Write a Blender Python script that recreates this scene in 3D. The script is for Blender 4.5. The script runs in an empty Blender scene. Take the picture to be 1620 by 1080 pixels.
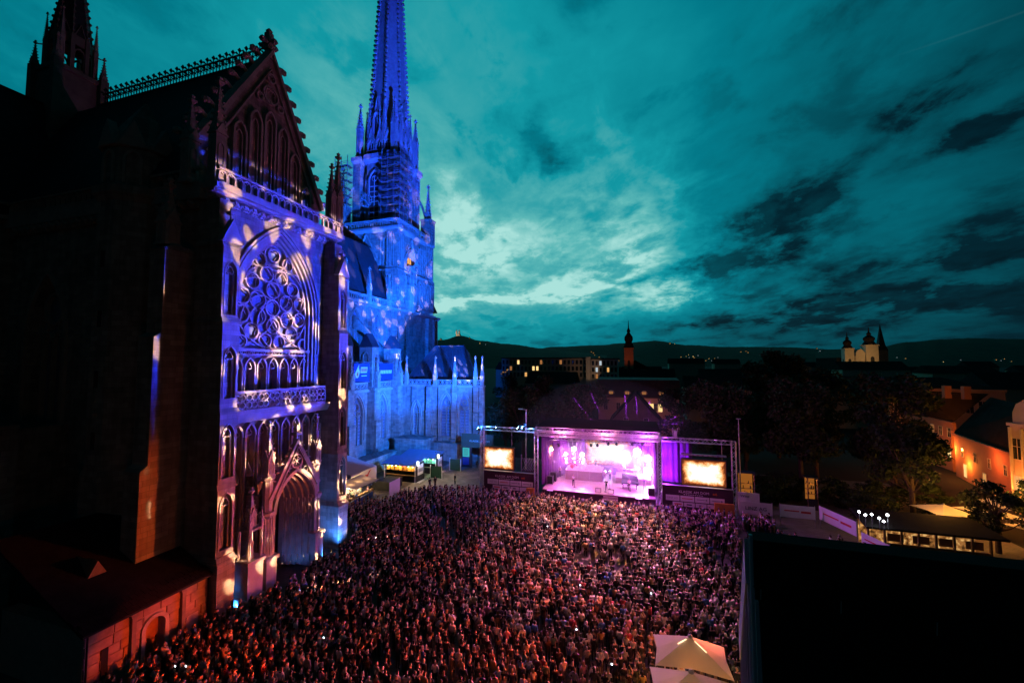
import bpy, bmesh, math, random
import numpy as np
from mathutils import Vector, Matrix
random.seed(7)
PI = math.pi
R = math.radians
scene = bpy.context.scene
COL = scene.collection

# ------------------------------------------------------------------ camera
CAM = Vector((0, 0, 20.0))
YAW, PITCH, FPX = R(16.9), R(3.1), 640.0
cd = bpy.data.cameras.new('camera')
cam = bpy.data.objects.new('camera', cd)
COL.objects.link(cam)
cam.location = CAM
cam.rotation_euler = (PI / 2 + PITCH, 0, YAW)
cd.sensor_width = 36.0
cd.lens = 36.0 * FPX / 1620.0
cd.clip_start, cd.clip_end = 0.1, 20000
scene.camera = cam
FW = Vector((-math.sin(YAW) * math.cos(PITCH), math.cos(YAW) * math.cos(PITCH), math.sin(PITCH)))
RT = Vector((math.cos(YAW), math.sin(YAW), 0))
UP = RT.cross(FW)

def ray(px, py):
    return FW + RT * ((px - 810) / FPX) - UP * ((py - 540) / FPX)

def at_x(px, py, x):
    d = ray(px, py)
    return CAM + d * ((x - CAM.x) / d.x)

def at_y(px, py, y):
    d = ray(px, py)
    return CAM + d * ((y - CAM.y) / d.y)

def at_z(px, py, z):
    d = ray(px, py)
    return CAM + d * ((z - CAM.z) / d.z)

def to_px(p):
    v = Vector(p) - CAM
    k = v.dot(FW)
    if k <= 0.1:
        return None
    return (810 + FPX * v.dot(RT) / k, 540 - FPX * v.dot(UP) / k)

# ------------------------------------------------------------------ colour management
scene.view_settings.view_transform = 'Standard'
scene.view_settings.look = 'None'
scene.view_settings.exposure = 0.0
scene.view_settings.gamma = 1.0
scene.cycles.use_denoising = True
scene.cycles.max_bounces = 4
scene.cycles.diffuse_bounces = 2
scene.cycles.glossy_bounces = 2
scene.cycles.transmission_bounces = 2
scene.cycles.volume_bounces = 0
scene.cycles.transparent_max_bounces = 6
scene.cycles.sample_clamp_indirect = 3.0
scene.cycles.caustics_reflective = False
scene.cycles.caustics_refractive = False

# ------------------------------------------------------------------ node maths helper
class NT:
    def __init__(s, tree):
        s.t = tree
    def new(s, kind, **kw):
        n = s.t.nodes.new(kind)
        for k, v in kw.items():
            setattr(n, k, v)
        return n
    def put(s, sock, v):
        if isinstance(v, S):
            s.t.links.new(v.o, sock)
        elif v is not None:
            sock.default_value = v
    def m(s, op, a, b=None, c=None, clamp=False):
        n = s.new('ShaderNodeMath', operation=op, use_clamp=clamp)
        s.put(n.inputs[0], a)
        if b is not None: s.put(n.inputs[1], b)
        if c is not None: s.put(n.inputs[2], c)
        return S(s, n.outputs[0])
    def xyz(s, x, y, z=0.0):
        n = s.new('ShaderNodeCombineXYZ')
        for i, v in enumerate((x, y, z)): s.put(n.inputs[i], v)
        return S(s, n.outputs[0])
    def sep(s, v):
        n = s.new('ShaderNodeSeparateXYZ')
        s.put(n.inputs[0], v)
        return [S(s, o) for o in n.outputs]
    def noise(s, vec, scale, detail=4, rough=0.5, dist=0.0, out=0):
        n = s.new('ShaderNodeTexNoise')
        s.put(n.inputs['Vector'], vec)
        n.inputs['Scale'].default_value = scale
        n.inputs['Detail'].default_value = detail
        n.inputs['Roughness'].default_value = rough
        n.inputs['Distortion'].default_value = dist
        return S(s, n.outputs[out])
    def ramp(s, fac, stops, interp='LINEAR'):
        n = s.new('ShaderNodeValToRGB')
        s.put(n.inputs[0], fac)
        cr = n.color_ramp
        cr.interpolation = interp
        while len(cr.elements) < len(stops): cr.elements.new(0.5)
        for e, (p, c) in zip(cr.elements, stops):
            e.position = p
            e.color = (*c, 1) if len(c) == 3 else c
        return S(s, n.outputs[0])
    def mix(s, fac, a, b, mode='MIX'):
        n = s.new('ShaderNodeMix', data_type='RGBA', blend_type=mode)
        s.put(n.inputs[0], fac)
        for i, v in ((6, a), (7, b)):
            if isinstance(v, (tuple, list)): v = (*v[:3], 1)
            s.put(n.inputs[i], v)
        return S(s, n.outputs[2])
    def smooth(s, v, lo, hi, a=0.0, b=1.0):
        n = s.new('ShaderNodeMapRange', interpolation_type='SMOOTHSTEP')
        s.put(n.inputs[0], v)
        for i, q in enumerate((lo, hi, a, b)): s.put(n.inputs[i + 1], q)
        return S(s, n.outputs[0])

class S:
    def __init__(s, n, o): s.n, s.o = n, o
    def __add__(s, b): return s.n.m('ADD', s, b)
    __radd__ = __add__
    def __sub__(s, b): return s.n.m('SUBTRACT', s, b)
    def __rsub__(s, b): return s.n.m('SUBTRACT', b, s)
    def __mul__(s, b): return s.n.m('MULTIPLY', s, b)
    __rmul__ = __mul__
    def __truediv__(s, b): return s.n.m('DIVIDE', s, b)

# ------------------------------------------------------------------ dusk sky
world = bpy.data.worlds.new('World')
scene.world = world
world.use_nodes = True
wt = world.node_tree
world.cycles.sampling_method = 'MANUAL'
world.cycles.sample_map_resolution = 256
wt.nodes.clear()
W = NT(wt)
tc = W.new('ShaderNodeTexCoord')
dx, dy, dz = W.sep(S(W, tc.outputs['Generated']))
cr_, sr_ = math.cos(YAW), math.sin(YAW)
rr = dx * cr_ + dy * sr_
ff = dy * cr_ - dx * sr_
az = W.m('ARCTAN2', rr, ff)                       # 0 = towards the afterglow
el = W.m('ARCSINE', dz)
# flat cloud deck seen in perspective
inv = W.m('DIVIDE', 1.0, W.m('MAXIMUM', dz + 0.20, 0.08))
cu, cv = rr * inv, ff * inv
deck = W.xyz(cu * 1.0, cv * 0.85, 0.0)
n_big = W.noise(deck, 1.3, 5, 0.55, 0.15)
n_mid = W.noise(W.xyz(cu, cv * 0.8, 5.0), 4.2, 8, 0.60, 0.25)
n_fin = W.noise(W.xyz(cu * 1.0 + cv * 0.25, cv * 0.7, 9.0), 10.0, 6, 0.6, 0.3)
wsp = W.noise(W.xyz(cu * 1.3 - cv * 0.45, cv * 0.5 + cu * 0.3, 3.7), 3.2, 8, 0.62, 0.35)
wv = W.noise(W.xyz(az * 6.0, el * 11.0, 1.3), 1.0, 7, 0.62, 0.2, out=1)
wx, wy, _ = W.sep(wv)
waz = az + (wx - 0.5) * 0.32
wel = el + (wy - 0.5) * 0.15

def azel(px, py):
    d = ray(px, py).normalized()
    r_, f_ = d.x * cr_ + d.y * sr_, d.y * cr_ - d.x * sr_
    return math.atan2(r_, f_), math.asin(d.z)

def blob(px, py, lx, ly, rot):
    a0, e0 = azel(px, py)
    c, s_ = math.cos(R(rot)), math.sin(R(rot))
    k = FPX * 1.15
    da, de = waz - a0, wel - e0
    u = (da * c + de * s_) * (k / lx)
    v = (de * c - da * s_) * (k / ly)
    return W.m('EXPONENT', (u * u + v * v) * -1.0)

glow = W.m('EXPONENT', (az + 0.10) * (az + 0.10) * -0.95)
# brightness before clouds: falls away from the afterglow, to the zenith and to the horizon haze
L = 0.07 + glow * 0.565
L = L + W.smooth(az * -1.0, -0.25, 0.55) * 0.07 * W.smooth(az * -1.0, 1.9, 0.9)
L = L - W.smooth(el, 0.13, 0.0) * 0.17
L = L - W.smooth(el, 0.66, 1.15) * 0.36
L = L + (n_big - 0.5) * 0.26
dark = None
for a in [(1225, 370, 96, 38, 33, .42), (1165, 425, 95, 28, 10, .40), (1290, 310, 70, 18, 28, .26), (855, 255, 46, 26, 20, .24), (830, 190, 60, 34, 20, .17),
          (785, 310, 34, 34, 0, .15), (765, 385, 46, 20, 0, .16), (890, 150, 46, 24, 0, .10), (1500, 148, 60, 14, 22, .24), (1580, 212, 70, 16, 22, .24),
          (1430, 425, 240, 17, 7, .27), (1520, 482, 300, 22, 4, .24), (1230, 500, 230, 14, 3, .24), (745, 462, 80, 11, 3, .22),
          (1590, 340, 130, 26, 14, .14), (1010, 445, 60, 9, 0, .22), (900, 20, 90, 26, 10, .1), (1290, 55, 50, 16, 15, .12), (640, 120, 80, 40, 0, .05)]:
    b = blob(*a[:5]) * a[5]
    dark = b if dark is None else dark + b
brt = None
for a in [(755, 395, 120, 55, 0, .52), (800, 470, 170, 16, 2, .46), (1065, 466, 95, 16, 6, .46), (1000, 390, 100, 66, 30, .33),
          (930, 330, 140, 80, 20, .17), (960, 440, 130, 26, 10, .28), (720, 320, 70, 46, 0, .26), (500, 230, 90, 70, 0, .14), (700, 482, 60, 14, 0, .26), (60, 110, 90, 40, 0, .07)]:
    b = blob(*a[:5]) * a[5]
    brt = b if brt is None else brt + b
L = L + W.m('MINIMUM', brt, 0.46) * W.smooth(n_mid * 0.7 + n_fin * 0.3, 0.38, 0.58, 0.30, 1.10)
L = W.m('MAXIMUM', L - W.m('MINIMUM', dark, 0.42) * W.smooth(wsp * 0.45 + n_mid * 0.35 + n_fin * 0.2, 0.40, 0.58, 0.12, 1.12), L * 0.40)
L = L - W.smooth(n_mid, 0.50, 0.68) * 0.075 * (0.4 + glow)
L = L + W.smooth(wsp, 0.5, 0.72) * 0.07 * glow
L = L + (n_fin - 0.5) * 0.10
skyc = W.ramp(L, [(0.0, (0.0003, .003, .006)), (.14, (.0004, .018, .029)), (.3, (.0006, .080, .110)), (.48, (.0005, .19, .248)),
                  (.62, (.006, .31, .365)), (.8, (.11, .48, .475)), (1.0, (.40, .76, .71))])
# thin contrail high on the right
a1, e1 = azel(1460, 75); a2, e2 = azel(1612, 22)
ln = math.hypot(a2 - a1, e2 - e1); ca, sa = (a2 - a1) / ln, (e2 - e1) / ln
da, de = az - a1, el - e1
along = da * ca + de * sa
acr = de * ca - da * sa
trail = W.m('EXPONENT', acr * acr * -500000.0) * W.smooth(along, -0.06, 0.06) * W.smooth(along, 0.32, 0.2)
skyc = W.mix(trail * 0.03, skyc, (.2, .5, .5))
nish = W.new('ShaderNodeTexSky', sky_type='NISHITA')
nish.sun_disc = False
nish.sun_elevation = R(-2.5)
nish.sun_rotation = -YAW
bg1 = W.new('ShaderNodeBackground'); W.put(bg1.inputs[0], skyc); bg1.inputs[1].default_value = 1.0
bg2 = W.new('ShaderNodeBackground'); wt.links.new(nish.outputs[0], bg2.inputs[0]); bg2.inputs[1].default_value = 0.004
ad = W.new('ShaderNodeAddShader'); wt.links.new(bg1.outputs[0], ad.inputs[0]); wt.links.new(bg2.outputs[0], ad.inputs[1])
wo = W.new('ShaderNodeOutputWorld'); wt.links.new(ad.outputs[0], wo.inputs[0])

# ------------------------------------------------------------------ materials
MATS = {}
def pmat(name, col, rough=0.85, metal=0.0, var=0.25, scale=1.5, bump=0.25, bscale=None, dist=0.03, spec=0.3, emit=None, estr=0.0, fine=0.0):
    """Principled material with colour mottling and fine relief."""
    m = bpy.data.materials.new(name)
    m.use_nodes = True
    t = m.node_tree
    b = t.nodes['Principled BSDF']
    N = NT(t)
    g = N.new('ShaderNodeNewGeometry')
    pos = S(N, g.outputs['Position'])
    n1 = N.noise(pos, scale, 5, 0.6)
    n2 = N.noise(pos, scale * 0.13, 3, 0.5)
    f = n1 * 0.65 + n2 * 0.35
    lo = tuple(c * (1 - var) for c in col); hi = tuple(min(1, c * (1 + var)) for c in col)
    c = N.ramp(f, [(0.3, lo), (0.7, hi)])
    N.put(b.inputs['Base Color'], c)
    b.inputs['Roughness'].default_value = rough
    b.inputs['Metallic'].default_value = metal
    b.inputs['Specular IOR Level'].default_value = spec
    if bump:
        bn = N.new('ShaderNodeBump')
        bn.inputs['Strength'].default_value = bump
        bn.inputs['Distance'].default_value = dist
        N.put(bn.inputs['Height'], N.noise(pos, bscale or scale * 4, 5, 0.65))
        t.links.new(bn.outputs[0], b.inputs['Normal'])
    if emit:
        b.inputs['Emission Color'].default_value = (*emit, 1)
        b.inputs['Emission Strength'].default_value = estr
    MATS[name] = m
    return m

def ashlar(name, col, bw=0.95, bh=0.42, var=0.22, mortar=0.55, bump=0.6, rough=0.9):
    """Dressed stone in courses: block tone, joint lines, weathering streaks and grain."""
    m = bpy.data.materials.new(name)
    m.use_nodes = True
    t = m.node_tree
    b = t.nodes['Principled BSDF']
    N = NT(t)
    g = N.new('ShaderNodeNewGeometry')
    pos = S(N, g.outputs['Position'])
    x, y, z = N.sep(pos)
    uv = N.xyz(x + y, z, 0.0)
    br = N.new('ShaderNodeTexBrick')
    N.put(br.inputs['Vector'], uv)
    br.inputs['Scale'].default_value = 1.0
    br.inputs['Brick Width'].default_value = bw
    br.inputs['Row Height'].default_value = bh
    br.inputs['Mortar Size'].default_value = 0.012
    br.inputs['Mortar Smooth'].default_value = 0.3
    br.offset = 0.5
    br.inputs['Color1'].default_value = (*[c * (1 - var) for c in col], 1)
    br.inputs['Color2'].default_value = (*[min(1, c * (1 + var)) for c in col], 1)
    br.inputs['Mortar'].default_value = (*[c * mortar for c in col], 1)
    streak = N.noise(N.xyz((x + y) * 1.6, z * 0.22, x * 0.2), 1.0, 5, 0.6)
    blot = N.noise(pos, 0.35, 4, 0.6)
    k = N.smooth(streak * 0.55 + blot * 0.45, 0.36, 0.62, 0.62, 1.08)
    c = N.mix(1.0, S(N, br.outputs[0]), N.xyz(k, k, k), 'MULTIPLY')
    N.put(b.inputs['Base Color'], c)
    b.inputs['Roughness'].default_value = rough
    b.inputs['Specular IOR Level'].default_value = 0.2
    bn = N.new('ShaderNodeBump')
    bn.inputs['Strength'].default_value = bump
    bn.inputs['Distance'].default_value = 0.025
    h = N.noise(pos, 7.0, 4, 0.6) * 0.6 - S(N, br.outputs[1]) * 1.0
    N.put(bn.inputs['Height'], h)
    t.links.new(bn.outputs[0], b.inputs['Normal'])
    MATS[name] = m
    return m

def emis(name, col, s, col2=None, scale=3.0, stops=None):
    m = bpy.data.materials.new(name)
    m.use_nodes = True
    t = m.node_tree
    t.nodes.clear()
    N = NT(t)
    e = N.new('ShaderNodeEmission')
    e.inputs[0].default_value = (*col, 1)
    e.inputs[1].default_value = s
    if col2:
        tcn = N.new('ShaderNodeTexCoord')
        f = N.noise(S(N, tcn.outputs['Object']), scale, 4, 0.6)
        N.put(e.inputs[0], N.ramp(f, stops or [(0.35, col2), (0.6, col)]))
    o = N.new('ShaderNodeOutputMaterial')
    t.links.new(e.outputs[0], o.inputs[0])
    MATS[name] = m
    return m

# ------------------------------------------------------------------ mesh builder
def FX(x):
    """a = world Y, d = out of a wall that faces +X."""
    return lambda a, z, d: (x + d, a, z)
def FXm(x):
    return lambda a, z, d: (x - d, a, z)
def FY(y):
    """a = world X, d = out of a wall that faces -Y."""
    return lambda a, z, d: (a, y - d, z)
def FA(ox, oy, ang):
    """a runs along heading ang from (ox, oy), d to its right-hand side."""
    c, s = math.cos(ang), math.sin(ang)
    return lambda a, z, d: (ox + c * a + s * d, oy + s * a - c * d, z)

class MB:
    def __init__(s):
        s.v, s.f = [], []
    def add(s, vs, fs):
        o = len(s.v)
        s.v.extend(vs)
        s.f.extend([tuple(i + o for i in f) for f in fs])
        return s
    def prism(s, fr, pts, d0, d1):
        n = len(pts)
        vs = [fr(a, z, d0) for a, z in pts] + [fr(a, z, d1) for a, z in pts]
        fs = [tuple(range(n))[::-1], tuple(range(n, 2 * n))] + [(i, (i + 1) % n, n + (i + 1) % n, n + i) for i in range(n)]
        return s.add(vs, fs)
    def box(s, fr, a0, a1, z0, z1, d0, d1):
        return s.prism(fr, [(a0, z0), (a1, z0), (a1, z1), (a0, z1)], d0, d1)
    def wbox(s, x0, x1, y0, y1, z0, z1):
        vs = [(x, y, z) for z in (z0, z1) for x, y in ((x0, y0), (x1, y0), (x1, y1), (x0, y1))]
        return s.add(vs, [(3, 2, 1, 0), (4, 5, 6, 7), (0, 1, 5, 4), (1, 2, 6, 5), (2, 3, 7, 6), (3, 0, 4, 7)])
    def ribbon(s, fr, pts, w, d0, d1, closed=False):
        n = len(pts)
        L, Rr = [], []
        for i in range(n):
            if closed:
                p, q = pts[i - 1], pts[(i + 1) % n]
            else:
                p, q = pts[max(i - 1, 0)], pts[min(i + 1, n - 1)]
            tx, tz = q[0] - p[0], q[1] - p[1]
            l = math.hypot(tx, tz) or 1
            nx, nz = -tz / l * w / 2, tx / l * w / 2
            L.append((pts[i][0] + nx, pts[i][1] + nz)); Rr.append((pts[i][0] - nx, pts[i][1] - nz))
        vs = [fr(a, z, d1) for a, z in L] + [fr(a, z, d1) for a, z in Rr] + [fr(a, z, d0) for a, z in L] + [fr(a, z, d0) for a, z in Rr]
        fs = []
        for i in range(n if closed else n - 1):
            j = (i + 1) % n
            fs += [(i, j, n + j, n + i), (i, 2 * n + i, 2 * n + j, j), (n + i, n + j, 3 * n + j, 3 * n + i)]
        if not closed:
            fs += [(0, n, 3 * n, 2 * n), (n - 1, 3 * n - 1, 4 * n - 1, 2 * n - 1)]
        return s.add(vs, fs)
    def wall(s, fr, a0, a1, z0, z1, d0, d1, ops=()):
        """Wall slab with pointed openings (oa0, oa1, sill, spring, rise)."""
        cur = a0
        for (p, q, sill, spr, h) in sorted(ops):
            if p - cur > 0.005:
                s.box(fr, cur, p, z0, z1, d0, d1)
            if sill - z0 > 0.005:
                s.box(fr, p, q, z0, sill, d0, d1)
            ap = arch(p, q, spr, h)
            for (u0, w0), (u1, w1) in zip(ap[:-1], ap[1:]):
                s.prism(fr, [(u0, w0), (u1, w1), (u1, z1), (u0, z1)], d0, d1)
            cur = q
        if a1 - cur > 0.005:
            s.box(fr, cur, a1, z0, z1, d0, d1)
        return s
    def tube(s, p, q, r, n=6, r2=None):
        p, q = Vector(p), Vector(q)
        d = (q - p)
        if d.length < 1e-6: return s
        d.normalize()
        u = d.orthogonal().normalized(); v = d.cross(u)
        r2 = r if r2 is None else r2
        vs = [tuple(p + (u * math.cos(2 * PI * i / n) + v * math.sin(2 * PI * i / n)) * r) for i in range(n)]
        vs += [tuple(q + (u * math.cos(2 * PI * i / n) + v * math.sin(2 * PI * i / n)) * r2) for i in range(n)]
        fs = [(i, (i + 1) % n, n + (i + 1) % n, n + i) for i in range(n)] + [tuple(range(n))[::-1], tuple(range(n, 2 * n))]
        return s.add(vs, fs)
    def lathe(s, x, y, prof, n=8, a0=0.0):
        """prof = [(radius, z)]; n = 4 with a0 = pi/4 gives square sections (radius is the corner distance)."""
        vs, fs = [], []
        for r, z in prof:
            vs += [(x + r * math.cos(a0 + 2 * PI * i / n), y + r * math.sin(a0 + 2 * PI * i / n), z) for i in range(n)]
        k = len(prof)
        for j in range(k - 1):
            for i in range(n):
                fs.append((j * n + i, j * n + (i + 1) % n, (j + 1) * n + (i + 1) % n, (j + 1) * n + i))
        fs += [tuple(range(n))[::-1], tuple(range((k - 1) * n, k * n))]
        return s.add(vs, fs)
    def sq(s, x, y, prof):
        return s.lathe(x, y, [(h * 1.41421, z) for h, z in prof], 4, PI / 4)
    def oct(s, x, y, prof):
        return s.lathe(x, y, [(h * 1.0824, z) for h, z in prof], 8, PI / 8)
    def build(s, name, mat, parent=None, base=None, smooth=False):
        me = bpy.data.meshes.new(name)
        v = np.array(s.v, dtype=float)
        c = (v.min(0) + v.max(0)) / 2
        if base is not None:
            c = np.array(base, dtype=float)
        me.from_pydata((v - c).tolist(), [], s.f)
        me.materials.append(MATS[mat] if isinstance(mat, str) else mat)
        if smooth:
            me.polygons.foreach_set('use_smooth', [True] * len(me.polygons))
        o = bpy.data.objects.new(name, me)
        COL.objects.link(o)
        c = Vector(c)
        if parent is not None:
            o.parent = parent
            c = c - world_loc(parent)
        o.location = c
        return o

def world_loc(o):
    """World location of an unrotated object (things are built unrotated, copies are turned afterwards)."""
    v = Vector(o.location)
    while o.parent is not None:
        o = o.parent
        v = v + Vector(o.location)
    return v

def arch(a0, a1, zs, h, n=7):
    w = (a1 - a0) / 2
    if h <= w * 1.001:
        return [(a0 + w - w * math.cos(PI * i / (2 * n)), zs + h * math.sin(PI * i / (2 * n))) for i in range(2 * n + 1)]
    Rr = (w * w + h * h) / (2 * w)
    t1 = math.acos((Rr - w) / Rr)
    left = [(a0 + Rr - Rr * math.cos(t1 * i / n), zs + Rr * math.sin(t1 * i / n)) for i in range(n + 1)]
    return left + [(a0 + a1 - a, z) for a, z in left[-2::-1]]

def lancet(a0, a1, z0, zs, h, n=7):
    return [(a0, z0)] + arch(a0, a1, zs, h, n) + [(a1, z0)]

def circle(a, z, r, n=20, t0=0.0):
    return [(a + r * math.cos(t0 + 2 * PI * i / n), z + r * math.sin(t0 + 2 * PI * i / n)) for i in range(n)]

def foil(a, z, r, k=3, t0=PI / 2, n=7):
    """Outline of a k-lobed foil of overall radius r."""
    rl = r * (0.52 if k == 3 else 0.45)
    rc = r - rl
    pts = []
    for j in range(k):
        c = t0 + 2 * PI * j / k
        for i in range(n + 1):
            t = c + (-0.62 + 1.24 * i / n) * PI * (0.82 if k == 3 else 0.75)
            pts.append((a + rc * math.cos(c) + rl * math.cos(t), z + rc * math.sin(c) + rl * math.sin(t)))
    return pts

# ------------------------------------------------------------------ scene objects
def tag(o, label=None, cat=None, group=None, kind=None):
    if label: o['label'] = label
    if cat: o['category'] = cat
    if group: o['group'] = group
    if kind: o['kind'] = kind
    return o

def thing(name, label, cat, loc=(0, 0, 0), group=None):
    o = bpy.data.objects.new(name, None)
    o.empty_display_size = 0.3
    COL.objects.link(o)
    o.location = loc
    return tag(o, label, cat, group)

def copy_tree(o, parent=None):
    c = o.copy()
    COL.objects.link(c)
    if parent is not None:
        c.parent = parent
    for ch in o.children:
        copy_tree(ch, c)
    return c

def inst(src, name, parent, loc, rotz=0.0, scale=1.0, rot=None):
    """One more object sharing src's mesh."""
    o = bpy.data.objects.new(name, src.data if hasattr(src, 'data') else src)
    COL.objects.link(o)
    if parent is not None:
        o.parent = parent
        loc = Vector(loc) - world_loc(parent)
    o.location = loc
    o.rotation_euler = rot or (0, 0, rotz)
    o.scale = (scale,) * 3 if not isinstance(scale, tuple) else scale
    return o

def text_mesh(name, txt, size, mat, loc, rot, parent=None, extrude=0.005, align='CENTER', sx=1.0):
    cu_ = bpy.data.curves.new(name, 'FONT')
    cu_.body = txt
    cu_.size = size
    cu_.extrude = extrude
    cu_.align_x = align
    cu_.resolution_u = 2
    tmp = bpy.data.objects.new(name, cu_)
    COL.objects.link(tmp)
    dg = bpy.context.evaluated_depsgraph_get()
    me = bpy.data.meshes.new_from_object(tmp.evaluated_get(dg))
    bpy.data.objects.remove(tmp)
    me.materials.clear()
    me.materials.append(MATS[mat])
    o = bpy.data.objects.new(name, me)
    COL.objects.link(o)
    if parent is not None:
        o.parent = parent
        loc = Vector(loc) - world_loc(parent)
    o.location = loc
    o.rotation_euler = rot
    o.scale = (sx, 1, 1)
    return o

def spot(name, loc, target, power, col, angle, blend=0.4, size=0.15):
    l = bpy.data.lights.new(name, 'SPOT')
    l.energy = power
    l.color = col
    l.spot_size = R(angle)
    l.spot_blend = blend
    l.shadow_soft_size = size
    o = bpy.data.objects.new(name, l)
    COL.objects.link(o)
    o.location = loc
    o.rotation_euler = (Vector(target) - Vector(loc)).to_track_quat('-Z', 'Y').to_euler()
    return o

def point(name, loc, power, col, size=0.1):
    l = bpy.data.lights.new(name, 'POINT')
    l.energy = power
    l.color = col
    l.shadow_soft_size = size
    o = bpy.data.objects.new(name, l)
    COL.objects.link(o)
    o.location = loc
    return o

# ------------------------------------------------------------------ material set
ashlar('stone', (.36, .31, .24))
pmat('stone_trim', (.40, .35, .28), var=.3, scale=1.2, bump=.5, bscale=6)
pmat('stone_dark', (.20, .17, .13), var=.35, scale=.9, bump=.5, bscale=5)
pmat('rubble', (.27, .20, .15), var=.5, scale=1.1, bump=.7, bscale=9)
pmat('mortar', (.38, .32, .25), var=.2, scale=3)
pmat('slate', (.045, .05, .055), rough=.7, var=.35, scale=.8, bump=.5, bscale=3.2, dist=.05, spec=.12)
pmat('copper', (.06, .075, .08), rough=.6, var=.3, scale=.5)
pmat('iron', (.02, .02, .02), rough=.5, metal=.6, var=.2, bump=0)
pmat('alu', (.55, .55, .57), rough=.38, metal=.85, var=.12, bump=0)
pmat('steel', (.35, .35, .36), rough=.45, metal=.7, var=.15, bump=0)
pmat('black_cloth', (.012, .012, .014), rough=.95, var=.4, scale=4, bump=.4, bscale=12, dist=.02, spec=.02)
pmat('black_plastic', (.018, .018, .02), rough=.5, var=.2, bump=0)
pmat('leaded_glass', (.2, .25, .32), rough=.3, var=.5, scale=4, bump=.6, bscale=9, dist=.02, spec=.6)
pmat('glass', (.02, .025, .03), rough=.08, var=.2, bump=0, spec=.7)
pmat('white_paint', (.75, .75, .74), rough=.6, var=.08)
pmat('panel_white', (.72, .72, .72), rough=.5, var=.06, bump=0)
pmat('ink', (.05, .05, .06), rough=.6, var=.1, bump=0)
pmat('ink_grey', (.30, .30, .32), rough=.6, var=.1, bump=0)
pmat('ink_red', (.55, .05, .04), rough=.6, var=.1, bump=0)
pmat('orange_print', (.75, .22, .03), rough=.6, var=.1, bump=0)
pmat('asphalt', (.05, .048, .046), rough=.85, var=.3, scale=.6, bump=.4, bscale=25, dist=.01)
pmat('dark_oak', (.07, .042, .025), rough=.7, var=.3, scale=2)
pmat('wood', (.30, .17, .08), rough=.6, var=.3, scale=2)
pmat('plank', (.22, .14, .08), rough=.6, var=.3, scale=2)
pmat('bark', (.07, .05, .035), rough=.95, var=.4, scale=4, bump=.8)
pmat('plaster', (.55, .42, .30), var=.12, scale=.6, bump=.2)
pmat('plaster_pale', (.62, .56, .46), var=.12, scale=.6, bump=.2)
pmat('plaster_red', (.48, .22, .14), var=.12, scale=.6, bump=.2)
pmat('tile_roof', (.10, .05, .035), rough=.8, var=.4, scale=1.2, bump=.6, bscale=5)
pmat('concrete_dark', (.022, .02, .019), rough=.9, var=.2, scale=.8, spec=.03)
pmat('canvas', (.66, .6, .52), rough=.9, var=.06, scale=2, bump=.15)
_t = MATS['canvas'].node_tree                             # canvas lets some light through
_tr = _t.nodes.new('ShaderNodeBsdfTranslucent'); _tr.inputs[0].default_value = (.6, .42, .26, 1)
_mx = _t.nodes.new('ShaderNodeMixShader'); _mx.inputs[0].default_value = .15
_o = [n for n in _t.nodes if n.type == 'OUTPUT_MATERIAL'][0]
_t.links.new(_t.nodes['Principled BSDF'].outputs[0], _mx.inputs[1]); _t.links.new(_tr.outputs[0], _mx.inputs[2]); _t.links.new(_mx.outputs[0], _o.inputs[0])
pmat('hillside', (.03, .045, .022), rough=1, var=.5, scale=.02, bump=0)

# ------------------------------------------------------------------ ground
def sheet(name, x0, x1, y0, y1, z, mat, kind='structure'):
    mb = MB().add([(x0, y0, z), (x1, y0, z), (x1, y1, z), (x0, y1, z)], [(0, 1, 2, 3)])
    return tag(mb.build(name, mat), kind=kind)
pmat('earth', (.015, .016, .013), rough=1, var=.3, scale=.05, bump=0)
def paving_mat(name, col, bw, bh):
    m = bpy.data.materials.new(name)
    m.use_nodes = True
    t = m.node_tree; b = t.nodes['Principled BSDF']; N = NT(t)
    g = N.new('ShaderNodeNewGeometry'); pos = S(N, g.outputs['Position'])
    br = N.new('ShaderNodeTexBrick'); N.put(br.inputs['Vector'], pos)
    br.inputs['Scale'].default_value = 1; br.inputs['Brick Width'].default_value = bw; br.inputs['Row Height'].default_value = bh
    br.inputs['Mortar Size'].default_value = .012
    br.inputs['Color1'].default_value = (*[c * .85 for c in col], 1); br.inputs['Color2'].default_value = (*[c * 1.15 for c in col], 1)
    br.inputs['Mortar'].default_value = (*[c * .5 for c in col], 1)
    k = N.smooth(N.noise(pos, .4, 5, .6), .3, .7, .7, 1.15)
    N.put(b.inputs['Base Color'], N.mix(1.0, S(N, br.outputs[0]), N.xyz(k, k, k), 'MULTIPLY'))
    b.inputs['Roughness'].default_value = .75
    bn = N.new('ShaderNodeBump'); bn.inputs['Strength'].default_value = .4; bn.inputs['Distance'].default_value = .01
    N.put(bn.inputs['Height'], N.noise(pos, 14, 4, .6) - S(N, br.outputs[1]))
    t.links.new(bn.outputs[0], b.inputs['Normal'])
    MATS[name] = m
paving_mat('granite_setts', (.13, .115, .10), .5, .25)
paving_mat('path_slabs', (.30, .27, .23), .8, .5)
sheet('ground', -9000, 9000, -3000, 12000, -0.02, 'earth')
sheet('square_pavement', -52, 40, -20, 84, 0.0, 'granite_setts')
sheet('path', -36, -24.5, 56, 84, 0.004, 'path_slabs')

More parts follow.
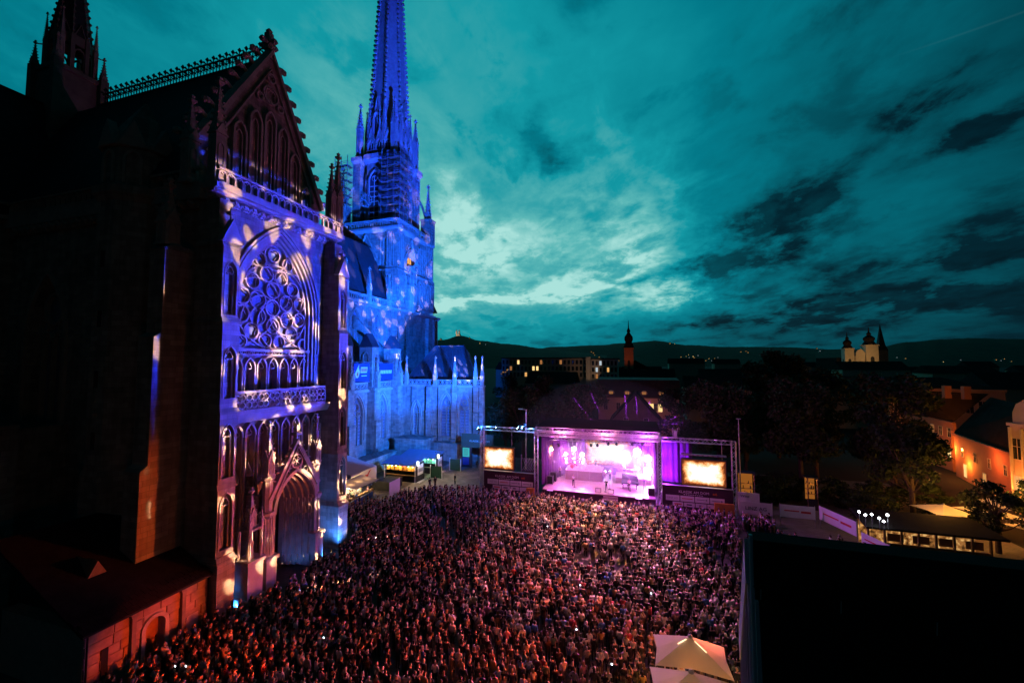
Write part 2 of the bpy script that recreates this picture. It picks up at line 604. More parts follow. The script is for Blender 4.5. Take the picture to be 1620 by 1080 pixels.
# ------------------------------------------------------------------ stone ornament (shared meshes)
_cache = {}
def pinn_mesh(w, hs, hp, n=4):
    k = (round(w, 2), round(hs, 2), round(hp, 2), n)
    if k in _cache: return _cache[k]
    mb = MB()
    mb.sq(0, 0, [(w * .58, 0), (w * .58, hs * .08), (w * .5, hs * .12), (w * .5, hs), (w * .6, hs), (w * .6, hs + w * .14)])
    for a in range(4):                                   # gablets and sunk panels on the four faces
        fr = FA(0, 0, a * PI / 2)
        mb.prism(fr, [(-w * .5, hs + w * .14), (w * .5, hs + w * .14), (0, hs + w * 1.15)], w * .3, w * .56)
        mb.ribbon(fr, lancet(-w * .26, w * .26, hs * .2, hs * .72, w * .45, 4), w * .12, w * .5, w * .56)
    z0 = hs + w * .14
    mb.sq(0, 0, [(w * .42, z0), (w * .04, z0 + hp)])
    m = max(4, int(hp / (w * .55)))
    for i in range(1, m):                                # crockets climb the four edges
        t = i / m
        r = (w * .42 * (1 - t) + w * .04 * t) * 1.41
        c = w * .13 * (1 - t * .4)
        for a in range(4):
            ang = PI / 4 + a * PI / 2
            mb.sq(math.cos(ang) * (r + c * .6), math.sin(ang) * (r + c * .6), [(c * .35, z0 + hp * t - c), (c, z0 + hp * t), (c * .8, z0 + hp * t + c * .6)])
    zt = z0 + hp
    mb.sq(0, 0, [(w * .1, zt - w * .3), (w * .28, zt - w * .05), (w * .28, zt + w * .1), (w * .08, zt + w * .22), (w * .18, zt + w * .42), (w * .04, zt + w * .62)])
    o = mb.build('pinnacle', 'stone_trim', base=(0, 0, 0))
    me = o.data
    bpy.data.objects.remove(o)
    _cache[k] = me
    return me
def pinn(parent, x, y, z, w, hs, hp, rotz=0):
    return inst(pinn_mesh(w, hs, hp), 'pinnacle', parent, (x, y, z), rotz)

def make_mesh(mb, mat, base=(0, 0, 0)):
    o = mb.build('tmp', mat, base=base)
    me = o.data
    bpy.data.objects.remove(o)
    return me
# crocket: a hooked leaf that grows out along +a of its frame
mb = MB()
mb.tube((0, 0, 0), (.28, 0, .18), .13, 6, .12).tube((.28, 0, .18), (.5, 0, .1), .14, 6, .2).tube((.5, 0, .1), (.62, 0, -.02), .2, 6, .08)
CROCKET = make_mesh(mb, 'stone_trim')
mb = MB()                                                # roof-crest finial, tall
mb.tube((0, 0, 0), (0, 0, 1.45), .05, 5).wbox(-.3, .3, -.03, .03, .98, 1.08).wbox(-.03, .03, -.3, .3, .98, 1.08)
mb.sq(0, 0, [(.03, 1.3), (.13, 1.5), (.02, 1.75)])
for sx in (-.3, .3): mb.sq(sx, 0, [(.02, .93), (.09, 1.03), (.02, 1.16)]); mb.sq(0, sx, [(.02, .93), (.09, 1.03), (.02, 1.16)])
mb.wbox(-.16, .16, -.03, .03, .5, .57).wbox(-.03, .03, -.16, .16, .5, .57)
CREST_T = make_mesh(mb, 'iron')
mb = MB()
mb.tube((0, 0, 0), (0, 0, .8), .045, 5).wbox(-.2, .2, -.025, .025, .52, .6).wbox(-.025, .025, -.2, .2, .52, .6)
mb.sq(0, 0, [(.02, .7), (.1, .86), (.02, 1.05)])
CREST_S = make_mesh(mb, 'iron')

# ------------------------------------------------------------------ cathedral
YC = 31.4
WX = -33.8
NX, AX, BXF = -61.0, -50.5, -48.3                       # nave wall, aisle wall, aisle buttress fronts
RIDGE = 51.7
cathedral = thing('cathedral', 'huge floodlit gothic stone cathedral with a rose window and a tall spire', 'church', (-61, 60, 0))
CA = cathedral
def P(mb, name, mat, parent=None): return mb.build(name, mat, parent or CA)

# --- transept front: wall, rose, gallery, portal
f = FX(WX)
ROSE = (26.95, 35.85, 17.5, 25.0, 7.7)
mb = MB()
mb.wall(f, 24.6, 38.2, 17.4, 33.6, -1.4, 0, [ROSE])
mb.wall(FX(WX - .5), 24.6, 38.2, 0, 17.4, -1.4, 0, [(28.95, 33.85, 0, 6.4, 3.5)])
front = P(mb, 'facade_wall', 'stone')
mb = MB()
for off, d0, d1, w in ((.78, 0, .24, .22), (.42, -.05, .18, .26), (.1, -.5, .06, .26), (-.22, -.9, -.18, .24), (-.5, -1.2, -.42, .2)):
    mb.ribbon(f, lancet(ROSE[0] - off, ROSE[1] + off, 17.6 if off < .6 else 21.0, 25.0, 7.7 + off * 1.1, 12), w, d0, d1)
P(mb, 'window_moulding', 'stone_trim')
mb = MB().prism(f, lancet(27.0, 35.8, 21.3, 25.0, 7.65, 10), -.86, -.8)
rose = P(mb, 'rose_window', 'leaded_glass')
rc = [(29.53, 30.01, .62), (31.0, 30.7, .66), (32.66, 30.06, .62), (28.51, 29.0, .5), (28.77, 27.76, .72), (30.26, 28.68, .74), (31.92, 28.58, .74),
      (31.05, 27.21, .78), (33.4, 27.66, .7), (27.79, 26.2, .74), (29.37, 26.08, .84), (31.04, 25.46, .78), (32.63, 26.13, .78), (34.3, 26.23, .7),
      (27.73, 24.55, .78), (29.44, 24.45, .82), (32.78, 24.43, .78), (34.36, 24.59, .7), (28.81, 23.05, .74), (31.11, 23.66, .74), (33.4, 23.05, .72),
      (27.78, 22.02, .58), (30.29, 22.19, .7), (31.92, 22.1, .66), (34.9, 22.0, .58)]
for i, (a, z, r) in enumerate(rc):
    a += .18
    mb = MB().ribbon(f, circle(a, z, r, 18), .15, -.82, -.42, True)
    mb.ribbon(f, foil(a, z, r * .86, 3 if i % 3 else 4, PI / 2 + i * .9, 5), .085, -.82, -.6, True)
    P(mb, 'roundel', 'stone_trim', rose)
mb = MB()
mb.ribbon(f, circle(31.4, 30.55, 1.3, 24), .16, -.95, -.4, True)
mb.ribbon(f, circle(31.4, 25.6, 4.15, 44), .16, -.95, -.42, True)
for k in range(6):                                       # swirling bars between the roundels
    t0 = k * PI / 3
    pts = []
    for i in range(9):
        q = i / 8
        t = t0 + q * 1.5
        rr_ = .9 + q * 3.1
        pts.append((31.4 + rr_ * math.cos(t), 25.5 + rr_ * math.sin(t)))
    mb.ribbon(f, pts, .13, -.95, -.45)
for s_ in (-1, 1):
    mb.ribbon(f, [(31.4 + s_ * 4.3, 21.4), (31.4 + s_ * 2.6, 21.9), (31.4 + s_ * .9, 22.9), (31.4, 24.2)], .12, -.95, -.5)
    mb.ribbon(f, [(31.4 + s_ * 3.9, 28.0), (31.4 + s_ * 2.6, 29.3), (31.4 + s_ * 1.0, 29.3), (31.4, 28.2)], .13, -.95, -.45)
P(mb, 'tracery', 'stone_trim', rose)
# sill band with small quatrefoils, then seven-bay arcade below it
mb = MB().box(f, 26.95, 35.85, 21.12, 21.4, -1.1, -.12).box(f, 26.95, 35.85, 20.72, 20.9, -1.1, -.3).box(f, 26.95, 35.85, 20.9, 21.12, -1.1, -.5)
for i in range(22):
    mb.ribbon(f, circle(27.15 + i * .404, 21.01, .1, 8), .05, -.5, -.38, True)
P(mb, 'sill_band', 'stone_trim')
mb = MB().box(f, 26.95, 35.85, 17.4, 20.75, -1.35, -1.2)
P(mb, 'arcade_back', 'stone')
bw = 8.8 / 7
for i in range(7):
    a0 = 27.0 + i * bw
    mb = MB().ribbon(f, lancet(a0 + .12, a0 + bw - .12, 17.5, 19.55, .95, 6), .16, -.95, -.3)
    mb.ribbon(f, foil(a0 + bw / 2, 19.75, .36, 3, PI / 2, 5), .08, -.9, -.55, True)
    P(mb, 'arcade_bay', 'stone_trim')
# openwork parapet in front of the arcade: nine panels of four circles each
fb = FX(-32.6)
mb = MB().box(fb, 26.0, 36.7, 17.38, 17.6, -.25, .14).box(fb, 26.0, 36.7, 15.75, 15.93, -.3, .16)
mb.prism(lambda a, z, d: (a, d, z), [(-33.9, 14.9), (-32.75, 14.9), (-32.35, 15.6), (-32.35, 15.75), (-33.9, 15.75)], 25.4, 37.4)
par = P(mb, 'parapet_rail', 'stone_trim')
pw = 10.6 / 9
mb = MB()
for sx in (-.27, .27):
    for sz in (-.3, .34):
        mb.ribbon(FX(0), circle(sx, sz, .27, 12), .1, -.08, .1, True)
mb.box(FX(0), -.585, -.53, -.74, .74, -.08, .12)
QF = make_mesh(mb, 'stone_trim')
for i in range(9):
    inst(QF, 'quatrefoil_panel', par, (-32.6, 26.05 + pw * (i + .5), 16.65))
inst(make_mesh(MB().box(FX(0), -.06, .06, -.74, .74, -.08, .12), 'stone_trim'), 'end_post', par, (-32.6, 36.66, 16.65))
# blind arcade of tall niches under the parapet
fl = FX(WX - .5)
bw = 11.6 / 9
for i in range(9):
    a0 = 25.6 + i * bw
    z0 = 10.2 if 3 <= i <= 6 else 6.3
    mb = MB().ribbon(fl, lancet(a0 + .14, a0 + bw - .14, z0, 13.5, 1.0, 6), .2, -.02, .62)
    mb.tube((WX + .2, a0 + bw - .02, z0 - .4), (WX + .2, a0 + bw - .02, 13.4), .11, 6)
    mb.ribbon(fl, foil(a0 + bw / 2, 13.7, .4, 3, PI / 2, 5), .09, .02, .3, True)
    P(mb, 'blind_arch', 'stone_trim')
# statues on corbels inside some of the niches
for i, z0 in ((0, 7.0), (1, 7.0), (2, 7.4), (7, 7.4), (8, 7.0)):
    a0 = 25.6 + (i + .5) * bw
    x = WX - .12
    mb = MB().lathe(x, a0, [(.1, z0 - .5), (.34, z0 - .1), (.34, z0)], 8)
    mb.lathe(x, a0, [(.28, z0), (.25, z0 + .9), (.31, z0 + 1.35), (.12, z0 + 1.52), (.11, z0 + 1.58), (.14, z0 + 1.7), (.1, z0 + 1.86), (.03, z0 + 1.9)], 8)
    mb.lathe(x, a0, [(.4, z0 + 2.4), (.34, z0 + 2.5), (.36, z0 + 2.75), (.05, z0 + 3.6)], 6)
    P(mb, 'niche_statue', 'stone_trim')
# portal: piers, stepped arches, openwork gable
fp = FX(-31.0)
for s_ in (-1, 1):
    mb = MB()
    y = YC + s_ * 2.78
    mb.wbox(-32.2, -30.5, y - .62, y + .62, 0, .5).wbox(-32.1, -30.6, y - .52, y + .52, .5, 2.9)
    mb.wbox(-32.3, -30.45, y - .68, y + .68, 2.9, 3.2)
    mb.oct(-31.3, y, [(.5, 3.2), (.42, 3.5), (.42, 6.4), (.62, 6.7), (.62, 6.95), (.4, 7.0), (.4, 9.6), (.55, 9.8), (.5, 10.0)])
    for k in range(6):
        mb.tube((-31.3 + .45 * math.cos(k * PI / 3), y + .45 * math.sin(k * PI / 3), 3.3), (-31.3 + .45 * math.cos(k * PI / 3), y + .45 * math.sin(k * PI / 3), 6.5), .1, 5)
    P(mb, 'portal_pier', 'stone_trim')
for s_ in (-1, 1): pinn(CA, -31.3, YC + s_ * 2.78, 10.0, .72, 1.5, 2.9)
mb = MB()
for k in range(6):                                       # archivolts stepping back into the wall
    q = k * .22
    mb.ribbon(FX(-31.1 - k * .55), lancet(YC - 2.45 + q, YC + 2.45 - q, .2, 6.3, 3.6 - q, 8), .3, -.3, .26)
for k in range(5):
    for s_ in (-1, 1):
        y = YC + s_ * (2.3 - k * .22)
        mb.tube((-31.35 - k * .55, y, 1.2), (-31.35 - k * .55, y, 6.3), .1, 5)
for k in range(5):
    for s_ in (-1, 1):
        y = YC + s_ * (2.3 - k * .22)
        x = -31.35 - k * .55
        mb.sq(x, y, [(.1, 6.2), (.2, 6.45), (.2, 6.6), (.1, 6.7)]).sq(x, y, [(.2, .5), (.2, 1.0), (.13, 1.2)])
        mb.lathe(x + .16, y - s_ * .1, [(.09, 3.4), (.13, 3.5), (.12, 4.1), (.15, 4.45), (.06, 4.6), (.08, 4.7), (.07, 4.85), (.02, 4.9)], 6).sq(x + .16, y - s_ * .1, [(.16, 5.2), (.14, 5.3), (.02, 5.9)])
P(mb, 'portal_arch', 'stone_trim')
mb = MB()
for s_ in (-1, 1):                                       # porch side walls
    y = YC + s_ * 2.62
    P(MB().wbox(-34.4, -32.2, y - .25, y + .25, 0, 8.2), 'porch_wall', 'stone')
mb = MB().box(FX(-35.2), 28.9, 33.9, 0, 6.3, -.2, 0)
for k in range(9): mb.box(FX(-35.2), 29.1 + k * .56, 29.55 + k * .56, .1, 4.6, 0, .06)
P(mb, 'portal_door', 'dark_oak')
mb = MB().prism(FX(-35.2), lancet(28.95, 33.85, 6.3, 6.4, 3.5, 7), -.2, 0).ribbon(FX(-35.2), circle(YC, 7.6, .9, 18), .2, 0, .2, True)
P(mb, 'tympanum', 'stone_trim')
mb = MB()
gab = [(28.55, 8.0), (31.35, 12.65), (34.2, 8.0)]
mb.ribbon(fp, gab, .42, -.22, .22).ribbon(fp, [(28.9, 8.05), (31.35, 12.1), (33.85, 8.05)], .14, -.1, .32)
mb.ribbon(fp, arch(28.95, 33.85, 6.6, 3.35, 8), .32, -.24, .24)
mb.ribbon(fp, circle(31.37, 10.75, .62, 20), .13, -.12, .16, True)
for k in range(6):
    t = k * PI / 3 + .3
    mb.ribbon(fp, [(31.37, 10.75), (31.37 + .6 * math.cos(t), 10.75 + .6 * math.sin(t))], .08, -.06, .1)
for (a, z, r) in ((30.3, 9.75, .3), (32.44, 9.75, .3), (29.75, 9.0, .22), (33.0, 9.0, .22), (31.37, 11.65, .2), (31.37, 9.98, .12)):
    mb.ribbon(fp, circle(a, z, r, 12), .08, -.08, .12, True)
mb.sq(-31.0, 31.36, [(.1, 12.5), (.1, 13.1), (.34, 13.2), (.34, 13.45), (.1, 13.55), (.22, 13.85), (.05, 14.2)])
pg = P(mb, 'portal_gable', 'stone_trim')
for s_ in (-1, 1):
    for k in range(1, 7):
        t = k / 7
        o = inst(CROCKET, 'crocket', pg, (-31.0, 31.37 + s_ * (2.85 * (1 - t) + .2), 8.1 + 4.6 * t), PI / 2 * s_, .55)
# free-standing shrine left of the portal
mb = MB().wbox(-31.6, -30.2, 26.0, 27.4, .9, 3.6).wbox(-31.75, -30.05, 25.85, 27.55, .0, .9).wbox(-31.75, -30.05, 25.85, 27.55, 3.6, 3.9)
for sx in (-31.45, -30.35):
    for sy in (26.15, 27.25): mb.tube((sx, sy, 3.9), (sx, sy, 6.2), .13, 6)
mb.wbox(-31.55, -30.25, 26.05, 27.35, 6.2, 6.4)
shr = P(mb, 'portal_shrine', 'stone_trim')
for sx in (-31.45, -30.35):
    for sy in (26.15, 27.25): inst(pinn_mesh(.26, .5, .9), 'pinnacle', shr, (sx, sy, 6.4))
inst(pinn_mesh(.6, .9, 1.9), 'pinnacle', shr, (-30.9, 26.7, 6.4))
P(MB().lathe(-30.9, 26.7, [(.32, 3.9), (.24, 4.7), (.3, 5.15), (.12, 5.32), (.11, 5.38), (.14, 5.5), (.1, 5.66), (.03, 5.7)], 8), 'statue', 'stone_trim', shr)
# base mouldings of the front wall
mb = MB().box(fl, 25.4, 28.3, 0, 1.2, -.2, .9).prism(lambda a, z, d: (a, d, z), [(WX - .5, 1.2), (WX + .4, 1.2), (WX - .3, 1.6), (WX - .5, 1.6)], 25.4, 28.3)
mb.box(fl, 34.5, 37.4, 0, 1.2, -.2, .9).prism(lambda a, z, d: (a, d, z), [(WX - .5, 1.2), (WX + .4, 1.2), (WX - .3, 1.6), (WX - .5, 1.6)], 34.5, 37.4)
P(mb, 'plinth', 'stone')

# main cornice with foliage frieze, gallery balustrade
mb = MB().box(f, 24.0, 38.8, 33.6, 34.4, -1.4, .25).box(f, 23.8, 39.0, 34.4, 34.85, -1.6, 1.5).box(f, 23.9, 38.9, 34.2, 34.4, -1.4, 1.1)
co = P(mb, 'cornice', 'stone_trim')
mb = MB()
mb.tube((0, -.3, -.1), (.25, .05, .15), .16, 6, .2).tube((.1, .3, -.12), (.3, .02, .1), .16, 6, .17).tube((0, 0, -.28), (.22, 0, -.05), .14, 6, .2).sq(.3, 0, [(.05, -.1), (.15, .05), (.05, .2)])
LEAF = make_mesh(mb, 'stone_trim')
for i in range(17):
    inst(LEAF, 'frieze_leaf', co, (WX + .3, 24.4 + i * .875, 33.92), 0, 1.15)
mb = MB().box(FX(-32.55), 24.0, 38.8, 36.0, 36.22, -.2, .2).box(FX(-32.55), 24.0, 38.8, 34.85, 35.0, -.2, .2)
gal = P(mb, 'gallery_balustrade', 'stone_trim')
mb = MB().ribbon(FX(0), lancet(-.33, .33, -.5, .1, .34, 5), .13, -.1, .1).ribbon(FX(0), circle(0, .32, .1, 8), .05, -.08, .08, True)
BAL = make_mesh(mb, 'stone_trim')
for i in range(20):
    inst(BAL, 'balustrade_arch', gal, (-32.55, 24.4 + i * .73, 35.5))
# gable wall set back behind the gallery
fg = FX(-35.8)
mb = MB().prism(fg, [(24.1, 33.6), (38.7, 33.6), (38.7, 38.6), (31.4, 52.2), (24.1, 38.6)], -.9, 0)
gw = P(mb, 'gable_wall', 'stone')
mb = MB().ribbon(fg, [(23.9, 38.2), (31.4, 52.3), (38.9, 38.2)], .55, -1.0, .35).ribbon(fg, [(25.2, 38.6), (31.4, 50.4), (37.6, 38.6)], .2, 0, .25)
P(mb, 'gable_coping', 'stone_trim', gw)
hts = [40.0, 43.0, 45.0, 45.8, 45.0, 43.0, 40.0]
for i in range(7):
    a0 = 31.4 + (i - 3) * 1.62
    mb = MB().ribbon(fg, lancet(a0 - .62, a0 + .62, 36.0, hts[i] - 1.2, 1.2, 6), .2, 0, .4)
    mb.ribbon(fg, lancet(a0 - .34, a0 + .34, 36.0, hts[i] - 1.5, .7, 5), .12, 0, .22)
    P(mb, 'gable_lancet', 'stone_trim', gw)
mb = MB()
for (a, z, r) in ((31.4, 47.6, .85), (30.2, 46.8, .35), (32.6, 46.8, .35), (31.4, 49.4, .45)):
    mb.ribbon(fg, circle(a, z, r, 16), .16, 0, .3, True).ribbon(fg, foil(a, z, r * .8, 4, PI / 4, 4), .09, 0, .2, True)
P(mb, 'gable_roundels', 'stone_trim', gw)
for s_ in (-1, 1):
    for k in range(10):
        t = (k + .5) / 10.5
        inst(CROCKET, 'crocket', gw, (-36.0, 31.4 + s_ * (7.6 * (1 - t) + .3), 38.4 + 14.2 * t), PI / 2 * s_, 1.7)
mb = MB().sq(-36.1, 31.4, [(.5, 51.6), (.34, 52.2), (.22, 52.5), (.42, 52.6), (.42, 52.8), (.22, 52.9), (.22, 53.2)])
mb.wbox(-36.3, -35.9, 30.65, 32.15, 53.15, 53.45).wbox(-36.85, -35.35, 31.2, 31.6, 53.15, 53.45)
for q in (-.75, .75): mb.sq(-36.1, 31.4 + q, [(.14, 53.05), (.25, 53.3), (.14, 53.6)]); mb.sq(-36.1 + q, 31.4, [(.14, 53.05), (.25, 53.3), (.14, 53.6)])
mb.sq(-36.1, 31.4, [(.24, 53.4), (.33, 53.7), (.3, 54.4), (.2, 54.55), (.24, 54.7), (.08, 54.95)])
P(mb, 'gable_finial', 'stone_trim', gw)
pinn(CA, -33.1, 37.5, 34.85, .8, 4.2, 3.4); pinn(CA, -33.1, 38.5, 34.85, .95, 4.6, 4.6)
pinn(CA, -33.1, 24.3, 34.85, .9, 4.2, 4.4); pinn(CA, -35.2, 23.6, 34.85, .9, 3.6, 3.4)

# corner buttresses with stacked niches
def weather(mb, x0, x1, y0, y1, z0, z1, over=.12):
    """sloping set-off: wide at z0, drawn in at z1"""
    mb.add([(x0, y0 - over, z0), (x1 + over, y0 - over, z0), (x1 + over, y1 + over, z0), (x0, y1 + over, z0),
            (x0, y0, z1), (x1 - .15, y0, z1), (x1 - .15, y1, z1), (x0, y1, z1)],
           [(3, 2, 1, 0), (4, 5, 6, 7), (0, 1, 5, 4), (1, 2, 6, 5), (2, 3, 7, 6), (3, 0, 4, 7)])
def niche_buttress(y0, y1):
    ym = (y0 + y1) / 2
    root = None
    st = [(0, 4.5, -30.95, None), (4.95, 10.1, -31.2, (5.4, 8.8)), (10.5, 16.1, -31.25, (10.9, 14.2)), (16.5, 23.3, -31.35, (17.2, 20.4)), (23.6, 29.6, -31.6, (24.0, 27.4))]
    mb = MB()
    for z0, z1, xf, op in st:
        mb.wbox(-34.6, xf - .45, y0, y1, z0, z1)
        if op:
            mb.wall(FX(xf), y0, y1, z0, z1, -.45, 0, [(y0 + .22, y1 - .22, op[0], op[1], .95)])
        else:
            mb.wbox(xf - .45, xf, y0, y1, z0, z1)
        weather(mb, -34.6, xf, y0, y1, z1, z1 + .42)
    root = P(mb, 'buttress', 'stone')
    for z0, z1, xf, op in st:
        if op:
            q = MB().ribbon(FX(xf), lancet(y0 + .2, y1 - .2, op[0], op[1], .98, 6), .1, -.1, .07)
            q.ribbon(FX(xf), foil(ym, op[1] + .2, .34, 3, PI / 2, 5), .07, -.3, -.1, True)
            q.tube((xf - .2, y1 - .34, op[0]), (xf - .2, y1 - .34, op[1]), .07, 6)
            P(q, 'niche', 'stone_trim', root)
    q = MB().prism(FX(-31.6), [(y0 - .2, 29.9), (y1 + .2, 29.9), (ym, 31.9)], -.5, .12)
    q.sq(-31.8, ym, [(.09, 31.6), (.08, 32.2), (.26, 32.3), (.26, 32.5), (.08, 32.6), (.05, 32.9)])
    P(q, 'gablet', 'stone_trim', root)
    q = MB().wbox(-34.6, -32.4, y0 + .15, y1 - .15, 29.6, 33.6)
    P(q, 'buttress_cap', 'stone', root)
niche_buttress(24.0, 25.45)
niche_buttress(37.3, 38.75)

# transept flanks
mb = MB().wall(FY(24.3), -61, -34.6, 0, 33.6, -1.3, 0, [(-57.5, -51.5, 12, 22, 6.5), (-44, -38.2, 12, 22, 6.5)])
mb.wbox(-61, -34.6, 37.2, 38.5, 0, 33.6)
P(mb, 'flank_wall', 'stone')
for a0, a1 in ((-57.5, -51.5), (-44, -38.2)):
    g_ = P(MB().box(FY(25.3), a0, a1, 12, 28.5, -.05, 0), 'flank_window', 'leaded_glass')
    mb = MB()
    for k in range(1, 4): mb.box(FY(24.3), a0 + (a1 - a0) * k / 4 - .09, a0 + (a1 - a0) * k / 4 + .09, 12, 22.5, -.8, -.4)
    for k in range(4): mb.ribbon(FY(24.3), arch(a0 + (a1 - a0) * k / 4, a0 + (a1 - a0) * (k + 1) / 4, 21.5, 1.6), .16, -.8, -.4)
    mb.ribbon(FY(24.3), circle((a0 + a1) / 2, 25.3, 1.5, 20), .18, -.8, -.4, True)
    for s_ in (-1, 1): mb.ribbon(FY(24.3), circle((a0 + a1) / 2 + s_ * 1.5, 23.6, .7, 14), .15, -.8, -.4, True)
    mb.ribbon(FY(24.3), lancet(a0 - .2, a1 + .2, 12, 22, 6.8, 8), .3, -.1, .25)
    P(mb, 'tracery', 'stone_trim', g_)
mb = MB().box(FY(24.3), -61, -33.9, 33.6, 34.85, -1.3, .7).box(FY(24.3), -61, -34.6, 32.9, 33.6, -1.2, .3).wbox(-61, -34.6, 38.5, 39.2, 33.6, 34.85)
fc = P(mb, 'flank_cornice', 'stone_trim')
for i in range(26): inst(LEAF, 'frieze_leaf', fc, (-35.2 - i * .97, 24.0, 33.3), -PI / 2, 1.1)
mb = MB().box(FY(23.7), -61, -34, 36.0, 36.2, -.15, .15).box(FY(23.7), -61, -34, 34.85, 35.0, -.15, .15)
fbal = P(mb, 'flank_balustrade', 'stone_trim')
for i in range(34): inst(BAL, 'balustrade_arch', fbal, (-34.8 - i * .76, 23.7, 35.5), PI / 2)
mb = MB()                                                # flank buttress at the corner
for z0, z1, yf in ((0, 12, 20.9), (12.4, 22, 21.4), (22.4, 29, 21.9)):
    mb.wbox(-36.6, -34.9, yf, 24.3, z0, z1)
    mb.add([(-36.7, yf - .1, z1), (-34.8, yf - .1, z1), (-34.8, 24.3, z1), (-36.7, 24.3, z1), (-36.6, yf + .5, z1 + .4), (-34.9, yf + .5, z1 + .4), (-34.9, 24.3, z1 + .4), (-36.6, 24.3, z1 + .4)],
           [(3, 2, 1, 0), (4, 5, 6, 7), (0, 1, 5, 4), (1, 2, 6, 5), (2, 3, 7, 6), (3, 0, 4, 7)])
P(mb, 'flank_buttress', 'stone')
pinn(CA, -35.75, 22.6, 29.4, 1.1, 1.8, 3.0)
# stair turret with gablets
mb = MB().oct(-42.2, 24.4, [(2.7, 0), (2.7, 11), (2.5, 11.4), (2.5, 33.6), (2.9, 34.2), (2.9, 34.85), (2.4, 34.9), (2.4, 38.2), (2.6, 38.3), (2.6, 38.6), (.1, 43.5)])
tu = P(mb, 'stair_turret', 'stone')
for k in range(8):
    a = k * PI / 4
    fr = FA(-42.2, 24.4, a)
    mb = MB().prism(fr, [(-.95, 38.3), (.95, 38.3), (0, 40.6)], 2.1, 2.75).ribbon(fr, lancet(-.55, .55, 35.2, 37.2, .8, 5), .18, 2.35, 2.55)
    P(mb, 'turret_gablet', 'stone_trim', tu)
for z in (13, 18, 23, 28):
    P(MB().box(FY(21.9), -42.5, -42.0, z, z + 1.4, -.1, .02), 'stair_slit', 'glass', tu)

# roofs with cresting
def gable_roof_x(x0, x1, yc, hw, ze, zr, name):
    mb = MB().add([(x0, yc - hw, ze), (x1, yc - hw, ze), (x1, yc, zr), (x0, yc, zr), (x0, yc + hw, ze), (x1, yc + hw, ze)], [(0, 1, 2, 3), (3, 2, 5, 4), (0, 3, 4), (1, 5, 2), (0, 4, 5, 1)])
    return P(mb, name, 'slate')
def gable_roof_y(y0, y1, xc, hw, ze, zr, name):
    mb = MB().add([(xc - hw, y0, ze), (xc - hw, y1, ze), (xc, y1, zr), (xc, y0, zr), (xc + hw, y0, ze), (xc + hw, y1, ze)], [(0, 1, 2, 3), (3, 2, 5, 4), (0, 3, 4), (1, 5, 2), (0, 4, 5, 1)])
    return P(mb, name, 'slate')
XC = -69.0
tr = gable_roof_x(-80, -36.3, YC, 7.9, 36.2, RIDGE, 'transept_roof')
nr = gable_roof_y(-6, 118, XC, 7.9, 36.2, RIDGE, 'nave_roof')
P(MB().wbox(-63, -36.6, YC - .12, YC + .12, RIDGE - .1, RIDGE + .12), 'ridge_rail', 'iron', tr)
P(MB().wbox(XC - .12, XC + .12, -6, 96, RIDGE - .1, RIDGE + .12), 'ridge_rail', 'iron', nr)
for i in range(53):
    inst(CREST_T if i % 2 == 0 else CREST_S, 'crest_finial', tr, (-37.3 - i * .47, YC, RIDGE + .1), 0, 1.15)
for i in range(40):
    inst(CREST_T if i % 2 == 0 else CREST_S, 'crest_finial', nr, (XC, 24.2 - i * .5, RIDGE + .1), 0, 1.12)
# --- choir side (towards the camera, almost unlit)
mb = MB().wbox(NX - 1.2, NX, -6, 24.3, 0, 34.4).wbox(AX - 1, AX, -6, 24.3, 0, 14.4).wbox(NX, AX - 1, -6, 24.3, 13.8, 14.4)
for k in range(4):
    y = 19.5 - k * 7.6
    mb.wbox(AX, BXF, y - .8, y + .8, 0, 15).wbox(-54, -51.5, y - .7, y + .7, 14.4, 24)
mb.box(FX(NX), -6, 24.3, 34.4, 34.85, -1, .7).box(FX(NX), -6, 24.3, 36, 36.2, .3, .6)
P(mb, 'choir_wall', 'stone')
# low walled annex at the foot of the transept, stone by stone
AXX, AY0, AY1 = -31.7, 16.55, 23.95
annex = thing('annex_building', 'low annex of large red-lit stone blocks with an arched door beside the crowd', 'building', (AXX, 20, 0))
door = (19.75, 20.95)
mb = MB().wall(FX(AXX - .06), AY0, AY1, 0, 3.9, -.8, 0, [(door[0], door[1], 0, 2.1, .62)]).wbox(-40, AXX - .86, AY0, AY0 + .8, 0, 3.9)
aw = mb.build('core_wall', 'mortar', annex)
rs = random.Random(3)
hts_ = [.0, .62, 1.18, 1.82, 2.4, 3.05, 3.6]
for r_ in range(6):
    y = AY0 + .01
    z0, z1 = hts_[r_], hts_[r_ + 1]
    while y < AY1 - .05:
        w = rs.uniform(.75, 1.75)
        y1 = min(AY1, y + w)
        if AY1 - y1 < .4: y1 = AY1
        segs = [(y, y1)]
        lim = (door[0] - .28, door[1] + .28) if z0 < 2.4 else ((door[0] + .0, door[1] + .0) if z0 < 3.0 else None)
        if lim:
            segs = []
            if y < lim[0]: segs.append((y, min(y1, lim[0])))
            if y1 > lim[1]: segs.append((max(y, lim[1]), y1))
        for a, b in segs:
            if b - a > .12:
                d = rs.uniform(.02, .07)
                MB().add([(AXX - .1, a + .015, z0 + .012), (AXX - .1, b - .015, z0 + .012), (AXX - .1, b - .015, z1 - .012), (AXX - .1, a + .015, z1 - .012),
                          (AXX + d - .03, a + .035, z0 + .03), (AXX + d - .03, b - .035, z0 + .03), (AXX + d - .03, b - .035, z1 - .03), (AXX + d - .03, a + .035, z1 - .03)],
                         [(4, 5, 6, 7), (0, 1, 5, 4), (1, 2, 6, 5), (2, 3, 7, 6), (3, 0, 4, 7)]).build('stone', 'rubble', annex)
        y = y1
fd = FX(AXX)
MB().ribbon(fd, lancet(door[0] - .12, door[1] + .12, 0, 2.1, .72, 6), .24, -.4, .1).build('door_surround', 'stone_trim', annex)
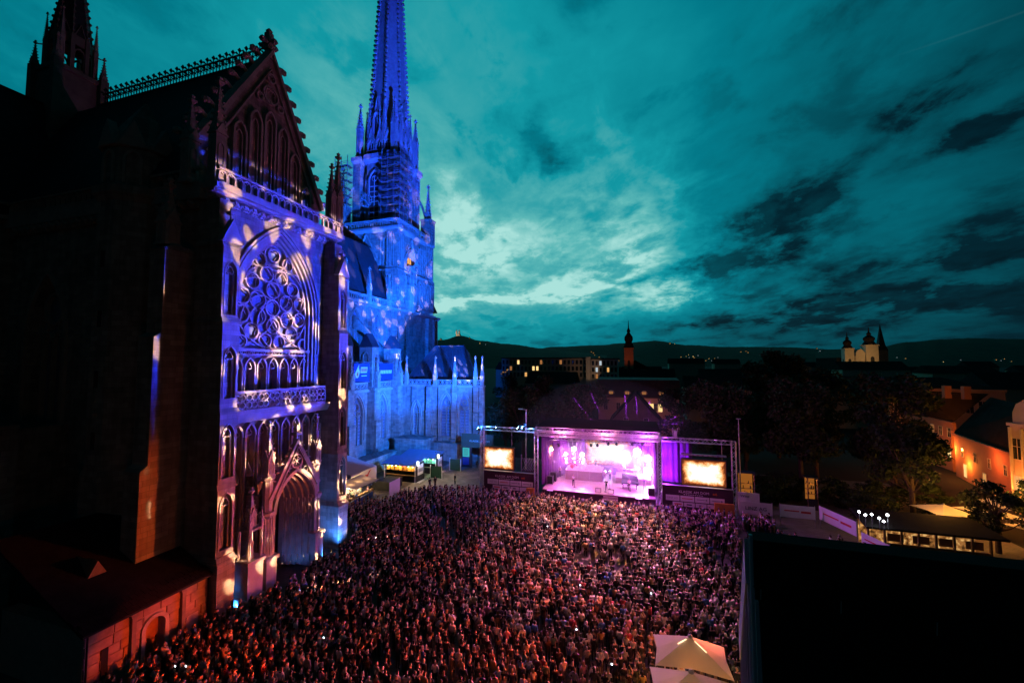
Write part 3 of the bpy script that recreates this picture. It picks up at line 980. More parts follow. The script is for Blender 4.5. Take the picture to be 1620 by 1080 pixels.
dd = MB().prism(fd, lancet(door[0], door[1], 0, 2.1, .62, 6), -.75, -.65).build('door', 'wood', annex)
MB().tube((AXX - .62, door[1] - .15, 1.0), (AXX - .55, door[1] - .15, 1.15), .03).build('door_handle', 'iron', dd)
for y in (18.95, 22.0):
    MB().box(fd, y - .12, y + .12, 1.0, 3.5, -.1, .3).prism(lambda a, z, d: (a, d, z), [(AXX, 3.5), (AXX + .34, 3.5), (AXX, 3.9)], y - .16, y + .16).build('pilaster', 'stone_dark', annex)
MB().box(fd, 17.4, 17.75, .6, 2.4, -.3, .06).build('slit_window', 'glass', annex)
MB().box(fd, 22.35, 23.2, .2, 1.5, -.05, .075).build('plaque', 'stone_trim', annex)
mb = MB().add([(AXX + .35, AY0 - .3, 3.95), (AXX + .35, AY1, 3.95), (-41, AY1, 8.2), (-41, AY0 - .3, 8.2), (AXX + .35, AY0 - .3, 3.8), (AXX + .35, AY1, 3.8), (-41, AY1, 8.0), (-41, AY0 - .3, 8.0)],
              [(0, 1, 2, 3), (7, 6, 5, 4), (0, 4, 5, 1), (0, 3, 7, 4), (1, 5, 6, 2), (2, 6, 7, 3)])
pmat('old_slate', (.02, .018, .017), rough=.95, var=.4, scale=1.5, bump=.6, bscale=5, spec=0)
roof = mb.build('roof', 'old_slate', annex)
TILE = make_mesh(MB().add([(0, -.17, 0), (0, .17, 0), (-.5, .17, .2), (-.5, -.17, .2), (0, -.17, .05), (0, .17, .05), (-.5, .17, .22), (-.5, -.17, .22)], [(4, 5, 6, 7), (0, 1, 5, 4), (0, 4, 7, 3), (1, 2, 6, 5)]), 'old_slate')
for r_ in range(3):
    for k in range(21):
        inst(TILE, 'roof_tile', roof, (AXX + .4 - r_ * .42, AY0 - .1 + k * .365 + (r_ % 2) * .18, 3.97 + r_ * .182 + rs.uniform(0, .02)))
MB().tube((AXX + .42, AY0 - .3, 3.86), (AXX + .42, AY1, 3.86), .07, 6).build('gutter', 'iron', annex)
for y in (AY0 + .1, AY1 - .12): MB().tube((AXX + .12, y, 0), (AXX + .12, y, 3.8), .05, 6).build('downpipe', 'iron', annex)
dr = MB().add([(-35.2, 18.2, 5.3), (-35.2, 19.6, 5.3), (-35.2, 18.9, 6.6), (-38, 18.9, 6.6), (-38, 18.2, 6.4), (-38, 19.6, 6.4)], [(0, 1, 2), (0, 2, 3, 4), (1, 5, 3, 2)])
dr.build('dormer', 'plank', annex)

# ------------------------------------------------------------------ nave, aisle, chapel block
BAYS = [45.8, 53.6, 61.4, 69.1, 77.3]
CLW = [45.5, 53.5, 61.5, 69.6, 77.7, 86.0]
fn = FX(NX)
mb = MB().wall(fn, 38.5, 93.5, 13, 33.6, -1.2, 0, [(c - 2.1, c + 2.1, 20.5, 28.5, 4.0) for c in CLW])
mb.wbox(NX - 1.2, NX, 93.5, 118, 13, 33.6)
P(mb, 'nave_wall', 'stone')
for i, c in enumerate(CLW):
    g_ = P(MB().box(FX(NX - .8), c - 2.2, c + 2.2, 20.4, 32.8, -.06, 0), 'clerestory_window', 'leaded_glass')
    mb = MB().ribbon(fn, lancet(c - 2.15, c + 2.15, 20.5, 28.5, 4.1, 8), .3, -.3, .22)
    for k in (-1, 0, 1): mb.box(fn, c + k * 1.05 - .08, c + k * 1.05 + .08, 20.5, 28, -.7, -.3)
    for k in range(4): mb.ribbon(fn, arch(c - 2.1 + k * 1.05, c - 1.05 + k * 1.05, 26.6, .9, 4), .12, -.7, -.3)
    mb.ribbon(fn, circle(c, 29.6, 1.15, 18), .16, -.7, -.25, True).ribbon(fn, foil(c, 29.6, .95, 4, PI / 4, 4), .1, -.65, -.35, True)
    for s_ in (-1, 1): mb.ribbon(fn, circle(c + s_ * 1.15, 28.0, .55, 12), .12, -.7, -.3, True)
    P(mb, 'tracery', 'stone_trim', g_)
mb = MB().box(fn, 38.5, 118, 33.6, 34.0, -1.2, .35).box(fn, 38.5, 118, 34.0, 34.55, -1.2, .95)
nc = P(mb, 'nave_cornice', 'stone_trim')
for i in range(74): inst(LEAF, 'frieze_leaf', nc, (NX + .35, 73.5 + i * .6, 33.75), 0, .8)
mb = MB().box(FX(NX + .6), 38.5, 114, 35.95, 36.2, -.18, .18).box(FX(NX + .6), 38.5, 114, 34.55, 34.75, -.18, .18)
nb = P(mb, 'nave_balustrade', 'stone_trim')
for i in range(56): inst(BAL, 'balustrade_arch', nb, (NX + .6, 73.6 + i * .72, 35.35), 0, (1, 1, 1.15))
for c in (73.6, 81.8, 90.0): pinn(CA, NX + .5, c, 34.5, .9, 3.4, 4.6)
# nave wall shafts between bays
mb = MB()
for c in (49.5, 57.5, 65.6, 73.6, 81.8, 90.2):
    mb.box(fn, c - .55, c + .55, 14, 33.6, 0, .7)
P(mb, 'wall_shaft', 'stone')

# aisle wall with tall windows
fa = FX(AX)
mid = [(BAYS[i] + BAYS[i + 1]) / 2 for i in range(4)]
mb = MB().wall(fa, 38.5, 79.2, 0, 14.7, -1.0, 0, [(c - 1.75, c + 1.75, 4.4, 10.2, 3.4) for c in mid])
P(mb, 'aisle_wall', 'stone')
def tall_window(parent, fr, c, hw, sill, spr, rise, lights, d):
    g_ = P(MB().prism(fr, lancet(c - hw, c + hw, sill, spr, rise, 6), d - .55, d - .5), 'aisle_window', 'leaded_glass')
    mb = MB().ribbon(fr, lancet(c - hw - .02, c + hw + .02, sill, spr, rise + .1, 7), .2, d - .45, d + .1)
    mb.ribbon(fr, lancet(c - hw - .42, c + hw + .42, sill + .8, spr, rise + .6, 7), .16, d, d + .2)
    for k in range(1, lights): mb.box(fr, c - hw + 2 * hw * k / lights - .06, c - hw + 2 * hw * k / lights + .06, sill, spr + .3, d - .5, d - .18)
    for k in range(lights): mb.ribbon(fr, arch(c - hw + 2 * hw * k / lights, c - hw + 2 * hw * (k + 1) / lights, spr - .9, hw * 1.3 / lights, 4), .11, d - .5, d - .18)
    for (a, z, r) in ((c, spr + rise * .42, hw * .42), (c - hw * .48, spr + rise * .02, hw * .26), (c + hw * .48, spr + rise * .02, hw * .26)):
        mb.ribbon(fr, circle(a, z, r, 14), .11, d - .5, d - .16, True).ribbon(fr, foil(a, z, r * .82, 4, PI / 4, 4), .07, d - .46, d - .24, True)
    P(mb, 'tracery', 'stone_trim', g_)
    zz = sill
    mb = MB()
    while zz < spr:
        zz += .62
        mb.box(fr, c - hw, c + hw, zz, zz + .04, d - .5, d - .46)
    P(mb, 'glazing_bar', 'iron', g_)
for c in mid: tall_window(CA, fa, c, 1.75, 4.4, 10.2, 3.4, 3, 0)
# lean-to roof over the aisle
mb = MB().add([(AX + .2, 38.5, 14.8), (AX + .2, 79, 14.8), (NX, 79, 19.8), (NX, 38.5, 19.8)], [(0, 1, 2, 3)])
P(mb, 'aisle_roof', 'slate')
mb = MB().box(fa, 38.5, 79.0, 14.45, 14.85, -1, .45)
P(mb, 'aisle_cornice', 'stone_trim')
mb = MB()
for k in range(4):
    pass
mb = MB().ribbon(FX(0), foil(0, 0, .36, 4, 0, 4), .1, -.09, .09, True).box(FX(0), -.5, -.42, -.55, .55, -.1, .1).box(FX(0), .42, .5, -.55, .55, -.1, .1)
QPX = make_mesh(mb, 'stone_trim')
for c in mid[1:]:
    mb = MB().box(FX(AX + .25), c - 2.6, c + 2.6, 16.05, 16.3, -.16, .2).box(FX(AX + .25), c - 2.6, c + 2.6, 14.85, 15.0, -.16, .2)
    ap = P(mb, 'aisle_parapet', 'stone_trim')
    for k in range(5): inst(QPX, 'quatrefoil_panel', ap, (AX + .25, c - 2.08 + k * 1.04, 15.53))
# aisle buttresses with upper piers and flying arches
for i, y in enumerate(BAYS):
    mb = MB()
    for z0, z1, xf in ((0, 3.2, BXF + .55), (3.55, 8.6, BXF), (8.95, 15.0, BXF - .45)):
        mb.wbox(AX - .2, xf, y - .85, y + .85, z0, z1)
        weather(mb, AX - .2, xf, y - .85, y + .85, z1, z1 + .36, .14)
    bt = P(mb, 'aisle_buttress', 'stone')
    mb = MB().wbox(-52.4, -49.4, y - .95, y + .95, 14.9, 23.2)
    for s_ in (-1, 1):
        mb.ribbon(FY(y - .95) if s_ < 0 else FY(y + .95), lancet(-51.6, -50.2, 17.5, 21.0, 1.2, 5), .18, -.06, .1)
    mb.ribbon(FX(-49.4), lancet(y - .5, y + .5, 17.5, 21.2, .9, 5), .16, -.04, .12)
    P(mb, 'pier', 'stone', bt)
    mb = MB().prism(lambda a, z, d: (a, d, z), [(-52.6, 23.2), (-49.2, 23.2), (-50.9, 26.0)], y - 1.1, y + 1.1)
    P(mb, 'pier_roof', 'slate', bt)
    mb = MB()
    pts = [(-52.2, 20.6)] + [(-52.2 - q * 8.8, 20.6 + 9.4 * math.sin(q * PI / 2) ** .9 * .98) for q in (.15, .3, .45, .6, .75, .9, 1)]
    low = [(-52.2, 18.6)] + [(-52.2 - q * 8.8, 18.4 + 10.4 * (1 - (1 - q) ** 2) * .9) for q in (.15, .3, .45, .6, .75, .9, 1)]
    top = [(-52.2, 22.6), (-61, 31.0)]
    mb.prism(FY(y), low + top[::-1], -.4, .4)
    P(mb, 'flying_arch', 'stone', bt)
    inst(pinn_mesh(1.0, 2.0, 3.0), 'pinnacle', bt, (-48.9, y, 15.3))

# plinth wall in front of the aisle between the second and third buttress
mb = MB().wbox(-48.0, -45.4, 60.0, 70.8, 0, 2.7).wbox(-48.1, -45.2, 59.9, 70.9, 2.7, 2.95)
P(mb, 'terrace_wall', 'stone')

# polygonal chapel block
BY = 79.0
fk = FY(BY)
mb = MB().wall(fk, -50, -30.2, 0, 15.0, -1.0, 0, [(-39.95, -37.45, 4.6, 10.6, 2.8), (-35.7, -33.3, 4.6, 10.6, 2.8), (-46.6, -45.0, 4.6, 9.6, 2.0)])
mb.wall(FA(-30.2, BY, R(112)), 0, 11, 0, 15, -.8, 0, [])
P(mb, 'chapel_wall', 'stone')
tall_window(CA, fk, -38.7, 1.25, 4.6, 10.6, 2.8, 2, 0)
tall_window(CA, fk, -34.5, 1.2, 4.6, 10.6, 2.8, 2, 0)
tall_window(CA, fk, -45.8, .8, 4.6, 9.6, 2.0, 2, 0)
for x in (-42.6, -36.6, -31.7):
    mb = MB()
    for z0, z1, d in ((0, 4.0, .95), (4.3, 9.6, .7), (9.9, 15.0, .5)):
        mb.box(fk, x - .55, x + .55, z0, z1, -.1, d)
        mb.prism(lambda a, z, dd: (dd, BY - a, z), [(0, z1), (d + .12, z1), (d + .12, z1 + .08), (d * .55, z1 + .35), (0, z1 + .35)], x - .65, x + .65)
    P(mb, 'chapel_buttress', 'stone')
for x in (-48.2, -41.2, -36.6, -31.9, -30.4): pinn(CA, x, BY - .2, 15.2, .72, 1.9, 4.0)
for x in (-47.0, -43.6, -40.6, -32.6):
    P(MB().tube((x, BY - .12, .2), (x, BY - .12, 15), .08, 6), 'drainpipe', 'iron')
mb = MB().box(fk, -50, -30.1, 15.0, 15.35, -1, .4)
P(mb, 'chapel_cornice', 'stone_trim')
mb = MB().box(FY(BY), -49, -30.2, 16.35, 16.55, -.16, .2).box(FY(BY), -49, -30.2, 15.35, 15.5, -.16, .2)
cp = P(mb, 'chapel_parapet', 'stone_trim')
for k in range(18): inst(QPX, 'quatrefoil_panel', cp, (-48.4 + k * 1.04, BY, 15.93), -PI / 2, (1, 1, .85))
# standing-seam roof: each tray a piece of its own
ra, rb = Vector((-44.6, 85, 24)), Vector((-37.1, 85, 24))
el_, er_ = Vector((-50, BY + .6, 15.5)), Vector((-31.6, BY + .6, 15.5))
core = MB().add([tuple(el_ - Vector((0, 0, .1))), tuple(er_ - Vector((0, 0, .1))), tuple(rb - Vector((0, 0, .1))), tuple(ra - Vector((0, 0, .1))), (-33.5, 91, 15.4), (-50, 91, 15.4)], [(0, 1, 2, 3), (1, 4, 2), (4, 5, 3, 2), (5, 0, 3)])
cr = P(core, 'chapel_roof', 'slate')
nt = 13
for k in range(nt):
    t0, t1 = k / nt, (k + 1) / nt - .006
    a, b = el_.lerp(er_, t0), el_.lerp(er_, t1)
    c, d = ra.lerp(rb, t1), ra.lerp(rb, t0)
    n_ = Vector((0, -.3, .5)).normalized() * (.03 + .03 * (k % 2))
    P(MB().add([tuple(v + n_) for v in (a, b, c, d)] + [tuple(v - n_) for v in (a, b, c, d)], [(0, 1, 2, 3), (0, 4, 5, 1), (1, 5, 6, 2), (3, 7, 4, 0)]), 'roof_tray', 'copper', cr)
P(MB().tube(tuple(ra), tuple(rb), .16, 6).tube(tuple(rb), tuple(er_), .12, 6), 'roof_roll', 'copper', cr)
# low sacristy wall before the chapel
mb = MB().wbox(-48.2, -41.0, 74.6, 79, 0, 4.2).wbox(-48.4, -40.8, 74.4, 79, 4.2, 4.5)
mb.wbox(-41.0, -32.4, 76.8, 79, 0, 3.6)
P(mb, 'sacristy_wall', 'stone')
P(MB().box(FY(74.6), -44.6, -43.0, 0, 2.5, -.1, .03), 'sacristy_door', 'wood')

# ------------------------------------------------------------------ west tower and spire
TX, TY = -70.2, 102.8
HW = 9.5
tb = MB()
fs, fw_ = FX(TX + HW), FY(TY - HW)
tb.wall(fs, TY - HW, TY + HW, 0, 56.4, -2, 0, [(TY - 4.9, TY - .1, 38.0, 47.2, 4.4), ])
tb.wall(fw_, TX - HW, TX + HW, 0, 56.4, -2, 0, [(TX - 2.4, TX + 2.4, 38, 47.2, 4.4)])
tb.wbox(TX - HW, TX - HW + 2, TY - HW + 2, TY + HW, 0, 56.4).wbox(TX - HW, TX + HW - 2, TY + HW - 2, TY + HW, 0, 56.4).wbox(TX - HW + 2, TX + HW - 2, TY - HW + 2, TY + HW - 2, 54, 56)
tower = P(tb, 'tower', 'stone')
for fr, c in ((fs, TY - 2.5), (fw_, TX)):
    P(MB().box(fr, c - 2.5, c + 2.5, 38, 51.6, -1.4, -1.3), 'tower_window', 'leaded_glass', tower)
    mb = MB().ribbon(fr, lancet(c - 2.5, c + 2.5, 38, 47.2, 4.5, 8), .36, -.5, .3).ribbon(fr, lancet(c - 3.1, c + 3.1, 38, 47.2, 5.2, 8), .24, 0, .4)
    for k in (-1, 0, 1): mb.box(fr, c + k * 1.2 - .1, c + k * 1.2 + .1, 38, 46.5, -1.2, -.6)
    mb.ribbon(fr, circle(c, 48.2, 1.5, 20), .2, -1.1, -.5, True)
    P(mb, 'tracery', 'stone_trim', tower)
# blind tracery on the visible faces
for fr, c, lo in ((fs, TY, 36.4), (fw_, TX, 36.4)):
    for z0, z1 in ((36.2, 44.6), (46.4, 55.0)):
        for k in range(11):
            a = c - 6.2 + k * 1.24
            if abs(a - (c - 2.5 if fr is fs else c)) < 3.9 and z0 < 52: continue
            P(MB().ribbon(fr, lancet(a - .48, a + .48, z0, z1 - 1.6, 1.0, 5), .17, -.02, .2).ribbon(fr, foil(a, z1 - 1.2, .34, 3, PI / 2, 4), .08, 0, .12, True), 'blind_lancet', 'stone_trim', tower)
    P(MB().ribbon(fr, [((c - 2.5 if fr is fs else c) - 3.6, 48.5), ((c - 2.5 if fr is fs else c), 55.4), ((c - 2.5 if fr is fs else c) + 3.6, 48.5)], .4, 0, .45), 'window_gablet', 'stone_trim', tower)
for (x, y) in ((TX + HW, TY - HW), (TX + HW, TY + HW), (TX - HW, TY - HW)):
    sx, sy = (1 if x > TX else -1), (1 if y > TY else -1)
    for z0, z1, e in ((36.6, 44.4, .9), (46.0, 55.8, .6)):
        for q in (.9, 2.1):
            P(MB().ribbon(FY(y + (sy * e * .9 if sy < 0 else -2 * HW)), lancet(x - sx * q - .4, x - sx * q + .4, z0, z1 - 1.2, .8, 5), .15, -.02, .14), 'blind_lancet', 'stone_trim', tower)
            if sx > 0: P(MB().ribbon(FX(x + e * .9), lancet(y - sy * q - .4, y - sy * q + .4, z0, z1 - 1.2, .8, 5), .15, -.02, .14), 'blind_lancet', 'stone_trim', tower)
mb = MB()
for (x, y) in ((TX + HW, TY - HW), (TX + HW, TY + HW), (TX - HW, TY - HW), (TX - HW, TY + HW)):
    sx, sy = (1 if x > TX else -1), (1 if y > TY else -1)
    for z0, z1, e in ((0, 33.6, 1.2), (36, 45.0, .9), (45.6, 56.4, .6)):
        mb.wbox(min(x - sx * 2.9, x + sx * e), max(x - sx * 2.9, x + sx * e), min(y, y + sy * e * .9), max(y, y + sy * e * .9), z0, z1)
        mb.wbox(min(x, x + sx * e * .9), max(x, x + sx * e * .9), min(y - sy * 2.9, y), max(y - sy * 2.9, y), z0, z1)
P(mb, 'corner_buttress', 'stone', tower)
mb = MB().sq(TX, TY, [(HW + .5, 33.6), (HW + 1.3, 34.0), (HW + 1.3, 34.6), (HW + .5, 34.7)]).sq(TX, TY, [(HW + .2, 44.9), (HW + .8, 45.1), (HW + .8, 45.3), (HW + .2, 45.9)])
mb.sq(TX, TY, [(HW + .1, 55.6), (HW + .9, 56.3), (HW + .9, 56.9), (HW - 1, 57.0)])
P(mb, 'string_course', 'stone_trim', tower)
# balcony round the foot of the octagon
mb = MB()
for fr, c in ((FX(TX + HW + .5), TY), (FY(TY - HW - .5), TX)):
    mb.box(fr, c - HW - .6, c + HW + .6, 58.7, 59.0, -.2, .2).box(fr, c - HW - .6, c + HW + .6, 56.95, 57.15, -.2, .2)
bal = P(mb, 'tower_balcony', 'stone_trim', tower)
for k in range(26):
    q = -HW + .1 + k * .76
    inst(BAL, 'balustrade_arch', tower, (TX + HW + .5, TY + q, 57.95), 0, (1, 1, 1.45))
    inst(BAL, 'balustrade_arch', tower, (TX + q, TY - HW - .5, 57.95), -PI / 2, (1, 1, 1.45))
# stair turret on the flank
mb = MB().oct(TX + HW + .6, 99.6, [(1.55, 34), (1.55, 41.2), (1.75, 41.4), (1.75, 41.8), (1.45, 41.9), (1.45, 46.6), (1.7, 46.8), (1.7, 47.2), (1.2, 47.3)])
P(mb, 'side_turret', 'stone', tower)
for k in range(8):
    P(MB().ribbon(FA(TX + HW + .6, 99.6, k * PI / 4), lancet(-.4, .4, 42.2, 45.2, .6, 4), .12, 1.4, 1.6), 'turret_arch', 'stone_trim', tower)
MATS['lit_room'] = emis('lit_room', (1, .5, .16), 1.6, (.3, .1, .02), 6)
for y in (98.9, 100.0):
    P(MB().box(FX(TX + HW), y - .32, y + .32, 47.9, 49.6, .1, .2), 'lit_window', 'lit_room', tower)
# octagonal belfry
mb = MB().oct(TX, TY, [(6.3, 56.9), (6.3, 77.8)])
for k in range(4):
    a = PI / 4 + k * PI / 2
    mb.sq(TX + math.cos(a) * 8.1, TY + math.sin(a) * 8.1, [(1.15, 57), (1.15, 77.6)])
bel = P(mb, 'belfry', 'stone')
for k in (0, 3):
    a = PI / 4 + k * PI / 2
    bx_, by_ = TX + math.cos(a) * 8.1, TY + math.sin(a) * 8.1
    for z0 in (58.5, 65.0, 71.5):
        P(MB().ribbon(FY(by_ - 1.15), lancet(bx_ - .7, bx_ + .7, z0, z0 + 4.0, 1.2, 5), .2, -.02, .2), 'blind_lancet', 'stone_trim', bel)
        P(MB().ribbon(FX(bx_ + 1.15), lancet(by_ - .7, by_ + .7, z0, z0 + 4.0, 1.2, 5), .2, -.02, .2), 'blind_lancet', 'stone_trim', bel)
for k in range(8):
    fr = FA(TX, TY, k * PI / 4)
    P(MB().prism(fr, lancet(-1.55, 1.55, 60.5, 72.0, 2.6, 7), 6.3, 6.34), 'belfry_opening', 'slate', bel)
    mb = MB().ribbon(fr, lancet(-1.75, 1.75, 60.0, 72.0, 2.9, 7), .36, 6.25, 6.75).ribbon(fr, lancet(-2.15, 2.15, 60.0, 72.0, 3.4, 7), .2, 6.25, 6.6)
    mb.box(fr, -.1, .1, 60.4, 73.5, 6.3, 6.55).ribbon(fr, circle(0, 72.6, .8, 14), .14, 6.3, 6.55, True)
    for z in range(7): mb.box(fr, -1.5, 1.5, 61.2 + z * 1.5, 61.45 + z * 1.5, 6.32, 6.5)
    P(mb, 'belfry_tracery', 'stone_trim', bel)
# clock on the face towards the square's near side
fr = FY(TY - 6.9)
cl = P(MB().ribbon(fr, circle(-72.5, 66.2, 1.9, 28), .16, 0, .14, True).ribbon(fr, circle(-72.5, 66.2, 1.3, 24), .06, 0, .12, True), 'clock', 'stone_trim', bel)
mb = MB().ribbon(fr, [(-72.5, 66.2), (-71.7, 64.8)], .14, .1, .2).ribbon(fr, [(-72.5, 66.2), (-73.3, 66.5)], .16, .1, .2)
for k in range(12):
    t = k * PI / 6
    mb.ribbon(fr, [(-72.5 + 1.4 * math.cos(t), 66.2 + 1.4 * math.sin(t)), (-72.5 + 1.75 * math.cos(t), 66.2 + 1.75 * math.sin(t))], .1, .05, .16)
P(mb, 'clock_hands', 'white_paint', bel)
mb = MB().oct(TX, TY, [(6.4, 77.2), (7.5, 78.0), (7.5, 79.4), (7.0, 79.6)])
for k in range(4):
    a = PI / 4 + k * PI / 2
    mb.sq(TX + math.cos(a) * 8.1, TY + math.sin(a) * 8.1, [(1.2, 77.4), (1.7, 78.1), (1.7, 79.3), (1.2, 79.5)])
P(mb, 'belfry_cornice', 'stone_trim', bel)
for k in range(4):
    a = PI / 4 + k * PI / 2
    pinn(CA, TX + math.cos(a) * 8.1, TY + math.sin(a) * 8.1, 79.4, 1.5, 8.6, 7.0)
    if k == 3: continue
    pinn(CA, TX + math.cos(a) * 12.4, TY + math.sin(a) * 12.4, 57.0, 1.5, 9.0, 9.0)
    P(MB().sq(TX + math.cos(a) * 12.4, TY + math.sin(a) * 12.4, [(1.6, 57), (1.6, 64), (1.8, 64.2), (1.8, 64.6), (1.0, 65)]), 'corner_turret', 'stone')
    c, s_ = math.cos(a), math.sin(a)
    fr = lambda u, z, d, c=c, s_=s_: (TX + c * u - s_ * d, TY + s_ * u + c * d, z)
    P(MB().ribbon(fr, [(12.2, 63), (10.8, 68), (9.6, 70.4), (8.6, 71.4)], .5, -.3, .3), 'flying_arm', 'stone_trim')
# open gallery with paired gablets round the foot of the spire
P(MB().oct(TX, TY, [(5.6, 79.4), (5.6, 84.5)]), 'gallery_core', 'slate')
for k in range(8):
    fr = FA(TX, TY, k * PI / 4)
    mb = MB()
    for q in (-1.35, 1.35):
        mb.ribbon(fr, lancet(q - 1.0, q + 1.0, 79.6, 82.6, 1.6, 6), .34, 6.1, 6.7)
        mb.ribbon(fr, [(q - 1.35, 83.0), (q, 87.6), (q + 1.35, 83.0)], .36, 6.1, 6.6)
        mb.prism(fr, [(q - 1.1, 83.8), (q, 87.2), (q + 1.1, 83.8)], 6.15, 6.35)
        mb.box(fr, q - .08, q + .08, 79.6, 83, 6.2, 6.5)
        mb.ribbon(fr, circle(q, 83.6, .5, 10), .14, 6.2, 6.55, True)
    mb.box(fr, -2.7, 2.7, 80.6, 80.9, 6.4, 6.8)
    P(mb, 'gallery_gablet', 'stone_trim')
# spire with crocketed ribs and lucarnes
Z0, ZA, R0 = 83.5, 186.0, 5.5
def spr(z): return R0 * (ZA - z) / (ZA - Z0)
spire = P(MB().oct(TX, TY, [(R0, Z0), (.12, ZA - 1)]), 'spire', 'stone_trim')
for k in range(8):
    a = PI / 8 + k * PI / 4
    mb = MB()
    mb.tube((TX + math.cos(a) * R0 * 1.08, TY + math.sin(a) * R0 * 1.08, Z0), (TX + math.cos(a) * .1, TY + math.sin(a) * .1, ZA), .3, 5, .12)
    z = Z0 + 2
    while z < 140:
        rr_ = spr(z) * 1.0824 + .3
        s_ = .34
        mb.sq(TX + math.cos(a) * (rr_ + .15), TY + math.sin(a) * (rr_ + .15), [(s_ * .5, z - .5), (s_, z), (s_ * .9, z + .35), (s_ * .3, z + .5)])
        z += 1.55
    P(mb, 'crocketed_rib', 'stone_trim', spire)
for k in range(8):
    if k % 2 == 0:
        fr = FA(TX, TY, k * PI / 4)
        mb = MB().ribbon(fr, [(-1.6, 88), (0, 97.6), (1.6, 88)], .4, 4.2, 6.0).prism(fr, [(-1.2, 93), (0, 97), (1.2, 93)], 4.4, 5.6)
        mb.ribbon(fr, lancet(-1.1, 1.1, 86, 90.6, 1.8, 6), .34, 4.8, 6.3).box(fr, -.1, .1, 86, 92, 5.4, 5.9)
        P(mb, 'lucarne', 'stone_trim', spire)
        P(MB().prism(fr, lancet(-1.0, 1.0, 86, 90.6, 1.7, 6), 5.3, 5.5), 'lucarne_opening', 'slate', spire)
    a = PI / 8 + k * PI / 4
    pinn(CA, TX + math.cos(a) * 6.4, TY + math.sin(a) * 6.4, 83.0, .9, 5.5, 6.5)

# crossing turret (fleche) over the transept
cx, cy = XC, YC
fle = P(MB().sq(cx, cy, [(2.2, 44), (2.2, 56.2), (2.4, 56.3), (2.4, 56.8), (2.0, 56.9)]), 'crossing_turret', 'stone_dark')
for sx in (-1, 1):
    for sy in (-1, 1):
        pinn(CA, cx + sx * 2.25, cy + sy * 2.25, 56.4, .6, 1.0, 2.6)
        P(MB().sq(cx + sx * 2.25, cy + sy * 2.25, [(.42, 46), (.42, 57.2)]), 'turret_pier', 'stone_dark', fle)
for k in range(8):
    a = PI / 8 + k * PI / 4
    P(MB().sq(cx + math.cos(a) * 1.85, cy + math.sin(a) * 1.85, [(.2, 56), (.2, 61.6)]), 'turret_column', 'stone_dark', fle)
    fr = FA(cx, cy, k * PI / 4)
    P(MB().ribbon(fr, lancet(-.5, .5, 57.4, 59.2, .8, 5), .14, 1.55, 1.8).box(fr, -.7, .7, 56.6, 57.4, 1.55, 1.75).box(fr, -.7, .7, 60.4, 61.6, 1.55, 1.8).ribbon(fr, [(-.65, 61.2), (0, 63.2), (.65, 61.2)], .16, 1.5, 1.8), 'turret_arch', 'stone_dark', fle)
    if k % 2 == 0:
        b = PI / 4 + k * PI / 4
        pinn(CA, cx + math.cos(b) * 2.3, cy + math.sin(b) * 2.3, 57.2, .42, 3.4, 3.6)
        P(MB().tube((cx + math.cos(b) * 2.3, cy + math.sin(b) * 2.3, 60.2), (cx + math.cos(b) * 3.2, cy + math.sin(b) * 3.2, 60.0), .1, 5, .05), 'gargoyle', 'stone_dark', fle)
P(MB().oct(cx, cy, [(1.78, 61.4), (.05, 76)]), 'turret_spire', 'slate', fle)
for k in range(8):
    a = PI / 8 + k * PI / 4
    mb = MB().tube((cx + math.cos(a) * 1.9, cy + math.sin(a) * 1.9, 61.4), (cx, cy, 76), .08, 4, .03)
    z = 62.0
    while z < 75:
        r_ = 1.78 * (76 - z) / 14.6 * 1.0824 + .06
        mb.sq(cx + math.cos(a) * r_, cy + math.sin(a) * r_, [(.05, z - .2), (.14, z), (.06, z + .2)])
        z += .9
    P(mb, 'crocketed_rib', 'stone_dark', fle)

# ------------------------------------------------------------------ scaffolds
def scaffold(label, xs, ys, z0, z1, step, deck_mat='plank'):
    t = thing('scaffold', label, 'scaffold', ((xs[0] + xs[-1]) / 2, (ys[0] + ys[-1]) / 2, z0), 'scaffolds on the tower')
    for x in xs:
        for y in ys:
            if x in (xs[0], xs[-1]) or y in (ys[0], ys[-1]):
                MB().tube((x, y, z0), (x, y, z1 + 1.1), .09, 5).build('standard', 'steel', t)
    z = z0 + step
    k = 0
    while z <= z1 + .01:
        mb = MB()
        for dz in (0, .5, 1.0):
            for y in (ys[0], ys[-1]): mb.tube((xs[0], y, z + dz), (xs[-1], y, z + dz), .06, 4)
            for x in (xs[0], xs[-1]): mb.tube((x, ys[0], z + dz), (x, ys[-1], z + dz), .06, 4)
        if k % 2:
            mb.tube((xs[0], ys[0], z - step), (xs[-1], ys[0], z), .05, 4).tube((xs[-1], ys[0], z - step), (xs[-1], ys[-1], z), .05, 4)
        else:
            mb.tube((xs[-1], ys[0], z - step), (xs[0], ys[0], z), .05, 4).tube((xs[-1], ys[-1], z - step), (xs[-1], ys[0], z), .05, 4)
        mb.build('guard_rails', 'steel', t)
        MB().wbox(xs[0], xs[-1], ys[0], ys[0] + 1.0, z - .08, z).wbox(xs[-1] - 1.0, xs[-1], ys[0] + 1.0, ys[-1], z - .08, z).build('deck', deck_mat, t)
        z += step
        k += 1
    return t
scaffold('steel scaffold wrapped round the blue-lit corner of the main tower', [-66.5, -64.5, -62.5, -60.5], [94.2, 96.2, 98.2, 100.4], 57, 78, 2.2)
scaffold('narrow free-standing scaffold tower behind the gable left of the main tower', [-81.5, -79.3, -77.2], [93.5, 96.0], 50, 78, 2.2)

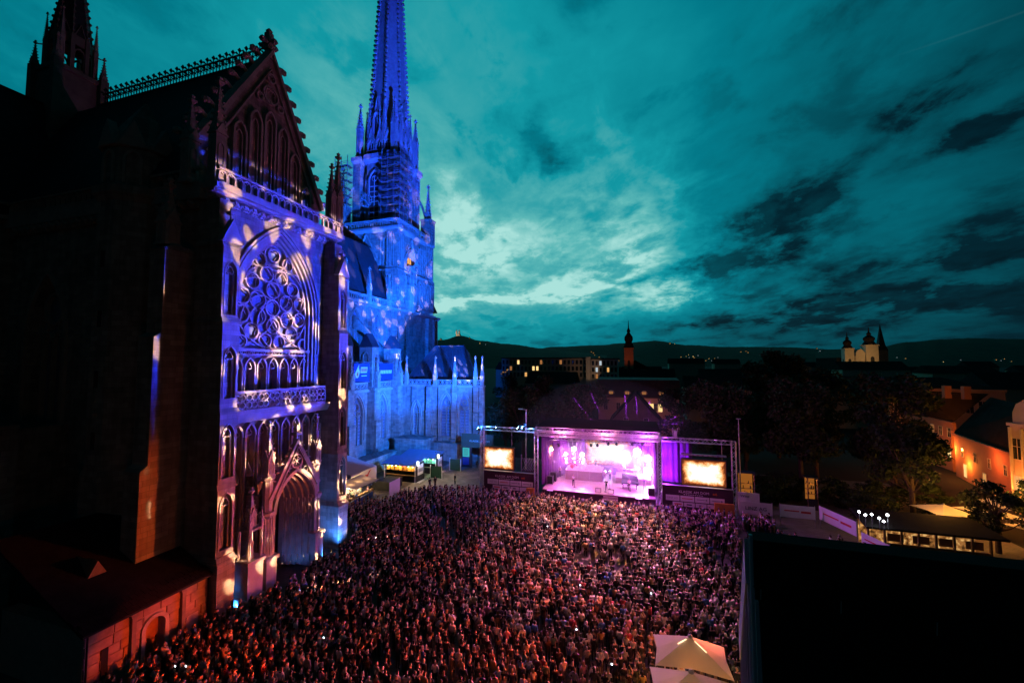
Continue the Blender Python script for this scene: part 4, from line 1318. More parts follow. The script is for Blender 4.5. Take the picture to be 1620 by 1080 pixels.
# ------------------------------------------------------------------ banners hung between the piers
pmat('banner_blue', (.02, .05, .22), rough=.7, var=.1, bump=0)
def banner(label, y0, y1, z0, z1):
    t = thing('banner', label, 'banner', (-49.6, (y0 + y1) / 2, z0), 'banners over the aisle parapet')
    MB().box(FX(-49.6), y0, y1, z0, z1, -.04, 0).build('cloth', 'banner_blue', t)
    MB().tube((-49.6, y0 - .2, z1 + .25), (-49.6, y1 + .2, z1 + .25), .06).tube((-49.6, y0 - .2, z0 - .2), (-49.6, y1 + .2, z0 - .2), .05).build('pole', 'steel', t)
    return t
fbn = FX(-49.6)
b1 = banner('blue banner with a white flame emblem and box logo between two buttress piers', 63.0, 67.6, 16.6, 20.0)
MB().prism(fbn, [(63.5, 17.6), (63.3, 18.1), (63.8, 18.8), (64.3, 19.6), (64.5, 19.7), (64.4, 19.2), (64.7, 18.4), (64.4, 17.5), (63.9, 17.2)], 0, .02).build('emblem', 'panel_white', b1)
MB().prism(fbn, [(63.75, 17.8), (63.8, 18.2), (64.25, 18.5), (64.35, 17.9), (64.05, 17.5)], .02, .03).build('emblem_core', 'orange_print', b1)
lg = MB().prism(fbn, [(64.9, 18.2), (66.8, 18.2), (67.0, 19.3), (65.05, 19.3)], 0, .02).build('logo_box', 'panel_white', b1)
mb = MB()
for k in range(5): mb.box(fbn, 65.15 + k * .33, 65.37 + k * .33, 18.4, 19.1, .02, .03)
mb.build('lettering', 'ink_red', lg)
MB().box(fbn, 65.2, 66.8, 17.55, 17.72, 0, .02).build('underline', 'panel_white', b1)
b2 = banner('plain blue banner with one slanted white word between two buttress piers', 70.6, 75.6, 16.6, 20.0)
mb = MB()
for k in range(7): mb.prism(fbn, [(71.1 + k * .58, 17.9), (71.55 + k * .58, 17.9), (71.68 + k * .58, 18.6), (71.23 + k * .58, 18.6)], 0, .02)
mb.build('lettering', 'panel_white', b2)

# ------------------------------------------------------------------ floodlights, pattern projectors and added fill lights
BLUE, CYAN = (.003, .095, 1.0), (.006, .14, 1.0)
spot('flood_blue_aisle', (-22.6, 59.6, 10.6), (-49, 68, 8.5), 80000, CYAN, 62, .5, .25)
spot('flood_blue_chapel', (-22.6, 59.6, 10.6), (-40, 79, 9), 50000, CYAN, 70, .6, .25)
spot('flood_blue_nave', (-16.0, 59.9, 10.6), (-61, 84, 30), 420000, BLUE, 52, .5, .3)
spot('flood_blue_tower', (-16.0, 59.9, 10.6), (-66, 99, 68), 950000, BLUE, 44, .5, .4)
spot('flood_blue_spire', (-16.0, 59.9, 10.6), (-68, 102, 118), 1100000, (.015, .035, 1.0), 42, .6, .4)

def gobo(name, loc, target, power, col, angle, builder):
    o = spot(name, loc, target, power, col, angle, .25, .04)
    l = o.data
    l.use_nodes = True
    t = l.node_tree
    t.nodes.clear()
    N = NT(t)
    g = N.new('ShaderNodeNewGeometry')
    ix, iy, iw = N.sep(S(N, g.outputs['Incoming']))
    fw3 = (Vector(target) - Vector(loc)).normalized()
    rt3 = fw3.cross(Vector((0, 0, 1))).normalized()
    up3 = rt3.cross(fw3)
    dt = lambda b: ix * b.x + iy * b.y + iw * b.z
    k = dt(fw3)
    u, v = dt(rt3) / k, dt(up3) / k
    e = N.new('ShaderNodeEmission')
    N.put(e.inputs[1], builder(N, u, v))
    e.inputs[0].default_value = (1, 1, 1, 1)
    out = N.new('ShaderNodeOutputLight')
    t.links.new(e.outputs[0], out.inputs[0])
    return o

def petals(N, u, v, scale=9.0, stretch=1.75, thr=.30):
    """Slide of tilted ovals of many sizes."""
    c, s_ = math.cos(R(28)), math.sin(R(28))
    a = (u * c + v * s_) * 1.35
    b = (v * c - u * s_) * (1.35 / stretch)
    vo = N.new('ShaderNodeTexVoronoi', feature='F1', voronoi_dimensions='2D')
    N.put(vo.inputs['Vector'], N.xyz(a, b, 0.0))
    vo.inputs['Scale'].default_value = scale
    vo.inputs['Randomness'].default_value = .75
    d = S(N, vo.outputs['Distance'])
    rnd, g2, _ = N.sep(S(N, vo.outputs['Color']))
    r = rnd * .30 + .12
    return N.smooth(d, r, r * .72)
def uv_of(p, loc, target):
    f_ = (Vector(target) - Vector(loc)).normalized()
    r_ = f_.cross(Vector((0, 0, 1))).normalized()
    d = Vector(p) - Vector(loc)
    return d.dot(r_) / d.dot(f_), d.dot(r_.cross(f_)) / d.dot(f_)
PROJ, PTGT = (-3.5, 41.0, 9.5), (-33.8, 31.6, 18.5)
UL, VT = uv_of((-31.2, 23.7, 14), PROJ, PTGT)[0], uv_of((-32.4, 31.4, 36.3), PROJ, PTGT)[1]
UR = uv_of((-31.2, 39.2, 14), PROJ, PTGT)[0]
_a, _b = uv_of((-32.4, 24, 36.4), PROJ, PTGT), uv_of((-32.4, 38.7, 36.4), PROJ, PTGT)
_m = (_b[1] - _a[1]) / (_b[0] - _a[0])
def shutter(N, u, v):
    top = u * _m + (_a[1] - _m * _a[0])
    (p0, q0), (p1, q1) = uv_of((-31.5, 28.7, 0), PROJ, PTGT), uv_of((-31.5, 33.4, 8.8), PROJ, PTGT)
    porch = N.smooth(u, p0 - .01, p0 + .01) * N.smooth(u, p1 + .01, p1 - .01) * N.smooth(v, q1 + .015, q1 - .015)
    return (1.0 - porch * .93) * N.smooth(u, UL - .012, UL + .004) * N.smooth(v - top, .01, -.01) * N.smooth(u, UR + .02, UR)
def cream(N, u, v):
    return petals(N, u, v, 13.0, 1.9) * shutter(N, u, v)
def wash(N, u, v):
    n = N.noise(N.xyz(u * 3, v * 3, 4.0), 1.4, 3, .5)
    edge = N.smooth(u + (n - .5) * .5 - v * .18, .20, .12)
    low = N.smooth(v + (n - .5) * .3, -.20, .04, .04, 1.0)
    hole = 1.0 - petals(N, u, v, 13.0, 1.9) * .55
    return edge * low * hole * shutter(N, u, v) * N.smooth(u, UL + .006, UL + .022)
gobo('projector_ovals', PROJ, (-33.8, 31.6, 18.5), 190000, (1.0, .60, .36), 80, cream)
gobo('projector_blue', (-3.5, 41.4, 9.5), (-33.8, 31.6, 18.5), 190000, (.012, .045, 1.0), 80, wash)
gobo('projector_tower', (-16.2, 59.5, 10.8), (-62, 98, 44), 260000, (.55, .42, 1.0), 40, lambda N, u, v: petals(N, u, v, 16, 1.5))
spot('flood_amber_near', (-6.0, 21.0, 6.5), (-31.7, 20.0, 1.4), 24000, (1.0, .065, .008), 15.5, .35, .3)
spot('flood_amber_front', (-6.0, 37.0, 5.5), (-31.5, 27.0, 7.0), 21000, (1.0, .12, .018), 30, .6, .3)
spot('flood_magenta_gable', (-3.0, 40.0, 9.5), (-35.8, 31.4, 44.0), 1900, (.9, .10, .22), 34, .7, .2)
spot('fill_blue_tower', (-32.4, 39.5, 36.8), (-60.7, 103, 27), 520000, BLUE, 28, .6, .3)  # added fill for the shadowed foot of the tower
spot('fill_flank', (-8, 4, 11), (-44, 24, 22), 300, (1, .32, .12), 60, .8, .5)  # added dim warm fill so the dark flank shows, no lamp stands here
# blue wash lights at the foot of the front
for (x, y, z, tx, ty, tz, p) in ((-29.8, 36.6, .5, -31.6, 38.0, 4.0, 2400), (-30.3, 34.9, .4, -33.6, 35.8, 4, 500), (-31.2, 31.0, .4, -32.4, 33.9, 3.0, 150),
                                 (-30.6, 28.6, .4, -32.6, 26.9, 3.0, 1500), (-31.0, 25.8, .4, -33.8, 26.6, 3.0, 900)):
    spot('uplight_blue', (x, y, z), (tx, ty, tz), p, (.03, .2, 1.0), 110, .8, .1)

# ------------------------------------------------------------------ stage
pmat('deck_floor', (.42, .33, .27), rough=.35, var=.2, scale=1.0, bump=.15, spec=.5)
pmat('drape_purple', (.10, .03, .12), rough=.9, var=.3, scale=1, bump=.3)
pmat('riser_face', (.22, .12, .08), rough=.6, var=.25, scale=2)
pmat('skirt', (.055, .03, .045), rough=.8, var=.2, scale=1.2, bump=.15)
pmat('brass', (.7, .45, .12), rough=.25, metal=.9, var=.1, bump=0)
pmat('drum_red', (.5, .06, .03), rough=.3, var=.1, bump=0)
pmat('drum_white', (.75, .72, .7), rough=.4, var=.05, bump=0)
emis('lamp_warm', (1, .62, .25), 90)
emis('lamp_white', (1, .86, .96), 95)
emis('lamp_violet', (.85, .45, 1), 40)
emis('lamp_cyan', (.55, .85, 1), 30)
emis('lamp_blue', (.25, .55, 1), 60)
def screen_mat(name, s):
    m = bpy.data.materials.new(name); m.use_nodes = True
    t = m.node_tree; t.nodes.clear(); N = NT(t)
    tcn = N.new('ShaderNodeTexCoord')
    x, y, z = N.sep(S(N, tcn.outputs['Generated']))
    oi = N.new('ShaderNodeObjectInfo')
    v = N.xyz(x * 1.5, z * .9, S(N, oi.outputs['Random']) * 9.0)
    n1 = N.noise(v, 2.4, 6, .62, .4); n2 = N.noise(v, 7.5, 5, .7, .8)
    ex = N.m('ABSOLUTE', x - .5) * 2.0; ez = N.m('ABSOLUTE', z - .5) * 2.0
    edge = N.m('MAXIMUM', ex * ex * ex, ez * ez * ez)
    f = n1 * .85 + n2 * .6 - edge * .72 + .02
    c = N.ramp(f, [(.14, (.10, .02, .008)), (.3, (.62, .17, .04)), (.42, (.95, .5, .2)), (.55, (1, .80, .55)), (.68, (.96, .97, 1))])
    e = N.new('ShaderNodeEmission'); N.put(e.inputs[0], c); e.inputs[1].default_value = s
    o = N.new('ShaderNodeOutputMaterial'); t.links.new(e.outputs[0], o.inputs[0])
    MATS[name] = m
screen_mat('screen_picture', 1.25)
SY, SB, DZ = 59.6, 71.0, 1.5
SX0, SX1 = -13.4, 2.4
stage = thing('stage', 'wide concert stage deck with a dark skirt facing the crowd', 'stage', (-5.5, 65, 0))
nx_, ny_ = 8, 5
for i in range(nx_):
    for j in range(ny_):
        w, d = (SX1 - SX0) / nx_, (SB - SY) / ny_
        MB().wbox(SX0 + i * w + .008, SX0 + (i + 1) * w - .008, SY + j * d + .008, SY + (j + 1) * d - .008, DZ - .12, DZ).build('deck_panel', 'deck_floor', stage)
MB().wbox(SX0, SX1, SY + .02, SY + .08, 0, DZ - .12).wbox(SX0, SX0 + .06, SY + .1, SB, 0, DZ - .12).wbox(SX1 - .06, SX1, SY + .1, SB, 0, DZ - .12).build('skirt', 'skirt', stage)
mb = MB()
for k in range(4): mb.wbox(-4.6, -2.6, SY - .25 - k * .3, SY + .02 - k * .3, 0, 1.3 - k * .32)
mb.build('steps', 'deck_floor', stage)

def truss_mesh(length, w=.5, r=.045, step=.55):
    """Box truss from the origin along +X."""
    mb = MB()
    c = [(-w / 2, -w / 2), (w / 2, -w / 2), (w / 2, w / 2), (-w / 2, w / 2)]
    for a, b in c: mb.tube((0, a, b), (length, a, b), r, 5)
    n = max(2, int(length / step))
    for k in range(n):
        x0, x1 = length * k / n, length * (k + 1) / n
        for q in range(4):
            p0, p1 = c[q], c[(q + 1) % 4]
            if k % 2: p0, p1 = p1, p0
            mb.tube((x0, *p0), (x1, *p1), r * .6, 4)
    for x in (0, length):
        for q in range(4): mb.tube((x, *c[q]), (x, *c[(q + 1) % 4]), r, 4)
    return make_mesh(mb, 'alu')
def truss(parent, a, b, w=.5):
    a, b = Vector(a), Vector(b)
    d = b - a
    k = ('truss', round(d.length, 2), w)
    if k not in _cache: _cache[k] = truss_mesh(d.length, w)
    o = inst(_cache[k], 'truss_beam', parent, a)
    o.rotation_euler = d.to_track_quat('X', 'Z').to_euler()
    return o
rig = thing('stage_roof', 'lattice truss roof frame standing over the stage', 'truss', (-5.7, 65, 0))
TX0, TX1, TZ = -14.3, 3.0, 9.55
for x in (TX0, TX1):
    for y in (SY - .1, SB): truss(rig, (x, y, 0), (x, y, TZ + .3))
for y in (SY - .1, SY + 1.1, SB): truss(rig, (TX0, y, TZ), (TX1, y, TZ))
truss(rig, (TX0, SY - .1, TZ + .75), (TX1, SY - .1, TZ + .75))
for x in (TX0, -8.5, -2.8, TX1): truss(rig, (x, SY, TZ + .05), (x, SB, TZ + .05))
truss(rig, (TX0 + 1.0, 64.2, 8.1), (TX1 - 1, 64.2, 8.1), .4)
truss(rig, (TX0 + 1.0, 68.2, 8.4), (TX1 - 1, 68.2, 8.4), .4)
for x in (-11, -5.6, 0.2):
    for y, z in ((64.2, 8.3), (68.2, 8.6)): MB().tube((x, y, z), (x, y, TZ), .03, 5).build('hoist_chain', 'steel', rig)
mb = MB().add([(TX0 - .2, SY - .4, TZ + 1.05), (TX1 + .2, SY - .4, TZ + 1.05), (TX1 + .2, SB + .3, TZ + .9), (TX0 - .2, SB + .3, TZ + .9)], [(0, 1, 2, 3)])
mb.build('roof_sheet', 'black_cloth', rig)
mb = MB()
for k in range(17): mb.wbox(TX0 + .1 + k * 1.06, TX0 + .45 + k * 1.06, SY - .45, SY - .38, TZ - .2, TZ + .62)
# drapes with folds
def drape(label, a, b, z0, z1, mat, grp):
    a, b = Vector((*a, 0)), Vector((*b, 0))
    n = int((b - a).length / .16)
    nrm = Vector((-(b - a).y, (b - a).x, 0)).normalized()
    vs, fs = [], []
    for i in range(n + 1):
        p = a.lerp(b, i / n) + nrm * (.13 * math.sin(i * 1.35) + .05 * math.sin(i * .47))
        vs += [(p.x, p.y, z0), (p.x + nrm.x * .03, p.y + nrm.y * .03, z1)]
    fs = [(2 * i, 2 * i + 2, 2 * i + 3, 2 * i + 1) for i in range(n)]
    o = MB().add(vs, fs).build('stage_drape', mat, smooth=True)
    tag(o, label, 'curtain', grp)
drape('violet-lit side drape hanging at the left edge of the stage', (-13.9, 61.5), (-11.2, 69.6), DZ, 9.0, 'drape_purple', 'stage drapes')
drape('dark back drape behind the drummers and the bright stage screen', (-12.5, 70.6), (2.5, 70.6), DZ, 9.2, 'drape_purple', 'stage drapes')
drape('violet-lit side drape hanging at the right edge of the stage', (2.7, 62.5), (2.4, 70.2), DZ, 9.0, 'drape_purple', 'stage drapes')
drape('drape added in the right wing to catch violet light', (3.4, 61.9), (7.4, 61.9), 3.4, 9.2, 'drape_purple', 'stage drapes')  # cloth added to catch the violet light and shield the trees from it
# screens
def led(label, x0, x1, z0, z1, y, grp, cols=6):
    t = thing('led_screen', label, 'screen', ((x0 + x1) / 2, y, z0), grp)
    MB().box(FY(y), x0, x1, z0, z1, 0, .04).build('picture', 'screen_picture', t)
    MB().ribbon(FY(y), [(x0 - .08, z0 - .08), (x1 + .08, z0 - .08), (x1 + .08, z1 + .08), (x0 - .08, z1 + .08)], .16, -.25, .08, True).build('bezel', 'black_plastic', t)
    MB().box(FY(y), x0, x1, z0, z1, -.3, -.05).build('cabinet', 'black_plastic', t)
    return t
def rect_at_y(p, q, y):
    a, b = at_y(*p, y), at_y(*q, y)
    return min(a.x, b.x), max(a.x, b.x), min(a.z, b.z), max(a.z, b.z)
x0, x1, z0, z1 = rect_at_y((926, 735), (1001, 699), 69.8)
bs = led('huge bright orange and white screen at the back of the stage', x0, x1, z0, z1, 69.8, 'video screens')
x0, x1, z0, z1 = rect_at_y((764, 739), (813, 709), 60.6)
ls = led('bright video screen in the left wing of the stage above the sponsor boards', x0, x1, z0, z1, 60.6, 'video screens')
for q in (x0 + .4, x1 - .4): MB().tube((q, 60.8, z1), (q, 60.8, 10.0), .04).build('hanger', 'steel', ls)
x0, x1, z0, z1 = rect_at_y((1079, 765), (1148, 730), 60.6)
rs_ = led('bright video screen in the right wing of the stage above the sponsor boards', x0, x1, z0, z1, 60.6, 'video screens')
for q in (x0 + .4, x1 - .4): MB().tube((q, 60.8, z1), (q, 60.8, 9.8), .04).build('hanger', 'steel', rs_)
MB().wbox(x0 - .1, x1 + .1, 60.5, 60.9, z1 + .55, z1 + .75).build('lifting_bar', 'alu', rs_)
for k in range(9): MB().wbox(x0 + .1 + k * (x1 - x0 - .2) / 8.6, x0 + .35 + k * (x1 - x0 - .2) / 8.6, 60.45, 60.5, z1 + .56, z1 + .74).build('clamp', 'steel', rs_)
# wings
def wing(label, x0, x1, zt, grp='stage wings'):
    t = thing('truss_frame', label, 'truss', ((x0 + x1) / 2, 60, 0), grp)
    return t
lw = wing('lattice truss frame carrying the screen at the left of the stage', -23.1, -14.6, 10)
truss(lw, (-23.1, 60.0, 0), (-23.1, 60.0, 10.1)); truss(lw, (-22.8, 60.0, 9.9), (-14.6, 59.8, 9.9))
rw = wing('lattice truss frame carrying the screen at the right of the stage', 3.3, 12.3, 10)
truss(rw, (12.2, 60.0, 0), (12.2, 60.0, 9.75)); truss(rw, (3.3, 59.8, 9.65), (12.1, 60.0, 9.55))
MB().wbox(4.9, 5.3, 59.8, 60.2, 9.9, 10.8).tube((4.8, 60, 9.9), (4.8, 60, 11.2), .04).tube((5.4, 60, 9.9), (5.4, 60, 11.2), .04).build('antenna_rack', 'steel', rw)
def sponsor_wall(label, x0, x1, ztop, px_l, head_x):
    t = thing('sponsor_wall', label, 'hoarding', ((x0 + x1) / 2, 59.9, 0), 'dark sponsor walls beside the stage')
    y = 59.5
    MB().wbox(x0, x1, y, y + .25, 0, ztop).build('board', 'skirt', t)
    MB().wbox(x0, x1, y - .05, y + .3, ztop, ztop + .08).build('top_rail', 'alu', t)
    rt = (PI / 2, 0, 0)
    text_mesh('title', 'KLASSIK AM DOM', .47, 'panel_white', (head_x, y - .012, ztop - .85), rt, t)
    text_mesh('title_mark', 'oö', .5, 'orange_print', (head_x + 2.55, y - .012, ztop - .85), rt, t)
    mb = MB()
    for k in range(9): mb.box(FY(y), head_x - 1.25 + k * .27, head_x - 1.07 + k * .27, ztop - 1.07, ztop - .99, 0, .01)
    mb.build('subtitle', 'panel_white', t)
    w = 1.72
    for k in range(4):
        a = px_l + k * (w + .1)
        p = MB().box(FY(y), a, a + w, ztop - 1.95, ztop - 1.22, 0, .03).build('sponsor_panel', 'panel_white', t)
        if k == 0: text_mesh('print', 'LINZ AG', .34, 'ink_grey', (a + w / 2, y - .035, ztop - 1.7), rt, p)
        else:
            mb = MB().box(FY(y), a + .2, a + w - (.2 if k == 1 else .55), ztop - 1.62, ztop - 1.52, .03, .036)
            if k > 1: mb.box(FY(y), a + w - .45, a + w - .25, ztop - 1.68, ztop - 1.46, .03, .036)
            mb.build('print', 'ink_red' if k == 1 else 'ink_grey', p)
    w = 1.32
    for k in range(4):
        a = px_l + .85 + k * (w + .1)
        p = MB().box(FY(y), a, a + w, ztop - 2.6, ztop - 2.08, 0, .03).build('sponsor_panel', 'panel_white', t)
        if k < 3: MB().box(FY(y), a + .2 + .1 * k, a + w - .2 - .15 * k, ztop - 2.42, ztop - 2.26, .03, .036).build('print', ('ink_red', 'ink', 'ink')[k], p)
    return t
sponsor_wall('sponsor wall with violet-lit logo boards left of the stage', -22.6, -14.6, 3.55, -22.0, -18.9)
sponsor_wall('sponsor wall with pink-lit logo boards right of the stage', 3.3, 11.9, 3.55, 3.7, 7.2)
pmat('lit_orange_paint', (.55, .26, .06), rough=.6, var=.3, scale=1.4)  # orange of the lit zone is put into the panel colour
point('truss_fill_pink', (-11, 56.2, 12.6), 2000, (1, .2, .6), .2)  # added pink fills hung in the air to brighten the truss
point('truss_fill_pink', (-4.5, 56.2, 12.6), 2200, (1, .22, .5), .2)
point('truss_fill_pink', (1.5, 56.2, 12.6), 2400, (.8, .15, .9), .2)
tag(MB().wbox(9.6, 11.9, 58.9, 59.3, 0, 1.9).build('orange_panel', 'lit_orange_paint'), 'panel painted orange for the lit zone under the right sponsor boards', 'panel')
tag(MB().wbox(-15.7, -14.5, 58.9, 59.2, 0, 1.6).build('orange_panel', 'lit_orange_paint'), 'orange panel at the foot of the left stage truss', 'panel')

# risers, instruments, players
def riser(label, x0, x1, y0, y1, h):
    t = thing('stage_riser', label, 'platform', ((x0 + x1) / 2, (y0 + y1) / 2, DZ), 'risers on the stage')
    n = max(1, round((x1 - x0) / 2))
    for k in range(n):
        w = (x1 - x0) / n
        MB().wbox(x0 + k * w + .01, x0 + (k + 1) * w - .01, y0, y1, DZ + h - .1, DZ + h).build('top_panel', 'deck_floor', t)
        MB().wbox(x0 + k * w + .01, x0 + (k + 1) * w - .01, y0 + .03, y0 + .08, DZ, DZ + h - .1).build('front_panel', 'riser_face', t)
    for q in (x0, x1 - .05): MB().wbox(q, q + .05, y0 + .1, y1, DZ, DZ + h - .1).build('side_panel', 'drape_purple', t)
riser('brown-fronted riser carrying the drums at the left of the stage', -11.0, -5.2, 65.6, 69.2, 1.5)
riser('low dark riser carrying the keyboards at the right of the stage', -3.2, 2.0, 65.8, 69.0, .9)
def drum_kit(label, x, y, z, s, col):
    t = thing('drum_kit', label, 'drum kit', (x, y, z), 'drum kits on the riser')
    MB().tube((x, y - .55 * s, z + .32 * s), (x, y - .05 * s, z + .32 * s), .31 * s, 16).build('bass_drum', col, t)
    for a, b, h, r in ((-.28, -.3, .78, .17), (.28, -.3, .78, .17), (.62, .05, .5, .24), (-.6, .05, .6, .2)):
        MB().tube((x + a * s, y + b * s, z + (h - .22) * s), (x + a * s, y + b * s, z + h * s), r * s, 12).build('tom', col, t)
    for a, b, h in ((-.75, -.35, 1.3), (.78, -.35, 1.35), (-.95, .2, 1.05), (.2, -.7, 1.45)):
        c = MB().lathe(x + a * s, y + b * s, [(.3 * s, z + h * s), (.08 * s, z + (h + .03) * s), (.01, z + (h + .05) * s)], 14).build('cymbal', 'brass', t)
        MB().tube((x + a * s, y + b * s, z), (x + a * s, y + b * s, z + h * s), .02, 5).build('stand', 'alu', c)
drum_kit('red drum kit at the left end of the drum riser', -10.0, 67.2, DZ + 1.5, 1.15, 'drum_red')
drum_kit('white drum kit in the middle of the drum riser', -8.2, 67.2, DZ + 1.5, 1.15, 'drum_white')
drum_kit('white percussion kit at the right end of the drum riser', -6.4, 67.3, DZ + 1.5, 1.0, 'drum_white')
def keyboard(label, x, y, z, rz=0):
    t = thing('keyboard', label, 'keyboard', (x, y, z), 'keyboards on the stage')
    MB().wbox(x - .65, x + .65, y - .2, y + .2, z + .88, z + .98).build('case', 'black_plastic', t)
    MB().wbox(x - .6, x + .6, y - .02, y + .16, z + .982, z + .99).build('keys', 'panel_white', t)
    for s_ in (-1, 1): MB().tube((x + s_ * .5, y - .2, z), (x - s_ * .5, y + .1, z + .88), .03, 5).build('leg', 'alu', t)
keyboard('black keyboard on the right riser beside the bright stage lights', -1.9, 67.2, DZ + .9)
keyboard('second black keyboard on the right riser', -.2, 67.0, DZ + .9)
pn = thing('grand_piano', 'black grand piano with open lid right of centre stage', 'piano', (-.9, 63.6, DZ))
MB().prism(lambda a, z, d: (a, z, d), [(-2.2, 63.0), (.1, 63.0), (.3, 63.4), (-.2, 64.2), (-1.0, 64.6), (-2.2, 64.7)], DZ + .62, DZ + .95).build('case', 'black_plastic', pn)
MB().add([(-2.2, 64.7, DZ + .98), (-1.0, 64.6, DZ + .98), (.2, 63.6, DZ + .98), (.1, 63.9, DZ + 1.75), (-1.0, 64.9, DZ + 1.8), (-2.2, 65.0, DZ + 1.8)], [(0, 1, 2, 3, 4, 5)]).build('lid', 'black_plastic', pn)
for a, b in ((-2.0, 63.2), (-.1, 63.2), (-1.4, 64.5)): MB().tube((a, b, DZ), (a, b, DZ + .62), .07, 6).build('leg', 'black_plastic', pn)
MB().wbox(-2.0, -.1, 62.85, 63.0, DZ + .7, DZ + .76).build('keys', 'panel_white', pn)
def wedge(label, x, y, rz):
    o = MB().prism(lambda a, z, d: (x + a * math.cos(rz) - d * math.sin(rz), y + a * math.sin(rz) + d * math.cos(rz), DZ + z), [(-.4, 0), (.4, 0), (.4, .2), (-.4, .2)], -.25, .3)
    t = thing('stage_monitor', label, 'speaker', (x, y, DZ), 'floor monitors')
    MB().prism(lambda a, z, d: (x + d, y - a, DZ + z), [(-.3, 0), (.3, 0), (-.05, .46), (-.3, .46)], -.42, .42).build('cabinet', 'black_plastic', t)
    MB().prism(lambda a, z, d: (x + d, y - a, DZ + z), [(.31, .05), (-.02, .44), (-.05, .42), (.28, .03)], -.36, .36).build('grille', 'steel', t)
wedge('left floor monitor at the centre stage edge', -5.4, 60.6, 0)
wedge('right floor monitor at the centre stage edge', -3.6, 60.5, 0)
def flightcase(label, x, y, z, w, d, h):
    t = thing('flight_case', label, 'case', (x, y, z), 'flight cases beside the stage')
    MB().wbox(x - w / 2, x + w / 2, y - d / 2, y + d / 2, z + .1, z + h).build('shell', 'black_plastic', t)
    for sx in (-1, 1):
        for sy in (-1, 1):
            MB().wbox(x + sx * w / 2 - .03, x + sx * w / 2 + .03, y + sy * d / 2 - .03, y + sy * d / 2 + .03, z + .08, z + h + .02).build('edge', 'alu', t)
    for sx in (-1, 1): MB().tube((x + sx * w * .4, y - d * .3, z), (x + sx * w * .4, y - d * .3, z + .1), .05).build('castor', 'iron', t)
flightcase('flight case with a white sheet on top at the right stage edge', 1.9, 61.0, DZ, .9, .7, 1.1)
flightcase('flight case among stands at the left stage edge', -12.8, 62.4, DZ, .9, .7, 1.2)
flightcase('second flight case behind the left stage truss', -12.6, 64.0, DZ, 1.0, .8, 1.4)
tag(MB().prism(lambda a, z, d: (1.9 + a, 61 + d, DZ + z), [(-.4, 1.14), (.35, 1.3), (.35, 1.33), (-.4, 1.17)], -.3, .3).build('sheet_music_tray', 'panel_white'), 'tilted white tray on the case at the right stage edge', 'tray')
for lab, x in (('white lectern top leaning over the left stage edge', -12.2), ('white lectern top leaning over the right stage edge', .2)):
    t = thing('music_stand', lab, 'stand', (x, 59.2, 0))
    MB().tube((x, 59.2, 0), (x, 59.2, 1.5), .04).build('pole', 'steel', t)
    MB().prism(lambda a, z, d: (x + a, 59.2 + d, 1.5 + z), [(-.45, 0), (.45, 0), (.45, .03), (-.45, .03)], -.25, .25).build('desk', 'panel_white', t)
for k, (x, y) in enumerate(((-9.0, 61.9), (-4.4, 60.9), (-3.9, 62.4), (-1.0, 62.4))):
    t = thing('microphone_stand', ['microphone stand before the singer in white', 'microphone stand at the centre stage edge', 'microphone stand behind centre stage', 'microphone stand by the piano'][k], 'stand', (x, y, DZ), 'microphone stands')
    MB().tube((x, y, DZ), (x, y, DZ + 1.5), .025, 5).build('pole', 'steel', t)
    MB().lathe(x, y, [(.18, DZ), (.18, DZ + .03), (.02, DZ + .05)], 10).build('base', 'black_plastic', t)
    MB().tube((x, y, DZ + 1.5), (x + .05, y - .15, DZ + 1.62), .035, 6).build('microphone', 'black_plastic', t)

# stage lights: housings with glowing lenses and their own lamps
def stage_light(label, p, lens, r, power, col, kind='moving', aim=(-5, 52, 0), cone=46):
    p = Vector(p)
    t = thing('stage_light', label, 'stage light', p, 'lights on the stage rig')
    d = (Vector(aim) - p).normalized()
    MB().tube(tuple(p - d * .42), tuple(p - d * .05), r * .7, 10, r * 1.1).build('housing', 'black_plastic', t)
    MB().tube(tuple(p - d * .05), tuple(p + d * .02), r, 14).build('lens', lens, t)
    side = d.cross(Vector((0, 0, 1))).normalized() * (r * 1.25)
    MB().tube(tuple(p + side - d * .2), tuple(p + side - d * .2 + Vector((0, 0, .5))), .03, 5).tube(tuple(p - side - d * .2), tuple(p - side - d * .2 + Vector((0, 0, .5))), .03, 5).tube(tuple(p + side - d * .2 + Vector((0, 0, .5))), tuple(p - side - d * .2 + Vector((0, 0, .5))), .03, 5).build('yoke', 'black_plastic', t)
    if power:
        point('lamp_halo', p + d * .5, power * (.16 if p.x > -3 else .09), LV if power > 8000 else col, .2)
        spot('stage_lamp', p + d * .06, aim, power, col, cone, .7, r * .8)
LW, LV = (.9, .20, .75), (.62, .06, 1.0)
def sp(px, py, y): return at_y(px, py, y)
stage_light('amber stage light high at the left of the rig', sp(872, 710, 64.2), 'lamp_warm', .24, 7000, (1, .55, .2), aim=(-9, 52, 0))
stage_light('left violet-white light of the trio above the drums', sp(895, 718, 67.9), 'lamp_white', .24, 6000, LV, aim=(-12, 46, 0))
stage_light('middle and brightest light of the trio above the drums', sp(908, 710, 67.9), 'lamp_white', .34, 8000, LW, aim=(-8, 50, 0))
stage_light('right violet-white light of the trio above the drums', sp(921, 719, 67.9), 'lamp_white', .3, 9000, LV, aim=(-4, 40, 0))
stage_light('highest white light at the right of the stage', sp(1008, 715, 67.9), 'lamp_white', .55, 13000, LW, aim=(0, 40, 0))
stage_light('white light beside the right edge of the big stage screen', sp(992, 723, 67.9), 'lamp_white', .5, 11000, LV, aim=(-6, 36, 0))
stage_light('white light next to the right stage drape', sp(1025, 725, 67.0), 'lamp_white', .5, 12000, LV, aim=(2, 36, 0))
stage_light('lowest blazing light at the right stage drape', sp(1025, 745, 66.6), 'lamp_white', .58, 12000, LW, aim=(-4, 30, 0))
